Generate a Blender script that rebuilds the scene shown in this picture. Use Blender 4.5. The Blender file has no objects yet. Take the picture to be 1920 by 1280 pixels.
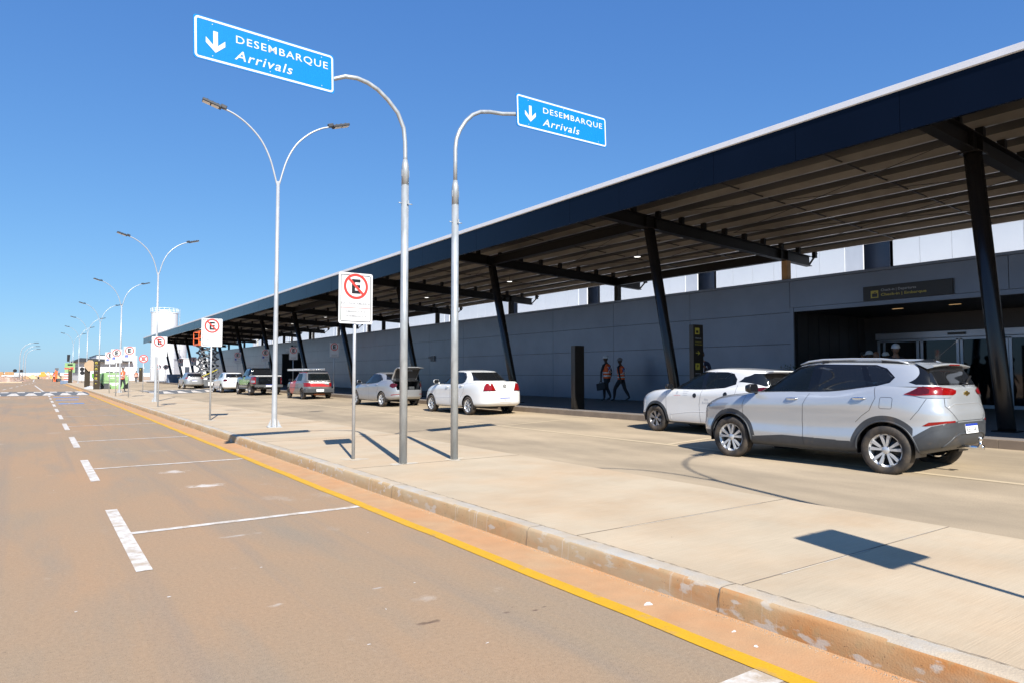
import bpy, bmesh, math, random
import numpy as np
from mathutils import Vector, Matrix
from mathutils.bvhtree import BVHTree
R = math.radians
random.seed(4)
S = bpy.context.scene
COL = S.collection
# ------------------------------------------------------------------ camera
cam = bpy.data.cameras.new('camera'); cam.lens = 24.0; cam.sensor_width = 36.0
cam.clip_start = 0.05; cam.clip_end = 6000
co = bpy.data.objects.new('camera', cam); COL.objects.link(co)
co.location = (0, 0, 1.45); co.rotation_euler = (R(90 + 2.684), 0, R(-34.81)); S.camera = co
# ------------------------------------------------------------------ world, sun, exposure
SUN_EL, SUN_AZ = 40.0, 16.0            # shadows run towards +Y, 16 degrees to the right
W = bpy.data.worlds.new('World'); S.world = W; W.use_nodes = True
nt = W.node_tree; bg = nt.nodes['Background']; bg.inputs['Strength'].default_value = 0.077
sky = nt.nodes.new('ShaderNodeTexSky'); sky.sky_type = 'NISHITA'; sky.sun_disc = False
sky.sun_elevation = R(SUN_EL); sky.sun_rotation = R(180 + SUN_AZ)
sky.altitude = 600; sky.air_density = 1.0; sky.dust_density = 0.6; sky.ozone_density = 2.2
# clear dry-season sky: soften the physical horizon glow and deepen the blue
sp = nt.nodes.new('ShaderNodeSeparateColor'); cb = nt.nodes.new('ShaderNodeCombineColor'); nt.links.new(sky.outputs[0], sp.inputs[0])
for i_, (p_, k_) in enumerate(((.79, .677), (.67, 1.32), (.45, 2.94))):
    a_ = nt.nodes.new('ShaderNodeMath'); a_.operation = 'POWER'; a_.inputs[1].default_value = p_
    b_ = nt.nodes.new('ShaderNodeMath'); b_.operation = 'MULTIPLY'; b_.inputs[1].default_value = k_
    nt.links.new(sp.outputs[i_], a_.inputs[0]); nt.links.new(a_.outputs[0], b_.inputs[0]); nt.links.new(b_.outputs[0], cb.inputs[i_])
nt.links.new(cb.outputs[0], bg.inputs[0])
sl = bpy.data.lights.new('sun', 'SUN'); sl.energy = 5.0; sl.angle = R(0.5); sl.color = (1.0, 0.945, 0.86)
so = bpy.data.objects.new('sun', sl); COL.objects.link(so)
so.rotation_euler = (R(90 - SUN_EL), 0, R(-SUN_AZ))
S.view_settings.view_transform = 'Standard'; S.view_settings.look = 'None'
S.view_settings.exposure = 0.73; S.view_settings.gamma = 1; S.view_settings.use_curve_mapping = False

# ------------------------------------------------------------------ materials
def new_mat(name):
    m = bpy.data.materials.new(name); m.use_nodes = True
    n = m.node_tree.nodes; l = m.node_tree.links
    return m, n, l, n['Principled BSDF']

def mat(name, col, rough=0.6, metal=0.0, var=0.12, scale=3.0, col2=None, s2=0.7, th=0.5, soft=0.12,
        bump=0.0, bscale=60.0, coat=0.0, spec=0.5, stretch=None, grain=0.0, gscale=150.0):
    """base colour with a large patchy mix towards col2, a finer value variation, grain and bump"""
    m, n, l, p = new_mat(name)
    p.inputs['Roughness'].default_value = rough; p.inputs['Metallic'].default_value = metal
    p.inputs['Coat Weight'].default_value = coat; p.inputs['Coat Roughness'].default_value = 0.04
    p.inputs['Specular IOR Level'].default_value = spec
    tc = n.new('ShaderNodeTexCoord'); src = tc.outputs['Object']
    if stretch:
        mp = n.new('ShaderNodeMapping'); mp.inputs['Scale'].default_value = stretch
        l.new(src, mp.inputs[0]); src = mp.outputs[0]
    cur = None
    def rgb(c):
        r = n.new('ShaderNodeRGB'); r.outputs[0].default_value = (*c, 1); return r.outputs[0]
    cur = rgb(col)
    if col2:
        nz = n.new('ShaderNodeTexNoise'); nz.inputs['Scale'].default_value = s2; nz.inputs['Detail'].default_value = 6
        nz.inputs['Roughness'].default_value = 0.62
        l.new(src, nz.inputs['Vector'])
        mr = n.new('ShaderNodeMapRange'); mr.inputs[1].default_value = th - soft; mr.inputs[2].default_value = th + soft
        l.new(nz.outputs[0], mr.inputs[0])
        mx = n.new('ShaderNodeMix'); mx.data_type = 'RGBA'
        l.new(mr.outputs[0], mx.inputs[0]); l.new(cur, mx.inputs[6]); l.new(rgb(col2), mx.inputs[7]); cur = mx.outputs[2]
    for amp, sc, det in ((var, scale, 5), (grain, gscale, 2)):
        if amp <= 0: continue
        nz = n.new('ShaderNodeTexNoise'); nz.inputs['Scale'].default_value = sc; nz.inputs['Detail'].default_value = det
        l.new(src, nz.inputs['Vector'])
        mr = n.new('ShaderNodeMapRange'); mr.inputs[1].default_value = 0.25; mr.inputs[2].default_value = 0.75
        mr.inputs[3].default_value = 1 - amp; mr.inputs[4].default_value = 1 + amp
        l.new(nz.outputs[0], mr.inputs[0])
        mx = n.new('ShaderNodeVectorMath'); mx.operation = 'SCALE'
        l.new(cur, mx.inputs[0]); l.new(mr.outputs[0], mx.inputs['Scale']); cur = mx.outputs[0]
    l.new(cur, p.inputs['Base Color'])
    if bump > 0:
        nz = n.new('ShaderNodeTexNoise'); nz.inputs['Scale'].default_value = bscale; nz.inputs['Detail'].default_value = 4
        l.new(src, nz.inputs['Vector'])
        b = n.new('ShaderNodeBump'); b.inputs['Strength'].default_value = bump; b.inputs['Distance'].default_value = 0.01
        l.new(nz.outputs[0], b.inputs['Height']); l.new(b.outputs[0], p.inputs['Normal'])
    return m

def glass_mat(name, tint, trans):
    m, n, l, p = new_mat(name)
    p.inputs['Base Color'].default_value = (*tint, 1); p.inputs['Roughness'].default_value = 0.03
    p.inputs['Specular IOR Level'].default_value = 0.6
    t = n.new('ShaderNodeBsdfTransparent'); t.inputs[0].default_value = (0.62, 0.68, 0.68, 1)
    mx = n.new('ShaderNodeMixShader'); lw = n.new('ShaderNodeLayerWeight'); lw.inputs[0].default_value = 0.25
    mr = n.new('ShaderNodeMapRange'); mr.inputs[3].default_value = trans; mr.inputs[4].default_value = 0.0
    l.new(lw.outputs[0], mr.inputs[0]); l.new(mr.outputs[0], mx.inputs[0])
    l.new(p.outputs[0], mx.inputs[1]); l.new(t.outputs[0], mx.inputs[2])
    l.new(mx.outputs[0], n['Material Output'].inputs[0])
    return m

def ramp_paint(name, col, dust, amount=0.35):
    """road paint with worn, dusty flecks"""
    return mat(name, col, 0.6, var=0.06, scale=4, col2=dust, s2=7.0, th=1 - amount, soft=0.09, grain=0.08, gscale=90, bump=0.15, bscale=90)

M = {}
M['galv'] = mat('galvanised_steel', (.36, .39, .41), .42, .35, var=.22, scale=14, bump=.05, stretch=(1, 1, .35))
M['galv2'] = mat('galvanised_tube', (.42, .44, .46), .4, .35, var=.12, scale=10)
M['lamp'] = mat('lamp_post_paint', (.42, .44, .46), .38, .3, var=.1, scale=5)
M['dark'] = mat('dark_housing', (.035, .038, .045), .45, .2, var=.2)
M['black'] = mat('black_plastic', (.012, .012, .014), .32, var=.15)
M['gloss'] = mat('gloss_black_trim', (.006, .006, .007), .12, var=.1)
M['clad'] = mat('dark_grey_plastic', (.045, .05, .057), .48, var=.12, scale=9, col2=(.11, .085, .065), s2=2.5, th=.68, soft=.1)
M['white'] = mat('white_paint', (.80, .80, .79), .4, var=.03)
M['rubber'] = mat('tyre_rubber', (.030, .027, .025), .8, var=.25, scale=7, col2=(.095, .072, .05), s2=8, th=.58, soft=.16, bump=.2)
M['alloy'] = mat('alloy_rim', (.62, .63, .64), .32, .55, var=.05, coat=.3)
M['alloyd'] = mat('dark_alloy_rim', (.26, .25, .25), .35, .7, var=.1)
M['chrome'] = mat('chrome', (.75, .76, .78), .09, 1.0, var=.02)
M['gold'] = mat('gold_emblem', (.55, .36, .10), .25, .9, var=.02)
M['signwhite'] = mat('sign_white_film', (.62, .64, .66), .35, var=.02)
M['signblue'] = mat('sign_blue_film', (.004, .19, .56), .35, var=.07, scale=40, stretch=(3, 1, .6))
M['signred'] = mat('sign_red_film', (.62, .045, .035), .4, var=.03)
M['signblack'] = mat('sign_black_film', (.012, .012, .014), .4, var=.02)
M['signgrey'] = mat('grey_lettering', (.16, .16, .17), .5, var=.02)
M['yellowfilm'] = mat('yellow_film', (.42, .36, .05), .4, var=.03)
M['fadedlet'] = mat('silver_lettering', (.42, .44, .48), .4, var=.03)
M['totem'] = mat('brown_totem_paint', (.052, .040, .028), .32, .25, var=.08)
M['totemd'] = mat('black_totem_paint', (.020, .017, .014), .32, .2, var=.08)
M['col'] = mat('column_paint', (.012, .010, .009), .27, .1, var=.1, coat=.1)
M['beam'] = mat('beam_paint', (.0065, .0062, .006), .5, .0, var=.15, spec=.25)
M['roofund'] = mat('roof_underside', (.042, .039, .036), .5, .2, var=.12, scale=1.2, stretch=(1, .2, 1))
M['purlin'] = mat('galvanised_purlin', (.36, .33, .29), .3, .5, var=.12, scale=2)
M['fascia'] = mat('navy_fascia', (.0025, .0045, .012), .22, .0, var=.18, scale=.6, coat=0, spec=.16)
M['capw'] = mat('white_coping', (.74, .75, .77), .35, var=.04)
M['acm'] = mat('grey_cladding_panel', (.18, .215, .275), .30, .25, var=.05, scale=1.5, col2=(.155, .183, .235), s2=.35, coat=.0)
M['joint'] = mat('dark_joint', (.02, .024, .03), .7)
M['upper'] = mat('white_wall_panel', (.70, .715, .72), .5, var=.03, scale=.8)
M['upgrey'] = mat('pale_grey_panel', (.55, .57, .60), .5, var=.03)
M['recess'] = mat('dark_blue_recess', (.045, .055, .075), .35, var=.05)
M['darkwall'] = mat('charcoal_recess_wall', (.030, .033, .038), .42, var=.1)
M['alu'] = mat('aluminium_frame', (.36, .40, .46), .3, .6, var=.04)
M['shopglass'] = glass_mat('door_glass', (.006, .008, .010), .25)
M['tint'] = glass_mat('tinted_car_glass', (.010, .011, .013), .06)
M['clear'] = glass_mat('clear_car_glass', (.012, .016, .018), .50)
M['redlens'] = mat('red_lens', (.20, .004, .004), .12, var=.3, scale=30, coat=.3)
M['drklens'] = mat('dark_red_lens', (.06, .003, .004), .12, var=.3, scale=30, coat=.3)
M['clrlens'] = mat('clear_lens', (.34, .35, .37), .15, .3, var=.1, coat=1)
M['silver'] = mat('silver_car_paint', (.50, .525, .55), .26, .45, var=.02, coat=1.0)
M['silverd'] = mat('dusty_silver_paint', (.36, .37, .385), .32, .55, var=.05, coat=.7)
M['whitep'] = mat('white_car_paint', (.64, .645, .64), .28, 0, var=.02, coat=1.0, col2=(.56, .51, .43), s2=1.6, th=.72, soft=.08)
M['blackp'] = mat('black_car_paint', (.006, .007, .009), .14, .2, var=.05, coat=1.0)
M['greyp'] = mat('grey_car_paint', (.17, .175, .18), .35, .5, var=.2, scale=6, coat=.5, col2=(.25, .20, .16), s2=4, th=.6)
M['redp'] = mat('red_vinyl', (.40, .030, .035), .3, var=.06, coat=.5)
M['plate'] = mat('plate_white', (.82, .83, .83), .35, var=.02)
M['plateb'] = mat('plate_blue', (.02, .05, .36), .35, var=.02)
M['seat'] = mat('seat_fabric', (.028, .028, .030), .9, var=.2)
M['lime'] = mat('lime_fabric', (.35, .62, .06), .8, var=.1)
M['skin'] = mat('skin', (.24, .125, .08), .55, var=.1)
M['skind'] = mat('dark_skin', (.055, .030, .020), .55, var=.1)
M['hair'] = mat('dark_hair', (.012, .010, .009), .7, var=.2)
M['cloth'] = mat('dark_workwear', (.022, .024, .030), .9, var=.2, bump=.1)
M['navy'] = mat('navy_cloth', (.018, .022, .045), .9, var=.2)
M['shirt'] = mat('pale_shirt', (.50, .53, .60), .9, var=.1)
M['vest'] = mat('orange_vest', (.85, .13, .03), .75, var=.1)
M['strip'] = mat('reflective_strip', (.72, .73, .70), .4, var=.05)
M['orange'] = mat('lift_orange', (.80, .14, .03), .45, var=.1)
M['liftgrey'] = mat('lift_grey', (.12, .13, .145), .5, .2, var=.25, scale=5)
M['skip'] = mat('pale_green_skip_paint', (.20, .36, .15), .55, var=.12, scale=2, col2=(.32, .42, .24), s2=1.2, th=.6)
M['skipb'] = mat('bright_green_paint', (.12, .42, .03), .5, var=.1)
M['card'] = mat('beige_board', (.40, .29, .19), .8, var=.08)
M['lid'] = mat('dark_lid', (.05, .055, .06), .6)
M['bwall'] = mat('white_render', (.62, .625, .63), .7, var=.04, scale=.5)
M['tank'] = mat('white_tank_paint', (.62, .64, .66), .42, var=.03, scale=.4)
M['rust'] = mat('red_soil_rubble', (.36, .20, .12), .95, var=.35, scale=2.0, col2=(.55, .46, .38), s2=1.4, th=.55, bump=.4, bscale=8)
M['sand'] = mat('yellow_sand', (.55, .40, .22), .95, var=.2)
M['machine'] = mat('machine_yellow', (.55, .30, .05), .5, var=.2)
M['cardbrown'] = mat('brown_crate', (.38, .23, .11), .8, var=.2)
M['bluebin'] = mat('blue_grey_bin', (.13, .18, .27), .6, var=.2)
M['redwhite'] = mat('red_panel', (.62, .08, .06), .5, var=.1)
M['mound'] = mat('foam_white', (.52, .52, .52), .9, var=.2, scale=4, bump=.5, bscale=10)
M['leaf'] = mat('leaf_green', (.045, .075, .025), .7, var=.4, scale=4)
M['ladder'] = mat('aluminium_ladder', (.60, .60, .60), .3, .7, var=.1)
M['bulb'] = mat('white_lamp_disc', (.75, .75, .74), .5)
M['lit'] = mat('lit_lamp_disc', (.8, .8, .78), .5); M['lit'].node_tree.nodes['Principled BSDF'].inputs['Emission Color'].default_value = (1, .97, .9, 1); M['lit'].node_tree.nodes['Principled BSDF'].inputs['Emission Strength'].default_value = 1.6
M['amber'] = mat('warm_downlight', (.7, .5, .3), .5); M['amber'].node_tree.nodes['Principled BSDF'].inputs['Emission Color'].default_value = (1, .62, .28, 1); M['amber'].node_tree.nodes['Principled BSDF'].inputs['Emission Strength'].default_value = .35
M['copper'] = mat('orange_underside', (.40, .14, .05), .6, var=.3)

# ------------------------------------------------------------------ ground materials
def asphalt():
    m, n, l, p = new_mat('dusty_asphalt')
    p.inputs['Roughness'].default_value = .85; p.inputs['Specular IOR Level'].default_value = .25
    tc = n.new('ShaderNodeTexCoord')
    def noise(sc, det=6, st=None, rg=.6):
        v = tc.outputs['Object']
        if st:
            mp = n.new('ShaderNodeMapping'); mp.inputs['Scale'].default_value = st; l.new(v, mp.inputs[0]); v = mp.outputs[0]
        z = n.new('ShaderNodeTexNoise'); z.inputs['Scale'].default_value = sc; z.inputs['Detail'].default_value = det
        z.inputs['Roughness'].default_value = rg; l.new(v, z.inputs['Vector']); return z.outputs[0]
    def mr(x, a, b, c=0., d=1.):
        k = n.new('ShaderNodeMapRange'); k.inputs[1].default_value = a; k.inputs[2].default_value = b
        k.inputs[3].default_value = c; k.inputs[4].default_value = d; l.new(x, k.inputs[0]); return k.outputs[0]
    def mix(f, a, b):
        k = n.new('ShaderNodeMix'); k.data_type = 'RGBA'; l.new(f, k.inputs[0])
        for i, c in ((6, a), (7, b)):
            if isinstance(c, tuple): k.inputs[i].default_value = (*c, 1)
            else: l.new(c, k.inputs[i])
        return k.outputs[2]
    c = mix(mr(noise(.28, 7, (1, .45, 1)), .36, .62), (.295, .225, .150), (.37, .235, .135))
    c = mix(mr(noise(.9, 6, (1.3, .25, 1)), .5, .72), c, (.262, .214, .158))
    c = mix(mr(noise(2.2, 8, (1, .6, 1), .7), .64, .72, 0, .6), c, (.44, .35, .26))
    # long tyre-track bands, patches, pale scuffs
    c = mix(mr(noise(1.0, 3, (2.4, .05, 1)), .52, .68, 0, .55), c, (.235, .195, .155))
    c = mix(mr(noise(.55, 8, (1, .7, 1), .7), .60, .66, 0, .5), c, (.38, .31, .24))
    c = mix(mr(noise(1.3, 8, (.7, 1.6, 1), .75), .69, .75, 0, .55), c, (.52, .47, .41))
    c = mix(mr(noise(7.0, 4), .70, .76, 0, .5), c, (.13, .095, .07))
    vo = n.new('ShaderNodeTexVoronoi'); vo.inputs['Scale'].default_value = 120; l.new(tc.outputs['Object'], vo.inputs['Vector'])
    c = mix(mr(vo.outputs['Distance'], .0, .30, .6, 0), c, (.46, .38, .30))
    vo = n.new('ShaderNodeTexVoronoi'); vo.inputs['Scale'].default_value = 75; l.new(tc.outputs['Object'], vo.inputs['Vector'])
    c = mix(mr(vo.outputs['Distance'], .0, .24, .75, 0), c, (.10, .075, .06))
    # spilt plaster smudges and oil drops, each at its own place
    warp = noise(9, 6)
    for (x, y, rx, ry, col_, am) in [(1.83, 9.6, .30, .16, (.62, .58, .53), .85), (1.70, 11.25, .22, .2, (.60, .55, .50), .7), (1.5, 6.5, .22, .05, (.45, .40, .35), .7), (1.92, 3.61, .085, .035, (.10, .065, .05), .9), (2.38, 3.49, .05, .025, (.11, .07, .055), .85),
                                      (2.56, 3.42, .04, .022, (.11, .07, .055), .85), (2.63, 3.44, .03, .015, (.12, .08, .06), .8), (2.47, 3.55, .015, .01, (.12, .08, .06), .8), (1.94, 4.38, .05, .02, (.42, .38, .35), .8), (1.28, 4.43, .06, .04, (.55, .50, .45), .6), (2.1, 4.0, .12, .07, (.48, .42, .36), .4)]:
        sb = n.new('ShaderNodeVectorMath'); sb.operation = 'SUBTRACT'; l.new(tc.outputs['Object'], sb.inputs[0]); sb.inputs[1].default_value = (x, y, 0)
        ml = n.new('ShaderNodeVectorMath'); ml.operation = 'MULTIPLY'; l.new(sb.outputs[0], ml.inputs[0]); ml.inputs[1].default_value = (1 / rx, 1 / ry, 0)
        ln = n.new('ShaderNodeVectorMath'); ln.operation = 'LENGTH'; l.new(ml.outputs[0], ln.inputs[0])
        ad = n.new('ShaderNodeMath'); ad.operation = 'MULTIPLY_ADD'; l.new(warp, ad.inputs[0]); ad.inputs[1].default_value = 2.6; l.new(ln.outputs['Value'], ad.inputs[2])
        c = mix(mr(ad.outputs[0], 1.55, 2.15, am, 0), c, col_)
    g = mr(noise(190, 3), .3, .7, .76, 1.22); g2 = mr(noise(38, 5), .3, .7, .90, 1.10)
    for q in (g, g2):
        k = n.new('ShaderNodeVectorMath'); k.operation = 'SCALE'; l.new(c, k.inputs[0]); l.new(q, k.inputs['Scale']); c = k.outputs[0]
    l.new(c, p.inputs['Base Color'])
    b = n.new('ShaderNodeBump'); b.inputs['Strength'].default_value = .35; b.inputs['Distance'].default_value = .006
    l.new(noise(170, 3), b.inputs['Height']); l.new(b.outputs[0], p.inputs['Normal'])
    return m
M['asphalt'] = asphalt()
M['road2'] = mat('dusty_concrete_road', (.44, .35, .24), .85, var=.09, scale=1.6, col2=(.305, .248, .175), s2=.42, th=.50, soft=.12,
                 grain=.14, gscale=140, bump=.25, bscale=120, spec=.2, stretch=(1, .45, 1))
M['lane2'] = mat('pale_lane_wear', (.51, .41, .27), .85, var=.08, scale=2, grain=.08)
M['brush'] = mat('brushed_concrete', (.485, .40, .285), .85, var=.09, scale=1.4, col2=(.475, .35, .225), s2=.8, th=.56, soft=.16,
                 grain=.07, gscale=120, spec=.2)
def add_broom(m):
    n = m.node_tree.nodes; l = m.node_tree.links; p = n['Principled BSDF']
    tc = n.new('ShaderNodeTexCoord'); mp = n.new('ShaderNodeMapping'); mp.inputs['Scale'].default_value = (3.5, 150, 1)
    mp.inputs['Rotation'].default_value = (0, 0, R(4))
    l.new(tc.outputs['Object'], mp.inputs[0])
    z = n.new('ShaderNodeTexNoise'); z.inputs['Scale'].default_value = 1.0; z.inputs['Detail'].default_value = 4
    l.new(mp.outputs[0], z.inputs['Vector'])
    src = p.inputs['Base Color'].links[0].from_socket
    mr = n.new('ShaderNodeMapRange'); mr.inputs[1].default_value = .3; mr.inputs[2].default_value = .7
    mr.inputs[3].default_value = .93; mr.inputs[4].default_value = 1.06; l.new(z.outputs[0], mr.inputs[0])
    k = n.new('ShaderNodeVectorMath'); k.operation = 'SCALE'; l.new(src, k.inputs[0]); l.new(mr.outputs[0], k.inputs['Scale'])
    l.new(k.outputs[0], p.inputs['Base Color'])
    b = n.new('ShaderNodeBump'); b.inputs['Strength'].default_value = .3; b.inputs['Distance'].default_value = .004
    l.new(z.outputs[0], b.inputs['Height']); l.new(b.outputs[0], p.inputs['Normal'])
add_broom(M['brush'])
M['gutter'] = mat('red_stained_gutter', (.47, .26, .13), .85, var=.08, scale=5, col2=(.44, .29, .165), s2=1.3, th=.52, soft=.15,
                  grain=.08, gscale=160, bump=.25, bscale=100, spec=.2)
M['kerbtop'] = mat('kerb_concrete', (.46, .38, .28), .85, var=.1, scale=5, col2=(.42, .40, .36), s2=3, th=.52, grain=.08, gscale=160, bump=.3, bscale=80, spec=.2)
def kerbface():
    m, n, l, p = new_mat('stained_kerb_face')
    p.inputs['Roughness'].default_value = .9; p.inputs['Specular IOR Level'].default_value = .2
    tc = n.new('ShaderNodeTexCoord'); O = tc.outputs['Object']
    def noise(sc, det, st=None):
        v = O
        if st:
            mp = n.new('ShaderNodeMapping'); mp.inputs['Scale'].default_value = st; l.new(v, mp.inputs[0]); v = mp.outputs[0]
        z = n.new('ShaderNodeTexNoise'); z.inputs['Scale'].default_value = sc; z.inputs['Detail'].default_value = det
        l.new(v, z.inputs['Vector']); return z.outputs[0]
    def mr(x, a, b, c=0., d=1.):
        k = n.new('ShaderNodeMapRange'); k.inputs[1].default_value = a; k.inputs[2].default_value = b
        k.inputs[3].default_value = c; k.inputs[4].default_value = d; l.new(x, k.inputs[0]); return k.outputs[0]
    def mix(f, a, b):
        k = n.new('ShaderNodeMix'); k.data_type = 'RGBA'; l.new(f, k.inputs[0])
        for i, c in ((6, a), (7, b)):
            if isinstance(c, tuple): k.inputs[i].default_value = (*c, 1)
            else: l.new(c, k.inputs[i])
        return k.outputs[2]
    sx = n.new('ShaderNodeSeparateXYZ'); l.new(O, sx.inputs[0])
    near = mr(sx.outputs[1], 1.5, 6.5, 1., 0.25)                     # the soil stain is heaviest at this end of the kerb
    ad = n.new('ShaderNodeMath'); ad.operation = 'MULTIPLY'; l.new(near, ad.inputs[0]); l.new(mr(noise(2.6, 6), .35, .6, .35, 1.), ad.inputs[1])
    c = mix(ad.outputs[0], (.45, .34, .20), (.44, .20, .070))
    c = mix(mr(noise(14, 6), .52, .66, 0, .6), c, (.36, .26, .14))
    # cement drips: thin vertical streaks in patches
    st = mr(noise(1., 3, (1, 60, 1.5)), .60, .66); pt = mr(noise(1.1, 2, (1, 1.2, .1)), .56, .62)
    mu = n.new('ShaderNodeMath'); mu.operation = 'MULTIPLY'; l.new(st, mu.inputs[0]); l.new(pt, mu.inputs[1])
    c = mix(mu.outputs[0], c, (.58, .55, .50))
    c = mix(mr(noise(6, 8, (1, 1, 2.2)), .58, .63, 0, .75), c, (.50, .47, .42))
    c = mix(mr(noise(60, 3), .66, .72, 0, .8), c, (.16, .10, .06))
    c = mix(mr(noise(1.6, 6, (1, 1, 3)), .48, .62, 0, .55), c, (.46, .38, .26))
    l.new(c, p.inputs['Base Color'])
    b = n.new('ShaderNodeBump'); b.inputs['Strength'].default_value = .5; b.inputs['Distance'].default_value = .004
    l.new(noise(110, 6), b.inputs['Height']); l.new(b.outputs[0], p.inputs['Normal'])
    return m
M['kerbface'] = kerbface()
M['yellow'] = ramp_paint('yellow_road_paint', (.60, .335, .012), (.42, .26, .10), .36)
M['wpaint'] = ramp_paint('white_road_paint', (.64, .61, .56), (.46, .37, .27), .46)
M['bpaint'] = ramp_paint('blue_road_paint', (.10, .24, .52), (.38, .34, .33), .40)
M['tabledark'] = mat('fresh_asphalt', (.12, .125, .13), .85, var=.15, scale=3, grain=.1)
M['pave'] = mat('grey_pavement', (.20, .18, .165), .8, var=.1, scale=1.5, grain=.06, spec=.3)
M['earth'] = mat('red_earth', (.42, .26, .16), .95, var=.15, scale=.05, col2=(.50, .38, .27), s2=.02, th=.5, spec=.1)
M['groove'] = mat('joint_groove', (.18, .15, .12), .9)
M['grout'] = mat('pale_grout', (.50, .46, .39), .9, var=.1, scale=9, col2=(.53, .44, .31), s2=6, th=.5)
M['chalk'] = mat('spilt_plaster', (.70, .68, .65), .9, var=.12, scale=6)
M['gritm'] = mat('pale_grit', (.30, .24, .18), .9, var=.6, scale=60)
M['oil'] = mat('oil_stain', (.14, .085, .06), .5, var=.2, scale=9)

# ------------------------------------------------------------------ mesh helpers
class MB:
    def __init__(s): s.v = []; s.f = []; s.m = []; s.s = []
    def add(s, vs, fs, mi=0, sm=False):
        o = len(s.v); s.v.extend([tuple(v) for v in vs])
        for f in fs: s.f.append(tuple(i + o for i in f)); s.m.append(mi); s.s.append(sm)
        return s
    def box(s, x0, x1, y0, y1, z0, z1, mi=0):
        vs = [(x, y, z) for x in (x0, x1) for y in (y0, y1) for z in (z0, z1)]
        return s.add(vs, [(0, 1, 3, 2), (4, 6, 7, 5), (0, 4, 5, 1), (2, 3, 7, 6), (0, 2, 6, 4), (1, 5, 7, 3)], mi)
    def obox(s, c, size, mat3=None, mi=0):
        hx, hy, hz = [k / 2 for k in size]; c = Vector(c)
        vs = []
        for x in (-hx, hx):
            for y in (-hy, hy):
                for z in (-hz, hz):
                    q = Vector((x, y, z)); vs.append(c + (mat3 @ q if mat3 else q))
        return s.add(vs, [(0, 1, 3, 2), (4, 6, 7, 5), (0, 4, 5, 1), (2, 3, 7, 6), (0, 2, 6, 4), (1, 5, 7, 3)], mi)
    def bar(s, a, b, w, h, mi=0):
        a = Vector(a); b = Vector(b); d = (b - a); L = d.length
        q = d.to_track_quat('Y', 'Z').to_matrix()
        return s.obox((a + b) / 2, (w, L, h), q, mi)
    def quad(s, a, b, c, d, mi=0): return s.add([a, b, c, d], [(0, 1, 2, 3)], mi)
    def prism(s, poly, axis, a0, a1, mi=0):
        n = len(poly)
        def P(p, a):
            if axis == 'x': return (a, p[0], p[1])
            if axis == 'y': return (p[0], a, p[1])
            return (p[0], p[1], a)
        vs = [P(p, a0) for p in poly] + [P(p, a1) for p in poly]
        fs = [tuple(range(n)), tuple(range(2 * n - 1, n - 1, -1))] + [(i, (i + 1) % n, n + (i + 1) % n, n + i) for i in range(n)]
        return s.add(vs, fs, mi)
    def tube(s, pts, rad, n=10, mi=0, cap=True):
        pts = [Vector(p) for p in pts]
        if not hasattr(rad, '__len__'): rad = [rad] * len(pts)
        vs = []; up = None
        for i, p in enumerate(pts):
            t = (pts[min(i + 1, len(pts) - 1)] - pts[max(i - 1, 0)]).normalized()
            if up is None:
                up = Vector((0, 0, 1)) if abs(t.z) < .9 else Vector((1, 0, 0))
            u = (up - t * up.dot(t)).normalized(); w = t.cross(u); up = u
            for k in range(n):
                a = 2 * math.pi * k / n; vs.append(p + (u * math.cos(a) + w * math.sin(a)) * rad[i])
        fs = []
        for i in range(len(pts) - 1):
            for k in range(n):
                fs.append((i * n + k, i * n + (k + 1) % n, (i + 1) * n + (k + 1) % n, (i + 1) * n + k))
        s.add(vs, fs, mi, True)
        if cap:
            o = len(s.v) - len(vs)
            s.f.append(tuple(o + k for k in reversed(range(n)))); s.m.append(mi); s.s.append(False)
            s.f.append(tuple(o + (len(pts) - 1) * n + k for k in range(n))); s.m.append(mi); s.s.append(False)
        return s
    def lathe(s, prof, n=24, c=(0, 0, 0), axis='z', mi=0, sm=True):
        vs = []
        for r, h in prof:
            for k in range(n):
                a = 2 * math.pi * k / n; x, y = r * math.cos(a), r * math.sin(a)
                q = (x, y, h) if axis == 'z' else ((h, x, y) if axis == 'x' else (x, h, y))
                vs.append((q[0] + c[0], q[1] + c[1], q[2] + c[2]))
        fs = [(i * n + k, i * n + (k + 1) % n, (i + 1) * n + (k + 1) % n, (i + 1) * n + k) for i in range(len(prof) - 1) for k in range(n)]
        return s.add(vs, fs, mi, sm)
    def build(s, name, mats, parent=None, bevel=0, loc=None, rot=None):
        me = bpy.data.meshes.new(name); me.from_pydata(s.v, [], s.f)
        if not isinstance(mats, (list, tuple)): mats = [mats]
        for q in mats: me.materials.append(M[q] if isinstance(q, str) else q)
        me.polygons.foreach_set('material_index', s.m); me.polygons.foreach_set('use_smooth', s.s)
        bm = bmesh.new(); bm.from_mesh(me); bmesh.ops.recalc_face_normals(bm, faces=bm.faces); bm.to_mesh(me); bm.free()
        me.update()
        o = bpy.data.objects.new(name, me); COL.objects.link(o)
        if parent: o.parent = parent
        if loc: o.location = loc
        if rot: o.rotation_euler = rot
        if bevel:
            b = o.modifiers.new('bevel', 'BEVEL'); b.width = bevel; b.segments = 2; b.limit_method = 'ANGLE'; b.angle_limit = R(40)
        return o

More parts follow.
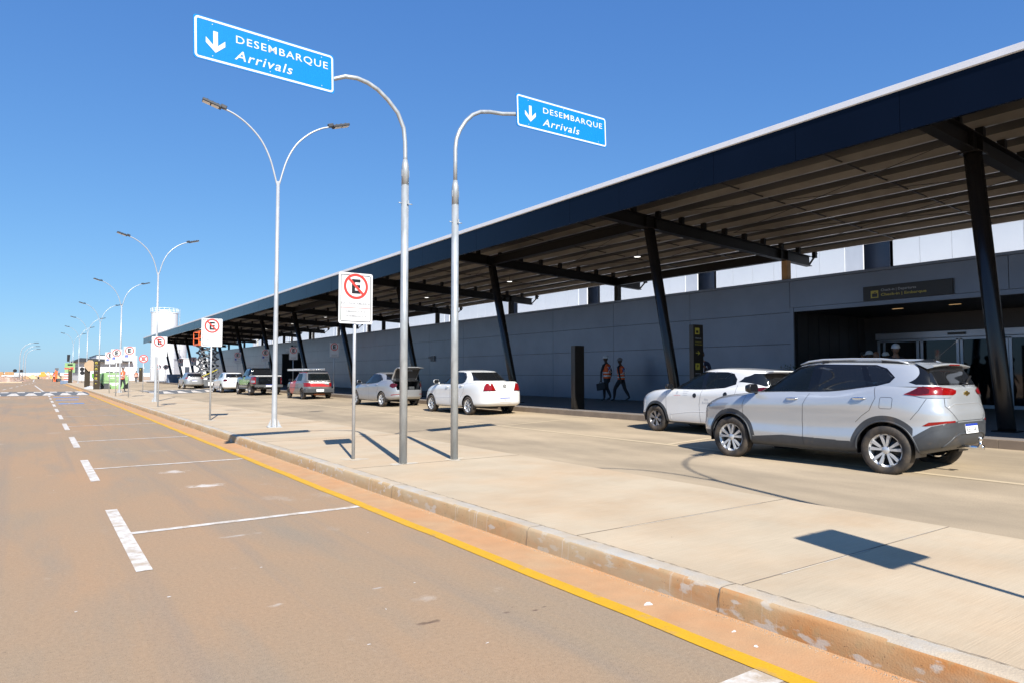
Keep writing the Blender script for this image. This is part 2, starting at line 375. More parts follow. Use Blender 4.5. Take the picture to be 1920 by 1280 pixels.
def thing(name, label, cat, loc=(0, 0, 0), rz=0, group=None):
    o = bpy.data.objects.new(name, None); COL.objects.link(o); o.location = loc; o.rotation_euler = (0, 0, rz)
    o.empty_display_size = .2
    return tag(o, label, cat, group)
def tag(o, label, cat, group=None):
    o['label'] = label; o['category'] = cat
    if group: o['group'] = group
    return o
def struct(o): o['kind'] = 'structure'; return o
def copy_tree(o, parent=None, skip=()):
    c = o.copy(); COL.objects.link(c); c.parent = parent
    for ch in list(o.children):
        if ch.name.split('.')[0] not in skip: copy_tree(ch, c, skip)
    return c
def dup(o, loc, rz, label, group=None, skip=()):
    c = copy_tree(o, None, skip); c.location = loc; c.rotation_euler = (0, 0, rz); c['label'] = label
    if group: c['group'] = group
    return c

def text_mesh(s, width, height, bold=0.0, shear=0.0, spacing=1.0, extrude=0.0):
    """flat lettering scaled to width x height (cap height), origin at lower left, in the XZ plane facing -Y"""
    cu = bpy.data.curves.new('t', 'FONT'); cu.body = s; cu.offset = bold; cu.shear = shear; cu.space_character = spacing
    cu.resolution_u = 3
    ob = bpy.data.objects.new('t', cu); COL.objects.link(ob)
    bpy.context.view_layer.update()
    me = bpy.data.meshes.new_from_object(ob.evaluated_get(bpy.context.evaluated_depsgraph_get()))
    vs = np.array([v.co[:] for v in me.vertices]); fs = [tuple(p.vertices) for p in me.polygons]
    COL.objects.unlink(ob); bpy.data.objects.remove(ob); bpy.data.meshes.remove(me)
    x0, y0 = vs[:, 0].min(), vs[:, 1].min(); w = vs[:, 0].max() - x0; h = vs[:, 1].max() - y0
    return [((v[0] - x0) / w * width, 0, (v[1] - y0) / h * height) for v in vs], fs
def put_text(mb, s, x, y, z, w, h, mi=0, **k):
    vs, fs = text_mesh(s, w, h, **k)
    mb.add([(v[0] + x, y, v[2] + z) for v in vs], fs, mi)
def ring_flat(mb, cx, cz, y, r0, r1, mi, n=40):
    vs = []
    for k in range(n):
        a = 2 * math.pi * k / n
        vs += [(cx + r0 * math.cos(a), y, cz + r0 * math.sin(a)), (cx + r1 * math.cos(a), y, cz + r1 * math.sin(a))]
    mb.add(vs, [(2 * k, 2 * k + 1, (2 * k + 3) % (2 * n), (2 * k + 2) % (2 * n)) for k in range(n)], mi)
def disc_flat(mb, cx, cz, y, r, mi, n=32):
    mb.add([(cx + r * math.cos(2 * math.pi * k / n), y, cz + r * math.sin(2 * math.pi * k / n)) for k in range(n)], [tuple(range(n))], mi)
def rrect(x0, x1, z0, z1, r, n=5):
    out = []
    for cx, cz, a0 in ((x1 - r, z1 - r, 0), (x0 + r, z1 - r, 90), (x0 + r, z0 + r, 180), (x1 - r, z0 + r, 270)):
        for k in range(n + 1):
            a = R(a0 + 90 * k / n); out.append((cx + r * math.cos(a), cz + r * math.sin(a)))
    return out
def rframe(mb, x0, x1, z0, z1, r, t, y, mi):
    a = rrect(x0, x1, z0, z1, r); b = rrect(x0 + t, x1 - t, z0 + t, z1 - t, max(r - t, .004)); n = len(a)
    mb.add([(p[0], y, p[1]) for p in a] + [(p[0], y, p[1]) for p in b], [(k, (k + 1) % n, n + (k + 1) % n, n + k) for k in range(n)], mi)

#@@GROUND
# ------------------------------------------------------------------ ground and roads
def sheet(name, x0, x1, y0, y1, z, m, kind='structure'):
    b = MB(); b.quad((x0, y0, z), (x1, y0, z), (x1, y1, z), (x0, y1, z)); o = b.build(name, m)
    if kind: o['kind'] = kind
    return o
def crossfall(x): return 0.0 if x < 8.2 else (x - 8.2) * .15 / 5.7
sheet('ground', -1500, 1500, -300, 3500, -.03, 'earth')
sheet('road', -14, 3.02, -30, 255, 0, 'asphalt')
sheet('side_road', -60, -14, 58, 150, -.004, 'asphalt')
b = MB()                                                  # terminal road with its crossfall up to the building kerb
xs = [6.40, 8.2, 13.92]; 
for i in range(2):
    b.quad((xs[i], -30, crossfall(xs[i])), (xs[i + 1], -30, crossfall(xs[i + 1])), (xs[i + 1], 260, crossfall(xs[i + 1])), (xs[i], 260, crossfall(xs[i])))
struct(b.build('terminal_road', 'road2'))
sheet('gutter', 3.02, 3.46, -30, 255, .0025, 'gutter')
b = MB(); b.quad((13.92, -30, .30), (21.4, -30, .30), (21.4, 118, .30), (13.92, 118, .30))
b.box(21.4, 27.0, -12, 13.8, .1, .302)
struct(b.build('pavement', 'pave'))
b = MB(); y = -30.
while y < 118:
    b.box(13.80, 13.93, y, min(y + .997, 118), .0, .303); y += 1.0
M['kerbdark'] = mat('kerb_painted_shade', (.20, .155, .115), .9, var=.15, scale=4, grain=.1)  # kerb concrete darkened in its colour to stand for the canopy's shade
struct(b.build('building_kerb', 'kerbdark', bevel=.006))
# traffic island: slab plus kerb stones
IX0, IX1 = 3.60, 6.42
b = MB(); b.box(IX0, IX1, -20, 118, 0, .15); struct(b.build('island', 'brush', bevel=.015))
ks = [-20 + .25 * i for i in range(552)]; prof = [(3.598, .1495), (3.50, .153), (3.468, .151), (3.452, .142), (3.444, .128), (3.438, .06), (3.432, -.02)]
b = MB(); vs = []
for i, y in enumerate(ks):
    w = .003 * math.sin(y * 2.1) + .002 * math.sin(y * 5.3)
    vs += [(p[0] + w * (k > 0), y, p[1]) for k, p in enumerate(prof)]
n = len(prof)
b.add(vs, [(i * n + k, (i + 1) * n + k, (i + 1) * n + k + 1, i * n + k + 1) for i in range(len(ks) - 1) for k in range(n - 1)], 0, True)
kerb = b.build('kerb', ['kerbtop', 'kerbface']); struct(kerb)
for p in kerb.data.polygons:
    if p.center.x < 3.46: p.material_index = 1
b = MB()
js = [-5, -2.6, .75, 2.74, 4.72, 7.4, 10.04, 12.5] + [14.7 + 2.2 * k for k in range(40)]
rr = random.Random(2)
for y in js:                                              # hairline joints down the kerb face and over its top
    pts = [(3.60, .1512), (3.53, .1545), (3.466, .1525), (3.449, .141), (3.440, .12), (3.435, .08), (3.432, .04), (3.429, .0)]
    o_ = [rr.uniform(-.006, .006) for _ in pts]; vs = []
    for (x, z), d in zip(pts, o_):
        h_ = rr.uniform(.0015, .005); vs += [(x, y + d - h_, z), (x, y + d + h_, z)]
    b.add(vs, [(2 * k, 2 * k + 1, 2 * k + 3, 2 * k + 2) for k in range(len(pts) - 1)])
struct(b.build('kerb_joints', 'groove'))
b = MB(); y = -1.0; vs = []                               # ragged crack between kerb and slab
while y < 40:
    w = rr.uniform(.0015, .006); d = rr.uniform(-.004, .004); vs += [(3.598 + d - w, y, .1535), (3.598 + d + w, y, .1535)]; y += .035 if y < 8 else .12
b.add(vs, [(2 * k, 2 * k + 1, 2 * k + 3, 2 * k + 2) for k in range(len(vs) // 2 - 1)]); struct(b.build('kerb_crack', 'groove'))
b = MB()                                                  # grit collected along the foot of the kerb
for i in range(3400):
    y = .8 + 24 * rr.random() ** 1.8; x = 3.415 - abs(rr.gauss(0, .022)); q = rr.uniform(.0015, .0048); z = .0025
    b.add([(x - q, y, z), (x, y - q, z), (x + q, y, z), (x, y + q, z), (x, y, z + q * 1.1)], [(0, 1, 4), (1, 2, 4), (2, 3, 4), (3, 0, 4)])
for i in range(110):
    y = 1 + 14 * rr.random(); x = rr.uniform(2.1, 3.4) if i % 3 else rr.uniform(3.7, 6.3); z = .0 if x < 3.0 else (.0025 if x < 3.42 else .151); q = rr.uniform(.002, .0045)
    b.add([(x - q, y, z), (x, y - q, z), (x + q, y, z), (x, y + q, z), (x, y, z + q)], [(0, 1, 4), (1, 2, 4), (2, 3, 4), (3, 0, 4)])
g_ = b.build('grit', 'gritm'); g_['kind'] = 'stuff'; g_['label'] = 'pale grit and small stones gathered along the kerb foot'; g_['category'] = 'grit'
b = MB()                                                  # joint lines across and along the island
for y in [-3.2, -.2, 2.7, 4.27, 9.0, 13.5, 18.3, 23.5, 29, 35, 41, 47, 53]:
    b.box(IX0 + .01, IX1 - .02, y - .004, y + .004, .1515, .1535, 0)
b.build('island_joints', ['groove'])['kind'] = 'structure'
b = MB()
for (x0, x1, y) in ((4.0, 5.1, 2.69), (5.6, 6.3, 2.70), (4.1, 6.0, 4.26), (4.3, 5.0, 9.0)):
    b.quad((x0, y - .010, .1522), (x1, y - .006, .1522), (x1, y + .016, .1522), (x0, y + .010, .1522))
b.build('grout_marks', ['grout'])['kind'] = 'structure'
# painted markings
b = MB()
ys = [-30 + .5 * i for i in range(0, 184)]
for i in range(len(ys) - 1):
    j0, j1 = [.006 * math.sin(y * 2.7) + .004 * math.sin(y * 7.1) for y in (ys[i], ys[i + 1])]
    b.quad((2.935 + j0, ys[i], .0045), (3.05 + j0, ys[i], .0045), (3.05 + j1, ys[i + 1], .0045), (2.935 + j1, ys[i + 1], .0045))
b.quad((3.052, 62, .0045), (3.17, 62, .0045), (3.17, 120, .0045), (3.052, 120, .0045))
struct(b.build('yellow_kerb_line', 'yellow'))
b = MB()
for k in range(-2, 10):
    y = 7.13 + 5.12 * k
    b.quad((.635, y - 1.4, .004), (.745, y - 1.4, .004), (.745, y + 1.36, .004), (.635, y + 1.36, .004))
    b.quad((.745, y - .045, .0042), (2.93, y - .045 + .02, .0042), (2.93, y + .055 + .02, .0042), (.745, y + .045, .0042))
b.quad((2.2, 1.97, .0043), (2.93, 1.97, .0043), (2.93, 2.13, .0043), (2.2, 2.13, .0043))
for y in (50.8,):
    for x in (-2.6, -1.65, -.9, -.25): b.quad((x, y, .004), (x + .38, y, .004), (x + .38, y + .3, .004), (x, y + .3, .004))
for k in range(9): b.quad((-2.9 + .32 * k, 68 + 8.5 * k, .004), (-2.75 + .32 * k, 68 + 8.5 * k, .004), (-2.62 + .32 * k, 72 + 8.5 * k, .004), (-2.77 + .32 * k, 72 + 8.5 * k, .004))
b.quad((.42, 66, .004), (.57, 66, .004), (-.1, 104, .004), (-.25, 104, .004))
b.quad((-.6, 150, .004), (-.4, 150, .004), (-.4, 215, .004), (-.6, 215, .004))
struct(b.build('parking_markings', 'wpaint'))
b = MB()
for y in (39.8, 45.4): b.quad((.9, y - .55, .0045), (1.95, y - .55, .0045), (1.95, y + .55, .0045), (.9, y + .55, .0045))
b.quad((.86, 50.0, .0045), (2.2, 50.0, .0045), (2.2, 51.2, .0045), (.86, 51.2, .0045))
struct(b.build('accessible_bay_paint', 'bpaint'))
b = MB()
for y in (39.8, 45.4):
    ring_flat(b, 0, 0, 0, .14, .2, 0, 20)
    n = 40; b.v[-n:] = [(v[0] + 1.35, v[2] + y - .1, .0085) for v in b.v[-n:]]
    b.box(1.30, 1.37, y - .05, y + .3, .008, .009); b.box(1.30, 1.55, y - .05, y + .03, .0081, .0092)
struct(b.build('accessible_bay_symbols', 'wpaint'))
# faint lane edge and bay lines on the terminal road
b = MB()
def r2(x0, y0, x1, y1, w=.06):
    b.add([(x0, y0 - w, crossfall(x0) + .004), (x0, y0 + w, crossfall(x0) + .004), (x1, y1 + w, crossfall(x1) + .004), (x1, y1 - w, crossfall(x1) + .004)], [(0, 1, 2, 3)])
b.quad((10.2, -2, crossfall(10.2) + .004), (10.32, -2, crossfall(10.32) + .004), (10.32, 58, crossfall(10.32) + .004), (10.2, 58, crossfall(10.2) + .004))
for y in (9.4, 15.3, 21.4, 27.4, 33.4, 39.4): r2(10.33, y, 13.7, y + .3)
struct(b.build('faded_bay_lines', 'lane2'))
# spots on the ground: plaster scuffs and oil drops
def blob(b, x, y, rx, ry, z, seed, n=22):
    rr = random.Random(seed); ph = [rr.uniform(0, 6.3) for _ in range(4)]
    vs = []
    for k in range(n):
        a = 2 * math.pi * k / n; q = 1 + .28 * math.sin(2 * a + ph[0]) + .2 * math.sin(3 * a + ph[1]) + .16 * math.sin(5 * a + ph[2]) + .1 * math.sin(9 * a + ph[3])
        vs.append((x + rx * q * math.cos(a), y + ry * q * math.sin(a), z))
    b.add(vs, [tuple(range(n))])
b = MB()
for i, (x, y, rx, ry) in enumerate([(3.2, 3.1, .04, .02), (3.26, 2.5, .015, .011), (3.18, 2.3, .014, .012), (1.5, 3.5, .008, .006)]):
    blob(b, x, y, rx, ry, .0035, i)
rr = random.Random(5)
for i in range(16): blob(b, rr.uniform(.2, 2.8), rr.uniform(2.5, 14), rr.uniform(.004, .012), rr.uniform(.004, .01), .0035, i, 7)
struct(b.build('plaster_spots', 'chalk'))
# raised crosswalk across the parking road and across the terminal road
b = MB()
def table(x0, x1, zf):
    P = [(55.0, .003), (57.0, .11), (61.8, .11), (63.6, .003)]
    for (ya, za), (yb, zb) in zip(P[:-1], P[1:]):
        b.quad((x0, ya, za + zf(x0)), (x1, ya, za + zf(x1)), (x1, yb, zb + zf(x1)), (x0, yb, zb + zf(x0)))
table(-14, 3.02, lambda x: 0); table(6.43, 8.2, lambda x: 0); table(8.2, 13.8, crossfall)
struct(b.build('raised_crosswalk', 'tabledark'))
b = MB()
def tri(x, zo): b.add([(x - .36, 55.1, .014 + zo), (x + .36, 55.1, .014 + zo), (x + .13, 57.3, .123 + zo), (x - .13, 57.3, .123 + zo)], [(0, 1, 2, 3)])
def sq(x, zo): b.quad((x - .22, 59.0, .114 + zo), (x + .22, 59.0, .114 + zo), (x + .22, 61.7, .114 + zo), (x - .22, 61.7, .114 + zo))
for k in range(14):
    x = 2.6 - .96 * k
    tri(x, .002); sq(x + .35 if x < 2.2 else x, .002)
for k in range(8):
    x = 7.0 + .96 * k; z = crossfall(x) + .012
    tri(x, z); sq(x, z)
struct(b.build('crosswalk_markings', 'wpaint'))
# cracked plaster collars where the poles stand
b = MB()
for i, (x, y) in enumerate([(4.0, 9.97), (4.4, 9.1), (5.26, 9.11), (4.0, 20.6), (4.0, 30.1)]): blob(b, x, y, .17, .15, .1525, 50 + i, 24)
struct(b.build('pole_collars', 'grout'))

# ------------------------------------------------------------------ terminal building
bays = [5.57 + 8.448 * k for k in range(13)]
tb = thing('terminal_building', 'long terminal building clad in grey panels with a tall white wall above', 'building', (0, 0, 0))
XW = 21.2; YE = 111.0; YO = 13.75           # wall face, far end, edge of the entrance opening
zs = [.30, 1.38, 2.46, 3.54, 4.60]
b = MB(); g = .008
yj = [YO, 18.13] + [18.13 + 4.38 * k for k in range(1, 22)]; yj = [y for y in yj if y < YE] + [YE]
O2 = (66.4, 73.0)                            # second entrance
for y0, y1 in zip(yj[:-1], yj[1:]):
    for z0, z1 in zip(zs[:-1], zs[1:]):
        segs = [(y0, y1)]
        if z0 < 3.5:
            out = []
            for a, c in segs:
                if c <= O2[0] or a >= O2[1]: out.append((a, c))
                else:
                    if a < O2[0]: out.append((a, O2[0]))
                    if c > O2[1]: out.append((O2[1], c))
            segs = out
        for a, c in segs: b.box(XW, XW + .05, a + g, c - g, z0 + g, z1 - g)
for y0, y1 in ((-14.9, -10.4), (-10.4, -6.0), (-6.0, -1.6), (-1.6, 2.8), (2.8, 7.3), (7.3, YO)):
    b.box(XW, XW + .05, y0 + g, y1 - g, 3.54 + .14 + g, 4.60 - g)
b.box(XW - .012, XW + .05, -15, YO - .15, 3.54, 3.54 + .135)
b.box(XW - .012, XW + .05, YO - .13, YO - .002, .30, 3.68)
b.build('cladding', 'acm', tb)
b = MB()
b.box(XW + .045, XW + .35, YO, O2[0], .30, 4.6); b.box(XW + .045, XW + .35, O2[1], YE, .30, 4.6); b.box(XW + .045, XW + .35, O2[0], O2[1], 3.55, 4.6)
b.box(XW + .045, XW + .35, -15, YO, 3.69, 4.6)
b.build('backing_wall', 'joint', tb)
b = MB(); b.box(XW - .03, XW + .4, -15, YE + .03, 4.60, 4.69); b.build('parapet_coping', 'acm', tb, bevel=.01)
b = MB()                                     # low roof behind the parapet and the end wall
b.box(XW + .35, 27.0, -15, YE, 4.35, 4.5); b.box(XW + .05, 60, YE - .05, YE - .001, .0, 4.35)
b.build('low_roof', 'upgrey', tb)
b = MB()                                     # recessed entrance: soffit, side wall, back wall
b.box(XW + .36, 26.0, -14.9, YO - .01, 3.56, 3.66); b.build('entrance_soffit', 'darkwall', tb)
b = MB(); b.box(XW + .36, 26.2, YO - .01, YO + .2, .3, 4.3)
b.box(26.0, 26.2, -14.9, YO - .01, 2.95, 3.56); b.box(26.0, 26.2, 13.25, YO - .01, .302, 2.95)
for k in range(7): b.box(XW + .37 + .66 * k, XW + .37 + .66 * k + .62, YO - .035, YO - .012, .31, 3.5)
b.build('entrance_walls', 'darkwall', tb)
for x, y in ((23.0, 10.9), (23.0, 9.2), (24.6, 7.3), (23.0, 5.0)): b = MB(); b.box(x, x + .08, y, y + .32, 3.552, 3.558); b.build('downlight', 'amber', tb)
dr = MB()                                    # sliding glass doors
def vbar(y, w=.1, x=25.98, z1=2.66): dr.box(x - .05, x + .03, y - w / 2, y + w / 2, .30, z1)
dr.box(25.86, 26.02, -12, 13.25, 2.70, 2.93); dr.box(25.93, 26.01, -12, 13.15, 2.60, 2.69)
for y in (13.18, 12.98): vbar(y, .08)
for y in (11.80, 11.66, 10.50, 10.38, 9.05, 8.95, 7.6, 7.45, 6.1, 4.8, 4.65, 3.2, 1.7, .2, -1.4): vbar(y, .09)
dr.box(25.93, 26.01, -12, 13.15, .30, .42)
dr.build('door_frame', 'alu', tb, bevel=.006)
b = MB(); b.box(25.80, 25.86, 10.2, 10.75, 2.78, 2.86); b.build('door_sensor', 'black', tb)
b = MB(); b.box(25.965, 25.975, -12, 13.13, .42, 2.60); b.build('door_glass', 'shopglass', tb)
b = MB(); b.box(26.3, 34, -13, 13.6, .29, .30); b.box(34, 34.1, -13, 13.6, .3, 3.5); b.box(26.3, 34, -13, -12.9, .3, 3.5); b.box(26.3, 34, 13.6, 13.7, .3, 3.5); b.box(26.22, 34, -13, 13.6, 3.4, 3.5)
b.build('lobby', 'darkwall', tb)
for q in ((29, 29.7, 4.0, 6.2, .30, 1.4), (29, 29.7, 7.5, 9.3, .30, 1.4), (31, 31.6, 10, 11.6, .30, 1.25)): b = MB(); b.box(*q); b.build('lobby_counter', 'liftgrey', tb)
b = MB()                                     # second entrance, dark
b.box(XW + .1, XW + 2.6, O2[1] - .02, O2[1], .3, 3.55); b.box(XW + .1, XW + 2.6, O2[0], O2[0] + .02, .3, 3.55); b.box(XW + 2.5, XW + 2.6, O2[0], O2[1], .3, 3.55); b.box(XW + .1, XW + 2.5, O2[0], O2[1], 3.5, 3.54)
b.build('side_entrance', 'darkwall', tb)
# tall white wall behind, with a dark slot in every bay
b = MB(); h0, h1 = 4.5, 9.6; XU = 27.0
for k in range(-3, 13):
    ya = 13.2 + 8.36 * k
    y0, y1 = ya + 1.8, ya + 8.36
    if y0 > 108: break
    y1 = min(y1, 108.3)
    n = max(1, round((y1 - y0) / 1.05)); w = (y1 - y0) / n
    for i in range(n): b.box(XU, XU + .1, y0 + i * w + .006, y0 + (i + 1) * w - .006, h0, h1)
    d = MB(); d.box(XU + .55, XU + .6, ya, ya + 1.8, h0, h1); d.build('dark_slot', 'recess', tb)
    c = MB(); c.box(XU + .02, XU + .1, ya + 1.06, ya + 1.8, h0, h1); c.build('grey_panel', 'upgrey', tb); c = MB(); c.box(XU, XU + .55, ya - .12, ya - .005, h0, h1); c.build('slot_reveal', 'upgrey', tb)
b.box(XU + .1, 60, 108.31, 108.4, 0, h1); b.box(XU + .1, 60, -25, 108.3, h1 - .2, h1)
b.build('upper_wall', 'upper', tb)
b = MB(); b.box(XW - .07, XW - .002, 39.2, 39.75, 2.25, 2.60); b.box(XW - .05, XW - .002, 39.77, 40.1, 2.43, 2.58)
tag(b.build('electrical_box', 'liftgrey', bevel=.01), 'small grey electrical box fixed to the grey wall behind the white sedan', 'electrical box')

# departures sign on the fascia above the doors
t = thing('wall_sign', 'long dark wall sign reading Check-in Embarque above the terminal doors', 'sign', (XW - .03, 9.9, 3.68))
b = MB(); b.box(-.05, 0, -1.27, 1.27, 0, .45); b.build('panel', 'totemd', t, bevel=.005)
def wall_letters(parent, items, mats, x=-.0535):
    b = MB()
    for (s, y, z, w, h, mi, bold) in items:
        vs, fs = text_mesh(s, w, h, bold=bold)
        b.add([(x, y - v[0], v[2] + z) for v in vs], fs, mi)
    return b.build('lettering', mats, parent)
wall_letters(t, [('Check-in | Departures', .72, .245, 1.02, .095, 0, 0), ('Check-in | Embarque', .72, .10, 1.30, .105, 1, .02)], ['fadedlet', 'yellowfilm'])
b = MB()
b.box(-.0545, -.0530, .80, 1.03, .08, .305, 0); b.box(-.0560, -.0546, .83, .99, .11, .22, 1); b.box(-.0560, -.0546, .86, .93, .24, .262, 1)
b.build('suitcase_pictogram', ['yellowfilm', 'totemd'], t)
t = thing('wall_sign', 'small bluish wall sign above the second dark entrance, beside a black bracket', 'sign', (XW - .03, 70.6, 3.68))
b = MB(); b.box(-.05, 0, -1.5, 1.5, 0, .5); b.build('panel', 'acm', t)
b = MB(); b.box(-.058, -.052, -.6, .9, .28, .34, 0); b.box(-.058, -.052, -.4, .9, .12, .18, 0); b.build('lettering', ['shirt'], t)
b = MB(); b.box(-.25, -.05, -1.62, -1.54, -.05, .62); b.build('bracket', 'black', t)

# ------------------------------------------------------------------ canopy
cp = thing('canopy', 'long black steel canopy with a navy fascia carried on leaning black columns', 'canopy', (0, 0, 0))
XF = 12.65; C0, C1 = -11.6, 112.3
def rb(x): return 5.78 - .047 * (x - XF)        # rafter bottom
b = MB(); g = .004
y = C0; k = 0
while y < C1:
    w = 2.06 if k % 3 else 3.1; y1 = min(y + w, C1)
    b.box(XF - .02 - (.003 if k % 2 else 0), XF + .05, y + g, y1 - g, 5.78, 6.53); y = y1; k += 1
b.box(XF + .06, 23.4, C1 - .03, C1 + .03, 5.95, 6.5)
b.build('fascia', 'fascia', cp)
b = MB(); b.box(XF - .06, XF + .30, C0, C1 + .06, 6.54, 6.66); b.box(XF - .035, XF + .2, C0, C1 + .04, 6.532, 6.541); b.build('coping', 'capw', cp, bevel=.008)
b = MB()
x0, x1 = XF + .06, 23.5
def rz(x): return rb(x) + .36 + .22 + .17
b.add([(x0, C0, rz(x0)), (x1, C0, rz(x1)), (x1, C1, rz(x1)), (x0, C1, rz(x0)), (x0, C0, rz(x0) + .05), (x1, C0, rz(x1) + .05), (x1, C1, rz(x1) + .05), (x0, C1, rz(x0) + .05)],
      [(0, 1, 2, 3), (4, 7, 6, 5), (0, 3, 7, 4), (1, 5, 6, 2), (0, 4, 5, 1), (3, 2, 6, 7)])
b.build('roof_sheet', 'roofund', cp)
for i in range(11):                              # C-purlins: web plus bright lower lip
    x = XF + .35 + 1.02 * i; z = rb(x) + .36 + .22
    b = MB(); b.box(x, x + .012, C0, C1, z, z + .168); b.box(x + .012, x + .075, C0, C1, z - .001, z + .012); b.box(x + .063, x + .075, C0, C1, z + .012, z + .035)
    b.build('purlin', 'purlin', cp)
def rafter(y):
    b = MB(); xa, xb, xc = XF + .05, XF + 1.6, 22.85
    w = .11
    def sec(x, d): return [(x, y - w, rb(x)), (x, y + w, rb(x)), (x, y - w, rb(x) + d), (x, y + w, rb(x) + d)]
    # I-section: flanges and web
    for z0, z1, ww in ((0, .022, w), (.338, .36, w), (.022, .338, .008)):
        pts = []
        for x in (xa, xc):
            pts += [(x, y - ww, rb(x) + z0), (x, y + ww, rb(x) + z0), (x, y - ww, rb(x) + z1), (x, y + ww, rb(x) + z1)]
        b.add(pts, [(0, 1, 3, 2), (4, 6, 7, 5), (0, 4, 5, 1), (2, 3, 7, 6), (0, 2, 6, 4), (1, 5, 7, 3)])
    for i in range(11):
        x = XF + .35 + 1.02 * i
        b.box(x - .06, x + .06, y - .07, y + .07, rb(x) + .36, rb(x) + .36 + .22)
    for x in (14.45, 14.85, 21.0, 21.4): b.box(x - .006, x + .006, y - w, y + w, rb(x) + .023, rb(x) + .337)
    b.build('rafter', 'beam', cp)
for k, y in enumerate(bays + [-2.878, -11.3]):
    rafter(y)
    b = MB(); b.tube([(15.85, y, .30), (15.85 - .03, y, .42), (14.66, y, rb(14.66) - .02)], [.155, .155, .155], 20)
    b.box(14.45, 14.87, y - .17, y + .17, rb(14.66) - .03, rb(14.66) - .004); b.box(15.62, 16.08, y - .2, y + .2, .30, .325)
    b.build('column', 'col', cp)
    if y > YO:
        b = MB(); b.box(21.32, 21.54, y - .11, y + .11, 4.69, rb(21.4) - .005)
        b.build('wall_post', 'beam' if k != 1 else 'cardbrown', cp)
for k in (1, 4, 8):                              # longitudinal beams in the braced bays
    for x in (14.66, 21.4):
        z = rb(x) + .36; b = MB(); y0, y1 = bays[k] + .12, bays[k + 1] - .12
        b.box(x - .1, x + .1, y0, y1, z - .03, z - .01); b.box(x - .1, x + .1, y0, y1, z - .33, z - .31); b.box(x - .006, x + .006, y0, y1, z - .31, z - .03)
        b.build('edge_beam', 'beam', cp)
b = MB()
for k in range(0, 12):
    y0, y1 = bays[k], bays[k + 1]
    for xa, xb in ((14.9, 18.3), (18.3, 14.9), (18.3, 21.6), (21.6, 18.3)):
        b.tube([(xa, y0 + .2, rb(xa) + .45), (xb, y1 - .2, rb(xb) + .45)], .009, 5, cap=False)
    for yy in (y0 + 2.8, y0 + 5.6):
        for i in range(0, 10):
            x = XF + .4 + 1.02 * i; b.bar((x, yy, rb(x) + .62), (x + .98, yy, rb(x + .98) + .62), .03, .03)
b.build('bracing', 'roofund', cp)
b = MB()
for k, y in enumerate(bays): b.bar((22.8, y, rb(22.8) + .02), (23.35, y, rb(23.3) + .55), .05, .05)
b.build('end_strut', 'beam', cp)
lt0 = None
for k in range(1, 8):
    y = bays[k] + 4.2; x = 18.4; z = rb(x) + .30
    if lt0 is None:
        t = thing('ceiling_light', '', 'ceiling light', (x, y, z)); lt0 = t
        b = MB(); b.tube([(0, 0, .28), (0, 0, .02)], .012, 6); b.lathe([(.02, .06), (.10, .05), (.13, 0)], 16); b.build('housing', 'dark', t)
        b = MB(); disc_flat(b, 0, 0, 0, .12, 0); b.v = [(v[0], v[2], .002) for v in b.v]; b.build('lens', 'lit', t)
    else: t = copy_tree(lt0); t.location = (x, y, z)
    t['label'] = 'small round light hanging under the canopy, ' + ['nearest the entrance', 'second from the entrance', 'third from the entrance', 'fourth from the entrance', 'fifth from the entrance', 'sixth from the entrance', 'farthest from the entrance'][k - 1]
    t['group'] = 'round lights hanging under the canopy'
#@@SIGNS
# ------------------------------------------------------------------ street lamps with two curved arms
def street_lamp(loc, rz, h=6.05, a=1.28, rise=1.6):
    t = thing('street_lamp', '', 'street lamp', loc, rz)
    b = MB(); b.tube([(0, 0, 0), (0, 0, .04), (0, 0, h * .5), (0, 0, h)], [.070, .066, .052, .040], 16)
    b.box(-.16, .16, -.16, .16, 0, .018)
    for s in (-1, 1):
        b.add([(s * .16, -.006, .018), (s * .08, -.006, .018), (s * .08, -.006, .2), (s * .16, .006, .018), (s * .08, .006, .018), (s * .08, .006, .2)], [(0, 1, 2), (3, 5, 4), (0, 2, 5, 3)])
        b.add([(-.006, s * .16, .018), (-.006, s * .08, .018), (-.006, s * .08, .2), (.006, s * .16, .018), (.006, s * .08, .018), (.006, s * .08, .2)], [(0, 1, 2), (3, 5, 4), (0, 2, 5, 3)])
    b.build('pole', 'lamp', t)
    for s in (-1, 1):
        pts = []
        P = [(0.0, -.18), (.05, .02), (.20, .55), (.42, .98), (.72, 1.30), (1.02, 1.50), (a, rise)]
        P = [Vector((p[0], 0, p[1])) for p in P]
        for i in range(len(P) - 1):
            p0 = P[max(i - 1, 0)]; p1 = P[i]; p2 = P[i + 1]; p3 = P[min(i + 2, len(P) - 1)]
            for q in range(5):
                u = q / 5; pts.append(.5 * ((2 * p1) + (p2 - p0) * u + (2 * p0 - 5 * p1 + 4 * p2 - p3) * u * u + (3 * p1 - p0 - 3 * p2 + p3) * u ** 3))
        pts.append(P[-1])
        b = MB(); b.tube([(s * p.x, 0, h + p.z) for p in pts], .022, 10); b.build('arm', 'lamp', t)
        ang = math.atan2(rise - 1.5, a - 1.02) * .8
        rot = Matrix.Rotation(-ang if s > 0 else ang, 3, 'Y')
        c = Vector((s * (a + .26), 0, h + rise + .07))
        b = MB(); b.obox(c, (.44, .20, .06), rot); b.obox(c + Vector((-s * .26, 0, -.035)), (.14, .11, .09), rot)
        for k in range(3): b.obox(c + rot @ Vector((s * (-.12 + .12 * k), 0, .035)), (.03, .17, .03), rot)
        hd = b.build('lamp_head', 'dark', t, bevel=.012)
        b = MB()
        for k in (-1, 1): b.obox(c + rot @ Vector((k * .1 + s * .02, 0, -.032)), (.17, .15, .012), rot)
        b.build('lens', 'bulb', hd)
    return t
L0 = street_lamp((4.79, 17.06, .15), R(-6))
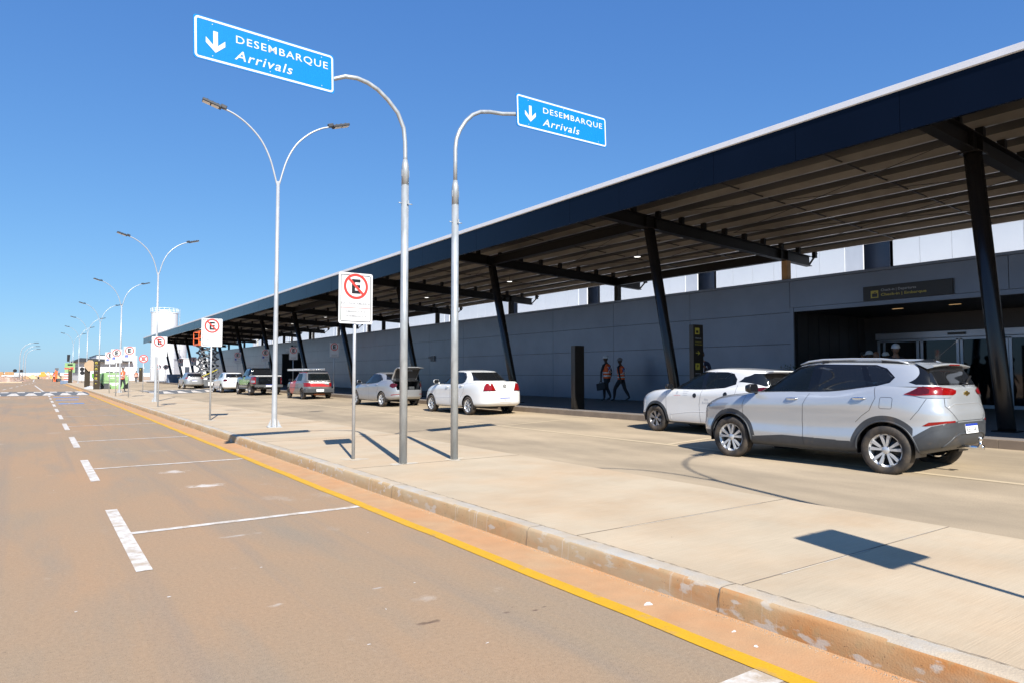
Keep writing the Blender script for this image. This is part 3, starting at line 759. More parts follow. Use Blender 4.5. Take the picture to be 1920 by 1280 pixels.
lampspec = [((4.6, 35.98, .15), R(3), 'second nearest street lamp, behind the blue sign posts'), ((4.75, 54.7, .15), R(8), 'third nearest street lamp, beside the worker on the island'),
            ((4.7, 73.6, .15), R(8), 'fourth street lamp, rising just right of the pale green skip'), ((4.7, 92.5, .15), R(8), 'fifth street lamp along the island'),
            ((4.7, 111.4, .15), R(8), 'sixth street lamp along the island'), ((4.7, 130.3, .15), R(8), 'farthest two-armed street lamp of the island row')]
L0['label'] = 'nearest and tallest-looking two-armed street lamp, beside the large blue sign'; L0['group'] = 'two-armed street lamps along the island'
for loc, rz, lab in lampspec: dup(L0, loc, rz, lab)
dup(L0, (5.62, -.9, .15), R(-2), 'street lamp out of view whose curved shadow crosses the terminal road')

# single-arm lamps beyond the junction
def arm_lamp(loc):
    t = thing('street_lamp', '', 'street lamp', loc)
    pts = [(0, 0, 0), (0, 0, 3), (.02, 0, 4.8), (.25, 0, 5.9), (.8, 0, 6.6), (1.5, 0, 6.95), (2.1, 0, 7.05)]
    b = MB(); b.tube(pts, [.09, .075, .06, .05, .045, .04, .04], 10); b.build('pole', 'lamp', t)
    b = MB(); b.box(2.05, 2.75, -.14, .14, 7.02, 7.13); b.build('lamp_head', 'dark', t, bevel=.02)
    return t
A0 = arm_lamp((-2.6, 153, 0)); A0['label'] = 'nearest single-arm street lamp beyond the junction at far left'; A0['group'] = 'single-arm street lamps beyond the junction'
dup(A0, (-2.35, 172, 0), 0, 'middle one of the single-arm street lamps at far left')
dup(A0, (-2.2, 191, 0), 0, 'farthest single-arm street lamp at far left')

# ------------------------------------------------------------------ large blue gantry signs
def gantry(loc, side, lab, x0, x1, zc, rz, tilt, ztop, mirror):
    """pole at loc; the arm bends towards side (-1 left, 1 right); the sign spans x0..x1 (local) centred at height zc"""
    t = thing('arrivals_sign', lab, 'direction sign', loc, 0, 'blue arrivals signs on bent posts')
    H = 4.42 if side < 0 else 4.25
    b = MB(); b.tube([(0, 0, 0), (0, 0, H - .35)], [.058, .055], 20); b.tube([(0, 0, H - .35), (0, 0, H - .06), (0, 0, H + .04)], [.0545, .053, .033], 20)
    for z, r in ((H - .35, .0565),): b.lathe([(r, z), (r, z + .008)], 20)
    for s in (-1, 1):
        b.box(s * .056 - .004, s * .056 + .004, -.012, .012, H - .22, H - .12)
        b.tube([(s * .05, -.01, H - .62), (s * .11, -.02, H - .62)], .008, 6)
    b.box(.004, .03, -.075, -.058, H - .64, H - .58)
    b.build('pole', 'galv', t)
    xa = x0 if side > 0 else x1; Pz = ztop
    if side < 0: pts = [(0, 0, H), (0, 4.50), (-.005, 4.72), (-.03, 4.93), (-.125, 5.14), (-.28, 5.30), (-.44, 5.42), (-.59, 5.485), (-.75, 5.515), (-.92, 5.50), (x1, 5.47), (x1 - 1.5, 5.36)]
    else: pts = [(0, 0, H), (0, 4.60), (.0, 4.80), (.02, 4.95), (.08, 5.10), (.19, 5.27), (.32, 5.40), (.47, 5.485), (.66, 5.53), (.90, 5.555), (x0, 5.575), (x0 + 1.6, 5.62)]
    yb = .045; cx_ = (x0 + x1) / 2
    pts = [(p[0], yb * min(1, abs(p[0])) if k < len(pts) - 2 else yb + math.sin(rz) * (p[0] - cx_), p[-1]) for k, p in enumerate(pts)]
    b = MB(); b.tube(pts, .031, 16); b.build('arm', 'galv', t)
    w = x1 - x0; h = .545
    g = bpy.data.objects.new('sign_board', None)
    b = MB(); b.prism(rrect(-w / 2, w / 2, -h / 2, h / 2, .035), 'y', -.012, 0)
    rframe(b, -w / 2 + .012, w / 2 - .012, -h / 2 + .012, h / 2 - .012, .05, .026, -.0145, 1)
    # arrow
    ax, az = -w * .36, -.01
    ar = [(-.036, .135), (.036, .135), (.036, -.02), (.125, .055), (.125, -.025), (0, -.145), (-.125, -.025), (-.125, .055), (-.036, -.02)]
    ar = [(-.028, .13), (.028, .13), (.028, -.045), (.115, .045), (.13, .0), (.13, -.02), (0, -.135), (-.13, -.02), (-.13, .0), (-.115, .045), (-.028, -.045)]
    ar = [(-.028, .13), (.028, .13), (.028, -.05), (.118, .035), (.118, -.035), (0, -.14), (-.118, -.035), (-.118, .035), (-.028, -.05)]
    b.add([(ax + p[0], -.0150, az + p[1]) for p in ar], [(0, 1, 2, 8), (2, 3, 4, 5), (5, 6, 7, 8), (2, 5, 8)], 1)
    put_text(b, 'DESEMBARQUE', -w * .225, -.0152, .035, w * .675, .115, 1, bold=.004, spacing=1.15)
    put_text(b, 'Arrivals', -w * .235, -.0152, -.165, w * .41, .125, 1, bold=.006, shear=.25, spacing=1.15)
    for px, pz in ((-w * .38, .2), (w * .40, .2), (-w * .38, -.2), (w * .40, -.2), (0, .21), (0.02, -.2)): disc_flat(b, px, pz, -.0149, .006, 1, 8)
    b.box(-w * .42, -w * .40, .0, .01, -h * .4, h * .4, 2); b.box(w * .40, w * .42, .0, .01, -h * .4, h * .4, 2)
    o = b.build('sign_board', ['signblue', 'signwhite', 'galv2'], t)
    o.location = ((x0 + x1) / 2, 0, zc); o.rotation_euler = (0, tilt, rz)
    return t
gantry((4.40, 9.10, .15), -1, 'large blue arrivals sign at left, on the bent galvanised post nearer the kerb', -2.94, -1.06, 5.48, R(7), R(-1.6), 5.42, False)
gantry((5.26, 9.11, .15), 1, 'right-hand blue arrivals sign, its arm bending right towards the canopy', 1.10, 3.23, 5.675, R(4), R(-2.0), 5.68, True)

# ------------------------------------------------------------------ upright parking signs
def sign_letters(b, kind, w, h):
    cz = h * .235; r = w * .36
    if kind == 'nostop':
        rframe(b, -w / 2 + .03, w / 2 - .03, -h / 2 + .03, h / 2 - .03, .03, .010, -.0085, 2)
        ring_flat(b, 0, cz, -.0095, r * .80, r, 1)
        put_text(b, 'E', -r * .34, -.0090, cz - r * .56, r * .72, r * 1.12, 2, bold=.035)
        q = .7071; tt = r * .095
        a = [(-q * r * .86 - tt * q * 1, q * r * .86 - tt * q), (-q * r * .86 + tt * q, q * r * .86 + tt * q), (q * r * .86 + tt * q, -q * r * .86 + tt * q), (q * r * .86 - tt * q, -q * r * .86 - tt * q)]
        b.add([(p[0], -.0100, p[1] + cz) for p in a], [(0, 1, 2, 3)], 1)
        put_text(b, 'NA LINHA AMARELA', -w * .42, -.0090, -h * .125, w * .84, h * .040, 3, bold=.004)
        b.box(-w * .43, w * .43, -.0095, -.0085, -h * .195, -h * .187, 1)
        put_text(b, 'EMBARQUE E', -w * .28, -.0090, -h * .285, w * .56, h * .040, 3, bold=.004)
        put_text(b, 'DESEMBARQUE', -w * .33, -.0090, -h * .375, w * .66, h * .040, 3, bold=.004)
    else:
        r = w * .38; cz = h * .22
        rframe(b, -w / 2 + .015, w / 2 - .015, -h / 2 + .015, h / 2 - .015, .03, .012, -.0085, 3)
        ring_flat(b, 0, cz, -.0095, r * .80, r, 1)
        put_text(b, 'E', -r * .36, -.0090, cz - r * .56, r * .74, r * 1.12, 2, bold=.05)
        if kind == 'wheelchair':
            b.box(-w * .36, -w * .12, -.0095, -.0085, -h * .24, -h * .08, 4)
            ring_flat(b, -w * .235, -h * .185, -.0102, .018, .028, 0, 16)
            for k in range(2): b.box(-w * .04, w * .36, -.0095, -.0085, -h * .13 - .05 * k, -h * .115 - .05 * k, 3)
        b.box(-w * .42, w * .42, -.0095, -.0085, -h * .275, -h * .27, 3)
        for k, q in enumerate((.30, .34)): b.box(-w * q, w * q, -.0095, -.0085, -h * .335 - .055 * k, -h * .318 - .055 * k, 3)
def parking_sign(loc, kind, lab, grp, w=.55, h=.78, top=2.84, rz=0):
    t = thing('no_stopping_sign' if kind == 'nostop' else 'parking_sign', lab, 'road sign', loc, rz, grp)
    b = MB(); b.tube([(0, .03, 0), (0, .03, top - .05)], .0255, 14)
    b.tube([(0, .03, top - .05), (0, .03, top - .04)], .028, 14); b.build('post', 'galv2', t)
    b = MB(); b.prism(rrect(-w / 2, w / 2, -h / 2, h / 2, .03), 'y', -.006, 0)
    if kind == 'nostop':
        pass
    sign_letters(b, kind, w, h)
    b.box(-.03, .03, .0, .006, -h * .3, -h * .26, 5); b.box(-.03, .03, .0, .006, h * .26, h * .3, 5)
    disc_flat(b, 0, -h * .455, -.0102, .006, 3, 8)
    o = b.build('sign_board', ['signwhite', 'signred', 'signblack', 'signgrey', 'plateb', 'galv2'], t); o.location = (0, -.001, top - h / 2)
    return t
G1 = 'no stopping signs along the island'
N0 = parking_sign((4.0, 9.97, .15), 'nostop', 'nearest and largest no stopping sign, just left of the two blue sign posts', G1, rz=R(1))
dup(N0, (4.02, 20.6, .15), 0, 'second nearest no stopping sign, in front of the orange scissor lift', G1)
dup(N0, (3.95, 30.1, .06), 0, 'third no stopping sign, in front of the white tank', G1)
dup(N0, (4.30, -.02, .15), 0, 'no stopping sign out of view whose square-cornered shadow lies on the near pavement', G1)
G2 = 'parking E signs on the island'
E0 = parking_sign((4.2, 43.3, .15), 'wheelchair', 'tallest of the three parking signs beside the worker on the island', G2, w=.58, h=.80, top=2.80)
dup(E0, (3.78, 45.7, .07), 0, 'middle one of the three parking signs left of the worker', G2)
dup(E0, (4.05, 53.6, .10), 0, 'leftmost of the three parking signs, just in front of the green skip', G2)
G3 = 'parking E signs beside the building'
F0 = parking_sign((14.25, 38.7, .30), 'plain', 'plain parking sign right of the red and grey hatchback, before the grey wall', G3, w=.58, h=.86, top=2.95)
F1 = dup(F0, (14.2, 46.3, .30), 0, 'parking sign rising behind the ladders on the hatchback roof', G3)
F2 = parking_sign((14.2, 53.2, .30), 'wheelchair', 'parking sign with a small blue square, before the dark second entrance', G3, w=.60, h=.94, top=3.0)
dup(F2, (14.2, 62.0, .30), 0, 'parking sign with a small blue square rising behind the black pickup', G3)
dup(F2, (14.35, 83.0, .30), 0, 'shaded parking sign just left of the scissor lift', G3)
dup(F2, (14.45, 92.0, .30), 0, 'shaded parking sign farthest left under the canopy', G3)
def round_sign(loc, lab, r=.30, top=2.75, back=False, grp=None, cross=True):
    t = thing('round_sign', lab, 'road sign', loc, 0, grp)
    b = MB(); b.tube([(0, .03, 0), (0, .03, top)], .026, 10); b.build('post', 'galv2', t)
    b = MB(); b.lathe([(0, -.004), (r, -.004), (r, 0), (0, 0)], 32, axis='y', sm=False)
    if not back:
        ring_flat(b, 0, 0, -.0062, r * .80, r, 1)
        put_text(b, 'E', -r * .32, -.0066, -r * .45, r * .64, r * .9, 2, bold=.03)
        if cross:
            for s in (-1, 1):
                q = .7071; tt = r * .09
                a = [(-q * r * .85 * s - tt * q * s, q * r * .85 - tt * q), (-q * r * .85 * s + tt * q * s, q * r * .85 + tt * q), (q * r * .85 * s + tt * q * s, -q * r * .85 + tt * q), (q * r * .85 * s - tt * q * s, -q * r * .85 - tt * q)]
                b.add([(p[0], -.0072 - .0005 * s, p[1]) for p in a], [(0, 1, 2, 3)], 1)
    o = b.build('disc', ['signblack' if back else 'signwhite', 'signred', 'signblack'], t); o.location = (0, 0, top - r)
    return t
round_sign((6.1, 53.9, .15), 'round red crossed-out E sign on a thin post beside the terminal road', .28, 2.62)
B0 = round_sign((-3.2, 150, 0), 'black back of a round sign at far left, left of the single-arm lamps', .30, 2.3, True, 'round sign backs at the junction')
dup(B0, (-2.55, 168, 0), 0, 'black back of a round sign between the single-arm lamps', 'round sign backs at the junction')
b2 = dup(B0, (5.6, 122, 0.15), 0, 'black round sign back just right of the far brown totem, upper', 'round sign backs at the junction')
dup(B0, (5.55, 120, -.42), 0, 'black round sign back just right of the far brown totem, lower', 'round sign backs at the junction')
C0_ = round_sign((13.6, 104, .1), 'small red and white round sign by the fence, left one of two', .33, 2.6, False, 'small round signs by the fence', False)
dup(C0_, (14.5, 104, .1), 0, 'small red and white round sign by the fence, right one of two', 'small round signs by the fence')

# ------------------------------------------------------------------ totems
def totem(loc, lab, w, d, h, items, grp='brown wayfinding totems', m='totem', rz=0):
    t = thing('totem_sign', lab, 'totem sign', loc, rz, grp)
    b = MB(); b.box(-w / 2, w / 2, -d / 2, d / 2, .015, h); b.build('body', m, t, bevel=.01)
    b = MB(); b.box(-w / 2 - .02, w / 2 + .02, -d / 2 - .02, d / 2 + .02, 0, .014); b.build('base_plate', 'black', t)
    if items:
        for it in items:
            b = MB(); k, z = it[0], it[1]; y = -d / 2 - .003
            if k == 'box':
                b.box(-w * .32, -w * .32 + .17, y, y + .002, z, z + .17, 0)
                put_text(b, it[2], -w * .32 + .045, y - .001, z + .035, .08, .10, 1, bold=.02)
            elif k == 'bag':
                b.box(-w * .32, -w * .32 + .17, y, y + .002, z, z + .17, 0); b.box(-w * .32 + .03, -w * .32 + .13, y - .001, y, z + .03, z + .10, 1)
            elif k == 'arrow':
                s = it[2]; x0 = -w * .28 + .085
                b.add([(x0 - s * .08, y, z + .075), (x0 - s * .08, y, z + .095), (x0 + s * .05, y, z + .095), (x0 + s * .05, y, z + .075)], [(0, 1, 2, 3)], 0)
                b.add([(x0, y, z + .15), (x0 + s * .085, y, z + .085), (x0, y, z + .02), (x0 + s * .0, y, z + .05), (x0 + s * .05, y, z + .085), (x0, y, z + .12)], [(0, 1, 4, 5), (1, 2, 3, 4)], 0)
            elif k == 'text': put_text(b, it[2], -w * .32, y, z, it[3], it[4], it[5], bold=.01)
            b.build({'box': 'pictogram', 'bag': 'pictogram', 'arrow': 'arrow', 'text': 'lettering'}[it[0]], ['yellowfilm', m, 'fadedlet'], t)
    return t
totem((14.62, 12.3, .30), 'black totem with yellow pictograms and an arrow, beside the photographer', .40, .15, 2.46,
      [('bag', 2.2), ('text', 2.08, 'Check-in', .24, .035, 2), ('text', 1.98, 'Check-in', .24, .035, 0), ('text', 1.91, 'Embarque', .28, .035, 0), ('arrow', 1.62, 1), ('box', 1.26, 'P'), ('text', 1.14, 'Parking', .2, .03, 2)], m='totemd')
totem((14.5, 17.1, .30), 'plain black totem standing before the grey wall left of the two walking workers', .40, .20, 2.06, None, m='totemd')
tt = [('bag', 2.12), ('text', 1.98, 'Check-in', .22, .04, 2), ('text', 1.90, 'Embarque', .25, .04, 0), ('bag', 1.62), ('text', 1.50, 'Arrivals', .22, .04, 2), ('arrow', 1.14, 1), ('box', .84, 'P'), ('text', .72, 'Parking', .22, .04, 2), ('arrow', .40, -1)]
totem((4.15, 67.3, .15), 'tall brown totem with yellow pictograms in front of the pale green skip', .46, .2, 2.40, tt)
totem((4.1, 79.5, .15), 'brown totem standing behind the beige six-sided board', .48, .2, 2.3, None)
totem((3.95, 117, .15), 'narrow brown totem far down the island beside the blue-grey bin', .5, .2, 2.0, [('bag', 1.7)])
totem((14.7, 133, .1), 'small brown totem standing before the distant fence', .6, .25, 2.4, [('bag', 2.0)])
b = MB(); b.prism([(-.50, -.05), (-.12, -.55), (.30, -.50), (.52, .05), (.22, .52), (-.10, .55), (-.46, .22)], 'y', -.03, .03)
o = b.build('hexagonal_board', 'card'); o.location = (4.28, 79.2, 2.25); tag(o, 'beige six-sided board leaning against the rear brown totem', 'board')

# ------------------------------------------------------------------ skips and clutter on the far island
t = thing('waste_skip', 'large pale green skip with sloping sides and a dark bin before it', 'waste skip', (5.55, 69.6, .15), 0)
hexa = [(-1.02, .62), (-.92, 1.28), (-.80, 1.40), (.62, 1.40), (1.12, .98), (1.10, .62), (.62, 0), (-.62, 0)]
b = MB(); b.prism(hexa, 'y', -1.1, 1.1, 0); b.build('body', 'skip', t, bevel=.02)
b = MB(); b.box(-1.06, 1.14, -1.14, 1.14, .70, .76)
for x in (-.8, 0, .62): b.box(x, x + .06, -1.13, -1.1, .78, 1.36)
b.build('rim', 'skip', t)
b = MB()
b.box(-.55, -.1, -.9, .2, 1.40, 1.50); b.box(.1, .5, -.5, .4, 1.40, 1.47); b.build('contents', 'lid', t)
b = MB(); b.prism([(-1.02, 0), (-.64, 0), (-1.02, .5)], 'y', -1.05, 1.05); b.prism([(1.10, 0), (.64, 0), (1.10, .5)], 'y', -1.05, 1.05); b.build('skid', 'black', t)
b = MB()
for k in range(6): b.box(-.5 + .15 * k, -.39 + .15 * k, -1.104, -1.1, 1.08, 1.2)
b.box(-.35, .1, -1.104, -1.1, .92, .96); b.box(-.4, .3, -1.104, -1.1, .40, .52); b.box(-.2, .2, -1.104, -1.1, .28, .36); b.build('lettering', ['white'], t)
b = MB(); b.box(-.2, .2, -.2, .2, 0, .44); b.box(-.22, .22, -.22, .22, .44, .48); o = b.build('dark_bin', 'lid', bevel=.03); o.location = (4.95, 68.2, .15)
tag(o, 'small dark square bin on the ground before the pale green skip', 'bin')
t = thing('hopper', 'bright green hopper tapering down to a pale stand, behind the brown totem', 'hopper', (4.75, 76.5, .15), 0)
b = MB(); b.prism([(-.42, 1.32), (.5, 1.32), (.5, .98), (.12, .40), (-.02, .40), (-.40, .98)], 'y', -.4, .4); b.box(-.45, .53, -.43, .43, 1.25, 1.33); b.build('bowl', 'skipb', t, bevel=.015)
b = MB()
for x in (-.25, .3):
    for y in (-.3, .3): b.bar((x, y, 0), (x * .9, y, .95), .06, .06)
b.build('stand', 'skip', t)
def heap(name, loc, rx, ry, h, m, lab, cat, seed, n=26, kind=None):
    rr = np.random.RandomState(seed); k = 14
    vs = [(0, 0, h)]; fs = []
    for i in range(1, k + 1):
        s = i / k
        for j in range(n):
            a = 2 * math.pi * j / n; q = 1 + .12 * math.sin(3 * a + seed) + .08 * math.sin(5 * a)
            z = h * max(0, (1 - s ** 1.3)) + (rr.rand() - .4) * h * .35 * (1 - s)
            vs.append((rx * s * q * math.cos(a) + rr.randn() * .02 * rx, ry * s * q * math.sin(a) + rr.randn() * .02 * ry, max(z, 0) if i < k else -.03))
    for j in range(n): fs.append((0, 1 + j, 1 + (j + 1) % n))
    for i in range(k - 1):
        for j in range(n): fs.append((1 + i * n + j, 1 + (i + 1) * n + j, 1 + (i + 1) * n + (j + 1) % n, 1 + i * n + (j + 1) % n))
    b = MB(); b.add(vs, fs); o = b.build(name, m); o.location = loc; tag(o, lab, cat)
    return o
heap('plastic_sheeting', (3.98, 72.5, .15), .5, 3.6, .20, 'mound', 'crumpled pale plastic sheeting lying on the island before the totems', 'sheeting', 3)
b = MB(); b.box(-.45, .45, -.4, .4, 0, .5); o = b.build('storage_bin', 'bluebin', bevel=.03); o.location = (3.2, 116, .0); tag(o, 'low blue-grey bin at the far kerb, left of the narrow totem', 'bin')
b = MB(); b.box(-.42, .42, -.4, .4, 0, .62); o = b.build('black_crate', 'lid', bevel=.03); o.location = (3.3, 150, .0); tag(o, 'black crate standing right of the orange barrier in the distance', 'crate')
t = thing('striped_barrier', 'red and white striped board beside the far brown totem', 'barrier', (3.75, 125, 0))
b = MB()
for k in range(7): b.box(-.35, .35, -.03, .03, .1 + .2 * k, .1 + .2 * k + .19, k % 2)
b.build('board', ['redwhite', 'white'], t); b = MB(); b.box(-.3, -.25, -.1, .1, 0, .1); b.box(.25, .3, -.1, .1, 0, .1); b.build('feet', 'black', t)
t = thing('green_board_sign', 'pale green board on a post with a black panel above it, far down the island', 'sign', (4.1, 122, .15))
b = MB(); b.tube([(0, .05, 0), (0, .05, 3.4)], .04, 8); b.build('post', 'galv2', t)
b = MB(); b.box(-.7, .6, -.02, .02, 1.5, 2.9); b.prism([(-.45, 3.1), (-.45, 4.15), (-.05, 4.15), (-.12, 3.1)], 'y', -.02, .02, 1); b.box(-.35, .3, -.03, -.021, 2.5, 2.75, 1); b.box(-.75, -.1, -.035, -.022, 2.0, 2.2, 2); b.box(.0, .4, -.035, -.022, 1.9, 2.3, 2)
b.build('board', ['skip', 'signblack', 'redwhite'], t)
b = MB(); b.prism([(-.35, 0), (.3, 0), (.22, 1.5), (.34, 2.0), (.05, 1.9), (-.05, 2.3), (-.2, 1.7), (-.42, 1.2)], 'y', -.15, .15); o = b.build('orange_barrier', 'orange'); o.location = (2.95, 155, 0); tag(o, 'upright orange barrier mesh standing at the far end of the road', 'barrier')

# ------------------------------------------------------------------ far works yard, left
heap('rubble_heap', (-4.6, 151, -.02), 3.0, 7, .95, 'rust', 'reddish rubble heap on the kerbed corner at far left', 'rubble', 7)
heap('rubble_heap', (-7.0, 186, -.02), 5.5, 9, 1.0, 'rust', 'long reddish rubble heap behind the white roll at far left', 'rubble', 8)
heap('soil_bank', (3.0, 268, -.02), 14, 8, 1.0, 'rust', 'red soil bank closing the far end of the road', 'soil bank', 9)
heap('soil_bank', (-9, 262, -.02), 9, 10, 1.4, 'rust', 'red soil bank at far left behind the crates', 'soil bank', 10)
heap('sand_heap', (10.5, 255, -.02), 4, 5, 1.9, 'sand', 'sand heap left of the far brown totem', 'sand heap', 11)
heap('sand_heap', (-1.0, 245, -.02), 2.2, 3, 1.1, 'sand', 'low yellow sand heap in the middle of the road end', 'sand heap', 12)
b = MB(); b.tube([(-1.5, 0, .5), (1.5, 0, .5)], .26, 16); o = b.build('white_roll', 'mound'); o.location = (-4.2, 168, .45); tag(o, 'long white roll lying on rubble at far left', 'roll of membrane')
K0 = None
for i, (x, y) in enumerate([(-5.3, 200), (-7.3, 201)]):
    t = thing('wooden_crate', ['brown crate at far left, right one of the pair', 'brown crate at far left, partly cut by the picture edge'][i], 'crate', (x, y, 0), 0, 'brown crates at far left')
    b = MB(); b.box(-.85, .85, -1, 1, .4, 1.9); b.box(-.85, .85, -1, 1, .0, .38); b.build('box', 'cardbrown', t, bevel=.05)
t = thing('digger', 'small yellow digger working at the far end of the road', 'digger', (1.4, 238, 0))
b = MB(); b.box(-.9, .9, -1.2, 1.2, .6, 1.3); b.box(-.5, .5, -.8, .3, 1.3, 2.0); b.build('body', 'machine', t, bevel=.06)
b = MB(); b.box(-1.2, -.8, -1.5, 1.5, 0, .6); b.box(.8, 1.2, -1.5, 1.5, 0, .6); b.build('track', 'black', t, bevel=.1)
b = MB(); b.bar((.3, -.8, 1.2), (1.4, -1.2, 2.0), .2, .2); b.bar((1.4, -1.2, 2.0), (2.0, -1.4, .6), .16, .16); b.box(1.75, 2.25, -1.7, -1.2, .2, .6); b.build('arm', 'machine', t)
for i_, (x_, y_, q_, h_, m_, l_) in enumerate([(2.2, 232, 1.2, .8, 'rust', 'small red heap right of the digger'), (-2.6, 236, 1.4, .9, 'cardbrown', 'brown heap left of the digger'), (4.6, 244, 1.8, 1.3, 'sand', 'yellowish heap under the dark upright machine'), (-4.0, 240, 1.3, 1.2, 'rust', 'red heap at the left end of the far road edge')]): heap('rubble_heap', (x_, y_, -.02), q_, 2, h_, m_, l_, 'rubble', 40 + i_, 14)
t = thing('water_pump', 'dark upright machine on the horizon above the road end', 'machine', (5.2, 262, 0))
b = MB(); b.box(-.9, .9, -.6, .6, .5, 1.8); b.tube([(0, 0, 1.8), (0, 0, 3.0)], .25, 8); b.box(-.5, .5, -.3, .3, 2.7, 3.3); b.build('engine', 'liftgrey', t); b = MB(); b.box(-1, 1, -.7, .7, 0, .5); b.build('base', 'black', t)
b = MB()
for k in range(40): b.box(-75 + 5 * k + .04, -70 + 5 * k - .04, 0, .4, 0, 1.95)
o = b.build('boundary_wall', 'bwall'); o.location = (0, 420, 0); tag(o, 'long low white boundary wall on the horizon', 'wall')
b = MB(); b.box(-12, -1.9, 136.5, 142.5, -.02, .14); struct(b.build('corner_pavement', 'brush', bevel=.02))

# ------------------------------------------------------------------ buildings, tanks and fence at the back
t = thing('white_outbuilding', 'low white building with a dark overhanging roof beyond the skips', 'building', (0, 0, 0))
b = MB(); b.box(7.2, 18.0, 170, 200, 0, 4.0); b.build('wall', 'bwall', t)
b = MB(); b.add([(6.4, 168.8, 3.95), (17.0, 168.8, 3.95), (17.0, 168.8, 4.30), (7.4, 168.8, 4.75), (6.4, 168.8, 4.2), (6.4, 201, 3.95), (17.0, 201, 3.95), (17.0, 201, 4.30), (7.4, 201, 4.75), (6.4, 201, 4.2)],
                [(0, 1, 2, 3, 4), (9, 8, 7, 6, 5), (0, 5, 6, 1), (1, 6, 7, 2), (2, 7, 8, 3), (3, 8, 9, 4), (4, 9, 5, 0)]); b.build('roof', 'dark', t)
b = MB(); b.box(10.6, 18.4, 174, 199, 4.0, 5.45); b.build('upper_block', 'bwall', t); b = MB(); b.box(10.5, 15.0, 173.9, 199, 5.45, 5.55); b.build('roof_edge', 'dark', t)
for k in range(5):
    b = MB(); b.box(7.15, 7.19, 172.5 + 5.2 * k, 175 + 5.2 * k, 1.2, 2.9); b.build('window', 'recess', t)
b = MB(); b.box(7.16, 7.19, 171, 199, 3.2, 3.45); b.build('vent_band', 'recess', t)
t = thing('white_shed', 'low white shed with a dark doorway seen under the canopy end', 'building', (0, 0, 0))
b = MB(); b.box(19.7, 26, 125, 132, 0, 3.95); b.build('wall', 'bwall', t); b = MB(); b.box(20.3, 21.0, 124.95, 124.99, 0, 2.6); b.build('doorway', 'recess', t); b = MB(); b.box(19.6, 26.1, 124.9, 132.1, 3.95, 4.05); b.build('roof_edge', 'upgrey', t)
def tank(x, y, r, h, lab):
    t = thing('storage_tank', lab, 'storage tank', (x, y, 0), 0, 'white storage tanks')
    b = MB(); b.lathe([(r, 0), (r, h)], 48); b.lathe([(r + .06, h), (r + .06, h + .08), (0, h + .7)], 48)
    for k in range(1, 5): b.lathe([(r + .012, h * k / 5), (r + .03, h * k / 5 + .03), (r + .012, h * k / 5 + .06)], 48)
    b.build('shell', 'tank', t)
    b = MB()
    for z in (.45, .95): b.lathe([(r + .12, h + z), (r + .14, h + z + .03), (r + .12, h + z + .06), (r + .10, h + z + .03), (r + .12, h + z)], 36)
    for k in range(18):
        a = 2 * math.pi * k / 18; b.tube([((r + .12) * math.cos(a), (r + .12) * math.sin(a), h), ((r + .12) * math.cos(a), (r + .12) * math.sin(a), h + 1.0)], .03, 5)
    b.build('guard_rail', 'white', t)
    b = MB()
    for s in (-.25, .25): b.tube([(r + .35, s, 0), (r + .35, s, h + 1)], .03, 5)
    for k in range(int(h / .4)): b.tube([(r + .35, -.25, .4 * k), (r + .35, .25, .4 * k)], .02, 4)
    for k in range(5): b.lathe([(.42, 2 + k * 2.2), (.42, 2.06 + k * 2.2)], 14, c=(r + .45, 0, 0))
    b.build('ladder', 'lamp', t)
    return t
tank(21.6, 158, 2.5, 13.9, 'tall white storage tank with a guard rail, rising behind the canopy end')
tank(24.9, 172, 3.3, 10.7, 'lower white storage tank partly hidden behind the canopy end')
t = thing('mesh_fence', 'grey wire mesh fence with angled post tops before the white tank', 'fence', (0, 0, 0))
fx = [15.6 + 1.25 * k for k in range(12)]
for x in fx:
    b = MB(); b.tube([(x, 149, 0), (x, 149, 2.35), (x + .45, 149, 2.85)], .05, 6); b.build('fence_post', 'lamp', t)
b = MB()
for k in range(9): b.box(15.6, 29.4, 149.03, 149.045, .3 + .25 * k, .315 + .25 * k)
for k in range(70): b.box(15.6 + .2 * k, 15.615 + .2 * k, 149.03, 149.045, .1, 2.35)
b.box(15.6, 29.4, 148.95, 149.1, 0, .25)
b.build('wire_mesh', 'lamp', t)
b = MB(); b.box(-.9, .9, -.7, .7, .1, 1.25); b.box(-.95, .95, -.75, .75, .55, .62); o = b.build('waste_container', 'bluebin', bevel=.05); o.location = (15.1, 100.5, .14); tag(o, 'grey-blue waste container at the foot of the farthest canopy columns', 'container')
#@@LIFT
# ------------------------------------------------------------------ scissor lift
t = thing('scissor_lift', 'scissor lift with an orange platform raised to the canopy', 'scissor lift', (12.95, 69.6, crossfall(12.95)), R(0))
b = MB(); b.box(-.6, 1.15, -1.3, 1.3, .18, .62); b.box(-.55, 1.1, -1.28, 1.28, .62, .78); b.build('chassis', 'liftgrey', t, bevel=.02)
b = MB(); b.box(.15, .75, -1.31, -1.302, .25, .55); b.build('warning_label', 'white', t)
for x in (-.62, 1.02):
    for y in (-.95, .95):
        b = MB(); b.lathe([(.0, -.1), (.22, -.1), (.26, -.06), (.26, .06), (.22, .1), (0, .1)], 20, c=(x + .05, y, .26), axis='x'); w = b.build('wheel', 'rubber', t)
        b = MB(); b.lathe([(0, -.115), (.13, -.11), (.13, -.1)], 16, c=(x + .05, y, .26), axis='x'); b.build('hub', 'white', w)
n = 5; z0, z1 = .8, 3.95; dz = (z1 - z0) / n
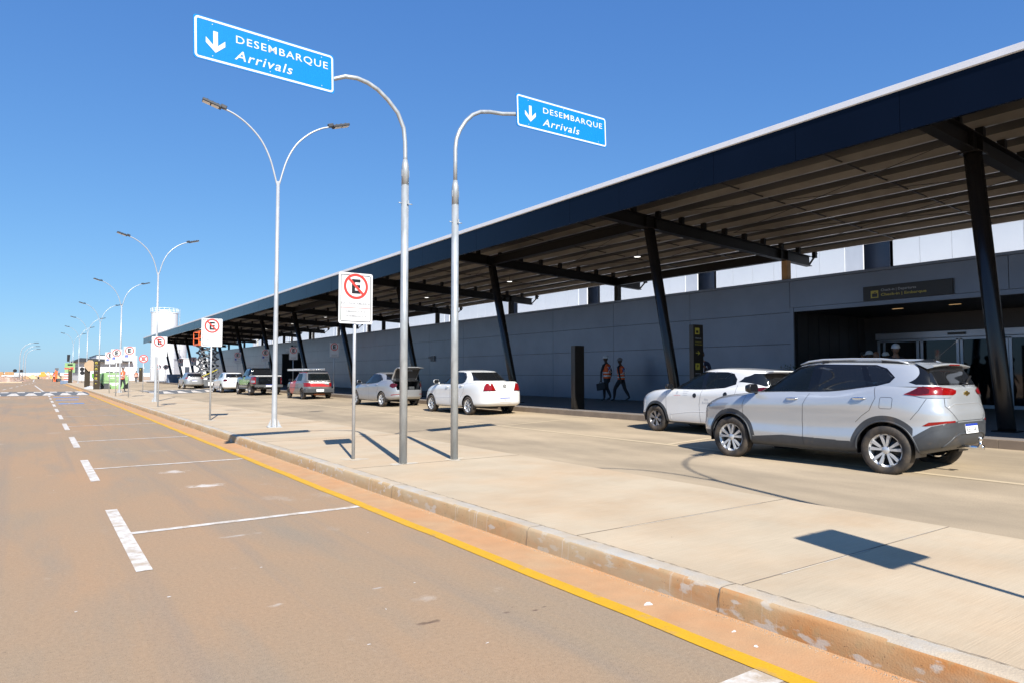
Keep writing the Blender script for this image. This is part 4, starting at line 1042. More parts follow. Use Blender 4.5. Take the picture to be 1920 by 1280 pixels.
for k in range(n):
    b = MB()
    for x in (-.35, .9):
        for s in (-1, 1):
            b.bar((x + .02 * s, -1.1 * s, z0 + dz * k), (x + .02 * s, 1.1 * s, z0 + dz * (k + 1)), .07, .12)
    # cross scissors as seen from the road
    for y in (-1.0, 1.0):
        b.bar((-.55, y, z0 + dz * k), (1.1, y, z0 + dz * (k + 1)), .07, .1); b.bar((1.1, y, z0 + dz * k), (-.55, y, z0 + dz * (k + 1)), .07, .1)
    b.build('scissor_arms', 'liftgrey', t)
b = MB(); b.box(-.75, 1.2, -1.3, 1.3, z1, z1 + .16); b.build('platform', 'orange', t)
b = MB()
zt = z1 + 1.26
for y in (-1.28, 1.28):
    for z in (z1 + .65, zt): b.box(-.75, 1.2, y - .025, y + .025, z - .03, z + .03)
    for x in (-.73, -.1, .55, 1.18): b.box(x - .03, x + .03, y - .03, y + .03, z1 + .16, zt)
for x in (-.73, 1.18):
    for z in (z1 + .65, zt): b.box(x - .025, x + .025, -1.25, 1.25, z - .03, z + .03)
b.box(-.75, 1.2, -1.32, -1.29, z1 + .0, z1 + .3)
b.build('guard_rail', 'orange', t)
b = MB(); b.box(-.65, -.35, -1.2, -1.0, z1 + .3, z1 + .7); b.build('control_box', 'lid', t)
b = MB(); b.bar((-.5, -1.15, 1.0), (1.0, -1.15, 1.75), .02, .08); b.build('hazard_tape', 'yellowfilm', t)
heap('foam_sacks', (12.9, 69.2, 5.60), .55, .5, .18, 'mound', 'white sacks bulging out at the canopy edge above the orange platform', 'sacks', 21)
#@@CARS
# ------------------------------------------------------------------ vehicles
def hermite(xs, ys, x):
    xs = np.asarray(xs, float); ys = np.asarray(ys, float); x = np.asarray(x, float)
    if len(xs) == 1: return np.full(x.shape, ys[0])
    o = np.argsort(xs); xs = xs[o]; ys = ys[o]
    h = np.diff(xs); d = np.diff(ys) / h; m = np.zeros(len(xs))
    m[1:-1] = np.where(d[:-1] * d[1:] > 0, 2 * d[:-1] * d[1:] / (d[:-1] + d[1:] + 1e-12), 0)
    m[0] = d[0]; m[-1] = d[-1]
    xc = np.clip(x, xs[0], xs[-1]); i = np.clip(np.searchsorted(xs, xc) - 1, 0, len(h) - 1)
    t = (xc - xs[i]) / h[i]; t2 = t * t; t3 = t2 * t
    return (2 * t3 - 3 * t2 + 1) * ys[i] + (t3 - 2 * t2 + t) * h[i] * m[i] + (-2 * t3 + 3 * t2) * ys[i + 1] + (t3 - t2) * h[i] * m[i + 1]
def hull(levels, crown, cell):
    """levels bottom to top: (yf, yr, w, nf, nr, [(y, z)...]).  Returns vertices, quads of a closed-top shell."""
    L = len(levels); lv = np.arange(L, dtype=float)
    cz = np.array([hermite([p[0] for p in l[5]], [p[1] for p in l[5]], [0.])[0] for l in levels])
    dd = np.concatenate([[0], np.cumsum(np.maximum(np.hypot(np.diff(cz), np.diff([l[2] for l in levels])), .02))])
    nv = int(max(L * 2, dd[-1] / cell)); vv = np.interp(np.linspace(0, dd[-1], nv), dd, lv)
    per = levels[L // 2]; N = int(((per[0] - per[1]) + per[2] * 2) / cell); rows = []
    for v in vv:
        q = [float(hermite(lv, [l[k] for l in levels], np.array([v]))[0]) for k in range(5)]
        yf, yr, w, nf, nr = q; ym = (yf + yr) / 2; hl = (yf - yr) / 2
        th = np.linspace(0, math.pi, 900); c = -np.cos(th); s = np.sin(th)
        n = np.where(c < 0, nr, nf); y = ym + hl * np.sign(c) * np.abs(c) ** (2 / n); x = -w * np.abs(s) ** (2 / n)
        x[0] = x[-1] = 0
        a = np.concatenate([[0], np.cumsum(np.hypot(np.diff(x), np.diff(y)))])
        u = np.linspace(0, a[-1], N + 1); x = np.interp(u, a, x); y = np.interp(u, a, y)
        Z = np.array([hermite([p[0] for p in l[5]], [p[1] for p in l[5]], y) for l in levels])
        i = min(int(v), L - 2)
        z = np.array([hermite(lv, Z[:, k], np.array([v]))[0] for k in range(len(y))]) if L > 2 else Z[0] * (1 - v) + Z[1] * v
        rows.append(np.stack([x, y, z], 1))
    top = rows[-1]; tl = levels[-1]; yc = (tl[0] + tl[1]) / 2
    K = int(max(6, tl[2] / cell / 1.2))
    for k in range(1, K + 1):
        s = 1 - k / K
        x = top[:, 0] * s; y = yc + (top[:, 1] - yc) * (s if s > 0 else 0)
        z = hermite([p[0] for p in tl[5]], [p[1] for p in tl[5]], y) + crown * (1 - s * s)
        rows.append(np.stack([x, y, z], 1))
    G = np.array(rows); nr_, nc = G.shape[:2]
    vl = G.reshape(-1, 3); vr = vl * [-1, 1, 1]
    V = np.concatenate([vl, vr]); off = len(vl); F = []
    idx = np.arange(nr_ * nc).reshape(nr_, nc)
    a, b, c, d = idx[:-1, :-1].ravel(), idx[:-1, 1:].ravel(), idx[1:, 1:].ravel(), idx[1:, :-1].ravel()
    F = np.concatenate([np.stack([a, d, c, b], 1), np.stack([a, b, c, d], 1) + off])
    return V, F
def normals(V, F):
    fn = np.cross(V[F[:, 2]] - V[F[:, 0]], V[F[:, 3]] - V[F[:, 1]]) if F.shape[1] == 4 else np.cross(V[F[:, 1]] - V[F[:, 0]], V[F[:, 2]] - V[F[:, 0]])
    vn = np.zeros_like(V)
    for k in range(F.shape[1]): np.add.at(vn, F[:, k], fn)
    # merge the mirrored centre line
    key = np.round(V, 4); _, inv = np.unique(key, axis=0, return_inverse=True); inv = inv.ravel()
    acc = np.zeros((inv.max() + 1, 3)); np.add.at(acc, inv, vn); vn = acc[inv]
    vn /= np.linalg.norm(vn, axis=1, keepdims=True) + 1e-12
    fn /= np.linalg.norm(fn, axis=1, keepdims=True) + 1e-12
    return vn, fn
def inpoly(P, poly):
    x, y = P[:, 0], P[:, 1]; r = np.zeros(len(P), bool); n = len(poly)
    for i in range(n):
        x0, y0 = poly[i]; x1, y1 = poly[(i + 1) % n]
        if y0 == y1: continue
        c = ((y0 > y) != (y1 > y)) & (x < (x1 - x0) * (y - y0) / (y1 - y0) + x0); r ^= c
    return r
def snap(P, poly, tol):
    n = len(poly); best = np.full(len(P), 1e9); Q = P.copy()
    for i in range(n):
        a = np.array(poly[i], float); b = np.array(poly[(i + 1) % n], float); ab = b - a; L2 = ab @ ab
        if L2 < 1e-10: continue
        t = np.clip(((P - a) @ ab) / L2, 0, 1); C = a + t[:, None] * ab; d = np.linalg.norm(P - C, axis=1)
        m = d < best; best[m] = d[m]; Q[m] = C[m]
    m = best < tol; P[m] = Q[m]; return P, m
def part_mesh(name, V, F, N, m, parent, push=0.0):
    used = np.unique(F); mp = np.full(len(V), -1); mp[used] = np.arange(len(used))
    v = V[used] + N[used] * push; me = bpy.data.meshes.new(name)
    me.from_pydata(v.tolist(), [], mp[F].tolist()); me.materials.append(M[m])
    me.polygons.foreach_set('use_smooth', [True] * len(me.polygons))
    me.validate(); me.update()
    if len(me.vertices) == len(used): me.normals_split_custom_set_from_vertices(N[used].tolist())
    o = bpy.data.objects.new(name, me); COL.objects.link(o); o.parent = parent; return o
def arc(cy, cz, r, a0, a1, n=30): return [(cy + r * math.cos(R(a0 + (a1 - a0) * k / n)), cz + r * math.sin(R(a0 + (a1 - a0) * k / n))) for k in range(n + 1)]

class Car:
    def __init__(s, lab, cat, paint, low, top, crown_l, crown_t, cell, grp='vehicles parked along the terminal road', name='parked_car'):
        s.t = thing(name, lab, cat, (0, 0, 0), 0, grp); s.paint = paint
        s.H = {}; s.regs = []
        s.H['low'] = hull(low, crown_l, cell); s.cell = cell
        if top: s.H['top'] = hull(top, crown_t, cell)
    def reg(s, name, m, view, poly, h='low', cond=None, push=0.0):
        """view 'S': side (y,z) both sides; 'L'/'Q': left/right side only; 'R' rear (x,z); 'F' front (x,z)"""
        s.regs.append((name, m, view, poly, h, cond, push))
    def finish(s, split_sides=True):
        tol = s.cell * .52; s.bvh = {}
        for h, (V, F) in s.H.items():
            vn, fn = normals(V, F); flag = np.zeros(len(V), bool)
            for (name, m, view, poly, hh, cond, push) in s.regs:
                if hh != h: continue
                ax = (1, 2) if view in 'SLQ' else (0, 2)
                if view in 'SLQ': sel = np.abs(vn[:, 0]) > .33
                else: sel = (vn[:, 1] < -.16) if view == 'R' else (vn[:, 1] > .16)
                if view in 'SLQ' : pass
                ii = np.where(sel)[0]; q, mm = snap(V[np.ix_(ii, ax)], poly, tol); V[np.ix_(ii, ax)] = q; flag[ii[mm]] = True
            a, b, c_, d = F.T; alt = flag[b] & flag[d] & ~(flag[a] & flag[c_])
            F = np.concatenate([np.where(alt[:, None], np.stack([a, b, d], 1), np.stack([a, b, c_], 1)), np.where(alt[:, None], np.stack([b, c_, d], 1), np.stack([a, c_, d], 1))])
            ar = np.linalg.norm(np.cross(V[F[:, 1]] - V[F[:, 0]], V[F[:, 2]] - V[F[:, 0]]), axis=1); F = F[ar > 1e-9]
            vn, fn = normals(V, F)
            ce = V[F].mean(1); left = np.ones(len(F), bool)
            for (name, m, view, poly, hh, cond, push) in s.regs:
                if hh != h: continue
                ax = (1, 2) if view in 'SLQ' else (0, 2)
                if view in 'SLQ': sel = np.abs(fn[:, 0]) > .30
                else: sel = (fn[:, 1] < -.13) if view == 'R' else (fn[:, 1] > .13)
                if view == 'L': sel &= ce[:, 0] < 0
                if view == 'Q': sel &= ce[:, 0] > 0
                if name == 'cut' and view == 'S': sel = np.ones(len(F), bool)
                sel &= inpoly(ce[:, ax], poly) & left
                if cond is not None: sel &= cond(ce)
                left &= ~sel
                if name == 'cut' or not sel.any(): continue
                if view == 'S' and split_sides:
                    for sg in (-1, 1):
                        q = sel & (ce[:, 0] * sg > 0)
                        if q.any(): part_mesh(name, V, F[q], vn, m, s.t, push)
                else: part_mesh(name, V, F[sel], vn, m, s.t, push)
            nm = 'body' if h == 'low' else 'cabin'
            part_mesh(nm, V, F[left], vn, s.paint, s.t)
            s.bvh[h] = BVHTree.FromPolygons(V.tolist(), F.tolist())
    def hit(s, view, a, b, side=-1):
        best = None
        for t in s.bvh.values():
            if view == 'S': o, d = Vector((3 * side, a, b)), Vector((-side, 0, 0))
            elif view == 'R': o, d = Vector((a, -5, b)), Vector((0, 1, 0))
            elif view == 'F': o, d = Vector((a, 5, b)), Vector((0, -1, 0))
            else: o, d = Vector((a, b, 4)), Vector((0, 0, -1))
            p, n, i, dist = t.ray_cast(o, d)
            if p is not None and (best is None or dist < best[2]): best = (p, n, dist)
        if best is None: return None
        n = best[1]; 
        if n.dot(d) > 0: n = -n
        return best[0], n
    def line(s, name, m, view, paths, w=.007, side=-1, lift=.0015, close=False, rad=None):
        """thin strips lying on the hull (panel gaps, trims)"""
        b = MB()
        for path in paths:
            pts = []
            for (p, q) in zip(path[:-1], path[1:]):
                n = max(1, int(math.hypot(q[0] - p[0], q[1] - p[1]) / .03))
                pts += [(p[0] + (q[0] - p[0]) * k / n, p[1] + (q[1] - p[1]) * k / n) for k in range(n)]
            pts.append(path[-1]); P = []
            for a in pts:
                h = s.hit(view, a[0], a[1], side)
                if h: P.append((h[0] + h[1] * lift, h[1]))
            if len(P) < 2: continue
            if rad: b.tube([p for p, n in P], rad, 6); continue
            vs = []
            for i, (p, n) in enumerate(P):
                t = (P[min(i + 1, len(P) - 1)][0] - P[max(i - 1, 0)][0]).normalized(); c = t.cross(n).normalized() * (w / 2)
                vs += [p - c, p + c]
            b.add(vs, [(2 * i, 2 * i + 1, 2 * i + 3, 2 * i + 2) for i in range(len(P) - 1)])
        if b.v: return b.build(name, m, s.t)
    def decal(s, name, mats, view, items, side=-1, lift=.002):
        """flat pieces laid on the hull: items = [(verts2d, faces, matindex)]"""
        b = MB()
        for vs, fs, mi in items:
            out = []
            for a in vs:
                h = s.hit(view, a[0], a[1], side)
                if not h: break
                out.append(h[0] + h[1] * lift)
            else: b.add(out, fs, mi)
        if b.v: return b.build(name, mats, s.t)
    def patch(s, name, m, poly, axis=None, view='C', lift=.004, side=-1, step=.025, thick=True):
        """crisp-edged piece laid on the hull.  view 'C' wraps a corner: poly in (angle from -Y towards the side, z) about a vertical axis"""
        from mathutils.geometry import delaunay_2d_cdt
        sc = .35 if view == 'C' else 1.0
        P = [(p[0] * sc, p[1]) for p in poly]; n = len(P); B = []
        for i in range(n):
            a, b = P[i], P[(i + 1) % n]; k = max(1, int(math.hypot(b[0] - a[0], b[1] - a[1]) / step))
            B += [(a[0] + (b[0] - a[0]) * j / k, a[1] + (b[1] - a[1]) * j / k) for j in range(k)]
        xs = [p[0] for p in B]; zs = [p[1] for p in B]
        gx = np.arange(min(xs), max(xs), step); gz = np.arange(min(zs), max(zs), step)
        G = np.array([(x, z) for x in gx for z in gz]) if len(gx) and len(gz) else np.zeros((0, 2))
        if len(G): G = G[inpoly(G, B)]
        pts = [Vector(p) for p in B] + [Vector(p) for p in G.tolist()]
        nb = len(B); v, e, f, *_ = delaunay_2d_cdt(pts, [(i, (i + 1) % nb) for i in range(nb)], [tuple(range(nb))], 1, 1e-5)
        out = []
        for p in v:
            a, z = p.x / sc, p.y
            if view == 'C':
                d = Vector((side * math.sin(a), -math.cos(a), 0)); o = Vector((axis[0] * -side * -1, axis[1], z)); o = Vector((side * abs(axis[0]), axis[1], z)) + d * 2
                best = None
                for t in s.bvh.values():
                    q, nn, i, dist = t.ray_cast(o, -d)
                    if q is not None and (best is None or dist < best[2]): best = (q, nn, dist)
                if best is None: out.append(o - d * 1.5); continue
                nn = best[1]; nn = nn if nn.dot(d) > 0 else -nn; out.append(best[0] + nn * lift)
            else:
                h = s.hit(view, a, z, side); out.append((h[0] + h[1] * lift) if h else Vector((a, -2, z)))
        b = MB(); b.add(out, [tuple(q) for q in f], 0, True)
        return b.build(name, m, s.t)
    def wheels(s, r, y0, y1, tx, w, rim, style, m='alloy', arch=None, ax=None):
        for y in (y1, y0):
            for sg in (-1, 1):
                hb = MB(); hb.lathe([(0, -.02), (rim * .8, -.02), (rim * .8, .05), (0, .05)], 24, c=(0, 0, 0), axis='x')
                wh = hb.build('wheel', 'black', s.t, loc=(sg * (tx - w / 2), y, r), rot=(0, 0, 0 if sg < 0 else math.pi))
                b = MB(); h = w / 2
                pr = [(rim * 1.0, -h * .80), (rim * 1.06, -h * .94), (r * .86, -h * 1.0), (r * .95, -h * .93), (r * .99, -h * .78), (r, -h * .5), (r, h * .5), (r * .99, h * .78), (r * .95, h * .93), (r * .86, h), (rim, h * .85)]
                b.lathe(pr, 48, axis='x')
                for k in (-.45, 0, .45): b.lathe([(r + .0005, k * h - .004), (r - .006, k * h), (r + .0005, k * h + .004)], 48, axis='x')
                b.build('tyre', 'rubber', wh)
                b = MB(); xo = -h * .80
                b.lathe([(rim * 1.01, xo - .004), (rim * 1.01, xo + .012), (rim * .93, xo + .012), (rim * .90, xo + .05), (rim * .88, h * .6)], 40, axis='x')
                b.lathe([(0, xo + .012), (rim * .22, xo + .012), (rim * .27, xo + .03), (rim * .27, xo + .07)], 24, axis='x')
                ns, kind = style
                for k in range(ns):
                    a0 = 2 * math.pi * k / ns + .3
                    def P(rr, da, dx): a = a0 + da; return (xo + dx, rr * math.cos(a), rr * math.sin(a))
                    if kind == 'Y':
                        for sg2 in (-1, 1):
                            dA = math.pi / ns * .40 * sg2; wO = .105
                            dc = -.028 * sg2 * (1 if sg2 > 0 else 1)
                            v = [P(rim * .16, dA * .5 - .34, .016), P(rim * .16, dA * .5 + .34, .016), P(rim * .94, dA + wO, .004), P(rim * .94, dA - wO, .004),
                                 P(rim * .16, dA * .5 - .36, .05), P(rim * .16, dA * .5 + .36, .05), P(rim * .94, dA + wO * 1.3, .045), P(rim * .94, dA - wO * 1.3, .045)]
                            b.add(v, [(0, 1, 2, 3), (0, 3, 7, 4), (1, 5, 6, 2), (4, 7, 6, 5)])
                    else:
                        wi, wo = (.30, .10) if kind == 'I' else (.35, .22)
                        v = [P(rim * .18, -wi, .016), P(rim * .18, wi, .016), P(rim * .94, wo, .004), P(rim * .94, -wo, .004), P(rim * .18, -wi * 1.1, .05), P(rim * .18, wi * 1.1, .05), P(rim * .94, wo * 1.15, .045), P(rim * .94, -wo * 1.15, .045)]
                        b.add(v, [(0, 1, 2, 3), (0, 3, 7, 4), (1, 5, 6, 2), (4, 7, 6, 5)])
                rm = b.build('rim', m, wh)
                b = MB()
                for k in range(5):
                    a = 2 * math.pi * k / 5 + .9; b.lathe([(0, -.004), (.011, -.004), (.011, .01)], 8, c=(xo + .012, rim * .30 * math.cos(a), rim * .30 * math.sin(a)), axis='x')
                b.build('wheel_nuts', 'black', wh)
        # arch liners and underbody
        if arch:
            for y in (y0, y1):
                for sg in (-1, 1):
                    b = MB(); pts = arc(y, r + .01, arch, -12, 192, 28); n = len(pts); xa, xb = sg * (tx - .015), sg * (tx - .36)
                    b.add([(xa, p[0], p[1]) for p in pts] + [(xb, p[0], p[1]) for p in pts], [(i, i + 1, n + i + 1, n + i) for i in range(n - 1)], 0, True)
                    b.add([(xb, y, r)] + [(xb, p[0], p[1]) for p in pts], [(0, i + 1, i + 2) for i in range(n - 1)])
                    b.build('wheel_arch_liner', 'black', s.t)
    def underbody(s, x, yr, yf, z):
        b = MB(); b.box(-x, x, yr, yf, z, z + .12); b.box(-x * .3, x * .3, yr + .1, yf - .2, z - .05, z); b.build('underbody', 'black', s.t)
    def mirror(s, y, z, x, m, sc=1.0):
        for sg in (-1, 1):
            b = MB(); c = Vector((sg * (x + .115 * sc), y, z + .055 * sc))
            vs = []; n = 14
            for (dy, f) in ((-.05, .92), (-.045, 1.0), (.0, 1.0), (.05, .8), (.075, .4)):
                for k in range(n):
                    a = 2 * math.pi * k / n; cx = .105 * sc * np.sign(math.cos(a)) * abs(math.cos(a)) ** .6 * f; cz = .068 * sc * np.sign(math.sin(a)) * abs(math.sin(a)) ** .6 * f
                    vs.append((c.x + cx, c.y + dy * sc, c.z + cz))
            b.add(vs, [(i * n + k, i * n + (k + 1) % n, (i + 1) * n + (k + 1) % n, (i + 1) * n + k) for i in range(4) for k in range(n)], 0, True)
            b.add(vs[-n:], [tuple(range(n))]); b.bar((sg * (x - .03), y + .01, z - .01), (sg * (x + .05), y, z + .03), .05, .045)
            mo = b.build('mirror', m, s.t)
            g = MB(); g.add([(v[0], v[1] - .0015, v[2]) for v in vs[:n]], [tuple(range(n))]); g.build('mirror_glass', 'tint', mo)
    def handle(s, pts, m, ln=.17):
        for (y, z) in pts:
            for sg in (-1, 1):
                h = s.hit('S', y, z, sg)
                if not h: continue
                x = h[0].x; b = MB()
                b.tube([(x - sg * .005, y + ln / 2, z), (x + sg * .028, y + ln * .36, z + .003), (x + sg * .034, y, z + .005), (x + sg * .028, y - ln * .36, z + .005), (x - sg * .005, y - ln / 2, z + .003)], [.010, .014, .016, .014, .010], 8)
                b.build('door_handle', m, s.t)
    def plate(s, z, txt, y=None, x=0, tilt=0, w=.40, old=False):
        h = s.hit('R', x, z); y = (h[0].y if h else -2) - .012 if y is None else y
        b = MB(); b.box(-w / 2, w / 2, 0, .006, -.065, .065)
        if not old: b.box(-w / 2, w / 2, -.001, 0, .035, .065, 1)
        put_text(b, txt, -w * .44, -.0016, -.052, w * .88, .075, 2, bold=.01)
        b.build('licence_plate', ['plate', 'plateb', 'signgrey'], s.t, loc=(x, y, z), rot=(tilt, 0, 0))
    def interior(s, w, y0, y1, z0, z1):
        b = MB(); b.box(-w, w, y0 - .1, y1 + .45, z0 - .05, z0)
        for x in (-.36, .36):
            for y in (y1 - .35, y0 + .35):
                b.box(x - .23, x + .23, y - .25, y + .25, z0, z0 + .22)
                b.prism([(y - .32, z0 + .2), (y - .18, z0 + .2), (y - .26, z0 + .72), (y - .36, z0 + .72)], 'x', x - .22, x + .22)
                b.prism([(y - .36, z0 + .76), (y - .28, z0 + .76), (y - .30, z0 + .90), (y - .37, z0 + .90)], 'x', x - .12, x + .12)
        b.prism([(y1 + .28, z0), (y1 + .6, z0), (y1 + .6, z1 - .08), (y1 + .35, z1 - .02)], 'x', -w * .92, w * .92)
        b.build('interior', 'seat', s.t, bevel=.02)
        b = MB(); b.lathe([(.17, -.012), (.185, 0), (.17, .012), (.155, 0), (.17, -.012)], 24, c=(0, 0, 0), axis='y'); b.box(-.15, .15, -.008, .008, -.02, .02)
        b.build('steering_wheel', 'black', s.t, loc=(-.36, y1 + .18, z0 + .42), rot=(R(-25), 0, 0))

def side_arcs(y, r, z): return arc(y, z, r, -40, 220, 40)

# ---- the silver SUV nearest the camera
def make_suv():
    low = [(1.93, -1.80, .78, 5, 6, [(-1.9, .37), (-1.6, .30), (0, .25), (1.6, .25), (2.0, .28)]),
           (2.03, -1.97, .872, 5, 6, [(-2, .45), (-1.6, .36), (0, .32), (1.6, .33), (2.1, .36)]),
           (2.09, -2.045, .897, 4.6, 6, [(-2.1, .60), (-1.6, .52), (0, .47), (2.1, .50)]),
           (2.10, -2.05, .880, 4.4, 6, [(-2.1, .74), (-1, .66), (0, .62), (2.1, .64)]),
           (2.095, -2.045, .889, 4.3, 6, [(-2.1, .86), (-1, .82), (0, .80), (2.1, .75)]),
           (2.08, -2.02, .900, 4.2, 5.5, [(-2.1, .98), (-1, .97), (0, .93), (1.2, .90), (2.1, .83)]),
           (2.00, -2.005, .885, 4, 5.2, [(-2.1, 1.12), (-1, 1.08), (0, 1.02), (1.2, .99), (2.0, .91)]),
           (1.93, -1.985, .845, 4, 5, [(-2, 1.22), (-1.3, 1.21), (-.5, 1.11), (0, 1.09), (1.0, 1.06), (1.6, 1.00), (1.95, .94)]),
           (1.84, -1.93, .790, 4, 5, [(-2, 1.27), (-1.3, 1.265), (-.5, 1.165), (0, 1.145), (.7, 1.12), (1.2, 1.08), (1.6, 1.03), (1.9, .965)])]
    top = [(1.12, -1.945, .800, 3.2, 6, [(-2, 1.25), (-1.3, 1.235), (-.5, 1.14), (0, 1.125), (.7, 1.10), (1.2, 1.06)]),
           (.90, -1.90, .778, 3.2, 6, [(-2, 1.33), (-1.3, 1.31), (0, 1.23), (.9, 1.19)]),
           (.63, -1.85, .735, 3.4, 6, [(-1.9, 1.42), (-1, 1.41), (0, 1.38), (.65, 1.33)]),
           (.38, -1.79, .675, 3.6, 6, [(-1.8, 1.50), (-1.2, 1.525), (-.3, 1.53), (.4, 1.48)]),
           (.26, -1.75, .61, 3.6, 6, [(-1.8, 1.54), (-1.2, 1.575), (-.3, 1.59), (.3, 1.545)]),
           (.20, -1.72, .56, 3.6, 6, [(-1.8, 1.55), (-1.2, 1.59), (-.3, 1.605), (.2, 1.56)])]
    c = Car('silver SUV with roof rails, nearest the camera at right', 'SUV', 'silver', low, top, .035, .02, .0155)
    rw, yw = .345, 1.285
    for y in (-yw, yw): c.reg('cut', '', 'S', side_arcs(y, .405, rw), cond=lambda p: np.abs(p[:, 0]) > .5)
    # lights first, then cladding and seams
    c.reg('headlight', 'clrlens', 'S', [(1.66, .89), (1.92, .80), (2.2, .80), (2.2, .915), (1.85, .935)], cond=lambda p: p[:, 1] > 1.5)
    c.reg('headlight', 'clrlens', 'F', [(-.9, .80), (-.9, .93), (-.5, .88), (-.5, .80)]); c.reg('headlight', 'clrlens', 'F', [(.9, .80), (.9, .93), (.5, .88), (.5, .80)])
    c.reg('grille', 'black', 'F', [(-.62, .52), (-.66, .78), (.66, .78), (.62, .52)])
    c.reg('rear_cladding', 'clad', 'R', [(-1.1, .1), (-1.1, .70), (-.62, .755), (-.40, .775), (.40, .775), (.62, .755), (1.1, .70), (1.1, .1)], cond=lambda p: (p[:, 2] < .545 + (-1.645 - p[:, 1]) * .526) & (p[:, 1] < -1.5))
    c.reg('front_cladding', 'clad', 'F', [(-1.1, .1), (-1.1, .44), (1.1, .44), (1.1, .1)])
    c.reg('side_cladding', 'clad', 'S', [(-2.4, .1), (-2.4, .705), (-1.945, .703), (-1.645, .545)] + arc(-yw, rw, .488, 155, 20, 24)[::1][3:] + [(-.80, .44), (.30, .455), (.86, .395)] + arc(yw, rw, .488, 172, 8, 24) + [(1.80, .40), (2.4, .46), (2.4, .1)])
    c.reg('front_door', 'silver', 'S', [(.955, .36), (1.02, .62), (1.03, .90), (.98, 1.05), (.95, 1.2), (-.15, 1.2), (-.145, 1.12), (-.075, .95), (-.055, .70), (-.07, .42)])
    c.reg('rear_door', 'silver', 'S', [(-.075, .42), (-.055, .70), (-.075, .95), (-.15, 1.12), (-.15, 1.3), (-1.14, 1.3), (-1.17, 1.10), (-1.08, .90), (-.93, .76), (-.82, .60), (-.78, .44)])
    c.reg('tailgate', 'silver', 'R', [(-.60, 1.4), (-.66, 1.24), (-.60, 1.10), (-.615, .98), (-.50, .86), (-.40, .775), (.40, .775), (.50, .86), (.615, .98), (.60, 1.10), (.66, 1.24), (.60, 1.4)])
    T = 'top'
    c.reg('side_window', 'clear', 'S', [(.70, 1.10), (-.10, 1.155), (-.145, 1.54), (.16, 1.50), (.40, 1.415), (.62, 1.29), (.78, 1.17)], T)
    c.reg('side_window', 'tint', 'S', [(-.27, 1.15), (-1.0, 1.25), (-.885, 1.535), (-.30, 1.55)], T)
    c.reg('quarter_window', 'tint', 'S', [(-1.11, 1.268), (-1.31, 1.315), (-1.36, 1.37), (-1.24, 1.475), (-1.10, 1.525), (-.965, 1.532)], T)
    c.reg('window_frame', 'gloss', 'S', [(.92, 1.04), (-.12, 1.05), (-.45, 1.06), (-1.12, 1.235), (-1.33, 1.292), (-1.395, 1.37), (-1.26, 1.50), (-1.10, 1.55), (-.2, 1.57), (.20, 1.525), (.46, 1.43), (.70, 1.29), (.90, 1.13)], T)
    c.reg('windscreen', 'clear', 'F', [(-.70, 1.10), (-.56, 1.50), (.56, 1.50), (.70, 1.10)], T)
    c.finish()
    c.patch('rear_trim', 'gloss', [(-.60, 1.262), (-.745, 1.27), (-.755, 1.30), (-.67, 1.42), (-.60, 1.535), (.60, 1.535), (.67, 1.42), (.755, 1.30), (.745, 1.27), (.60, 1.262)], view='R', lift=.003)
    c.patch('rear_window', 'tint', [(-.56, 1.285), (-.66, 1.305), (-.60, 1.42), (-.54, 1.505), (.54, 1.505), (.60, 1.42), (.66, 1.305), (.56, 1.285)], view='R', lift=.006)
    for sg in (-1, 1):                       # tail lamps wrap the rear corners
        A = (.45, -1.55)
        c.patch('tail_light', 'redlens', [(R(92), 1.135), (R(84), 1.16), (R(62), 1.236), (R(54), 1.247), (R(30), 1.236), (R(-4), 1.215), (R(-16), 1.19), (R(-12), 1.150), (R(-2), 1.128), (R(40), 1.130), (R(70), 1.118)], A, side=sg, lift=.012)
        c.patch('tail_light_lens', 'clrlens', [(R(70), 1.116), (R(40), 1.128), (R(-2), 1.126), (R(4), 1.095), (R(40), 1.088), (R(58), 1.095)], A, side=sg, lift=.010)
        c.patch('tail_light_inner', 'drklens', [(R(88), 1.142), (R(64), 1.222), (R(52), 1.235), (R(44), 1.20), (R(46), 1.15), (R(60), 1.128)], A, side=sg, lift=.0135)
        c.patch('reflector', 'redlens', [(R(60), .712), (R(50), .762), (R(24), .782), (R(4), .786), (R(4), .764), (R(26), .752), (R(54), .708)], A, side=sg, lift=.006)
    for sg in (-1, 1): c.patch('bumper_edge', 'clad', [(R(80), .540), (R(46), .708), (R(30), .738), (R(19), .758), (R(-4), .779), (R(-4), .72), (R(30), .68), (R(46), .64), (R(74), .49)], (.45, -1.55), side=sg, lift=.004)
    gap = [[(.955, .36), (1.02, .62), (1.03, .90), (.98, 1.06)], [(-.07, .30), (-.06, .42), (-.05, .70), (-.07, .95), (-.145, 1.12)], [(-.88, .72), (-.98, .82), (-1.09, .90), (-1.17, 1.08), (-1.14, 1.23)],
           [(1.0, 1.06), (1.3, 1.035), (1.7, .985), (1.85, .95)], [(-1.62, .79), (-1.72, .92), (-1.80, 1.08)]]
    for sg in (-1, 1):
        c.line('panel_gap', 'black', 'S', gap, .006, sg)
        c.line('fuel_flap' if sg < 0 else 'panel_gap', 'black', 'S', [[(-1.225, .945), (-1.235, 1.075), (-1.25, 1.09), (-1.38, 1.09), (-1.40, 1.07), (-1.39, .945), (-1.375, .93), (-1.24, .93), (-1.225, .945)]] if sg < 0 else gap[:1], .005, sg)
        c.line('belt_trim', 'black', 'S', [[(.78, 1.125), (0, 1.147), (-.45, 1.16), (-1.1, 1.245)]], .016, sg, lift=.004)
    c.line('panel_gap', 'black', 'R', [[(-.66, 1.245), (-.60, 1.10), (-.615, .98), (-.50, .86), (-.40, .778), (.40, .778), (.50, .86), (.615, .98), (.60, 1.10), (.66, 1.245)]], .008)
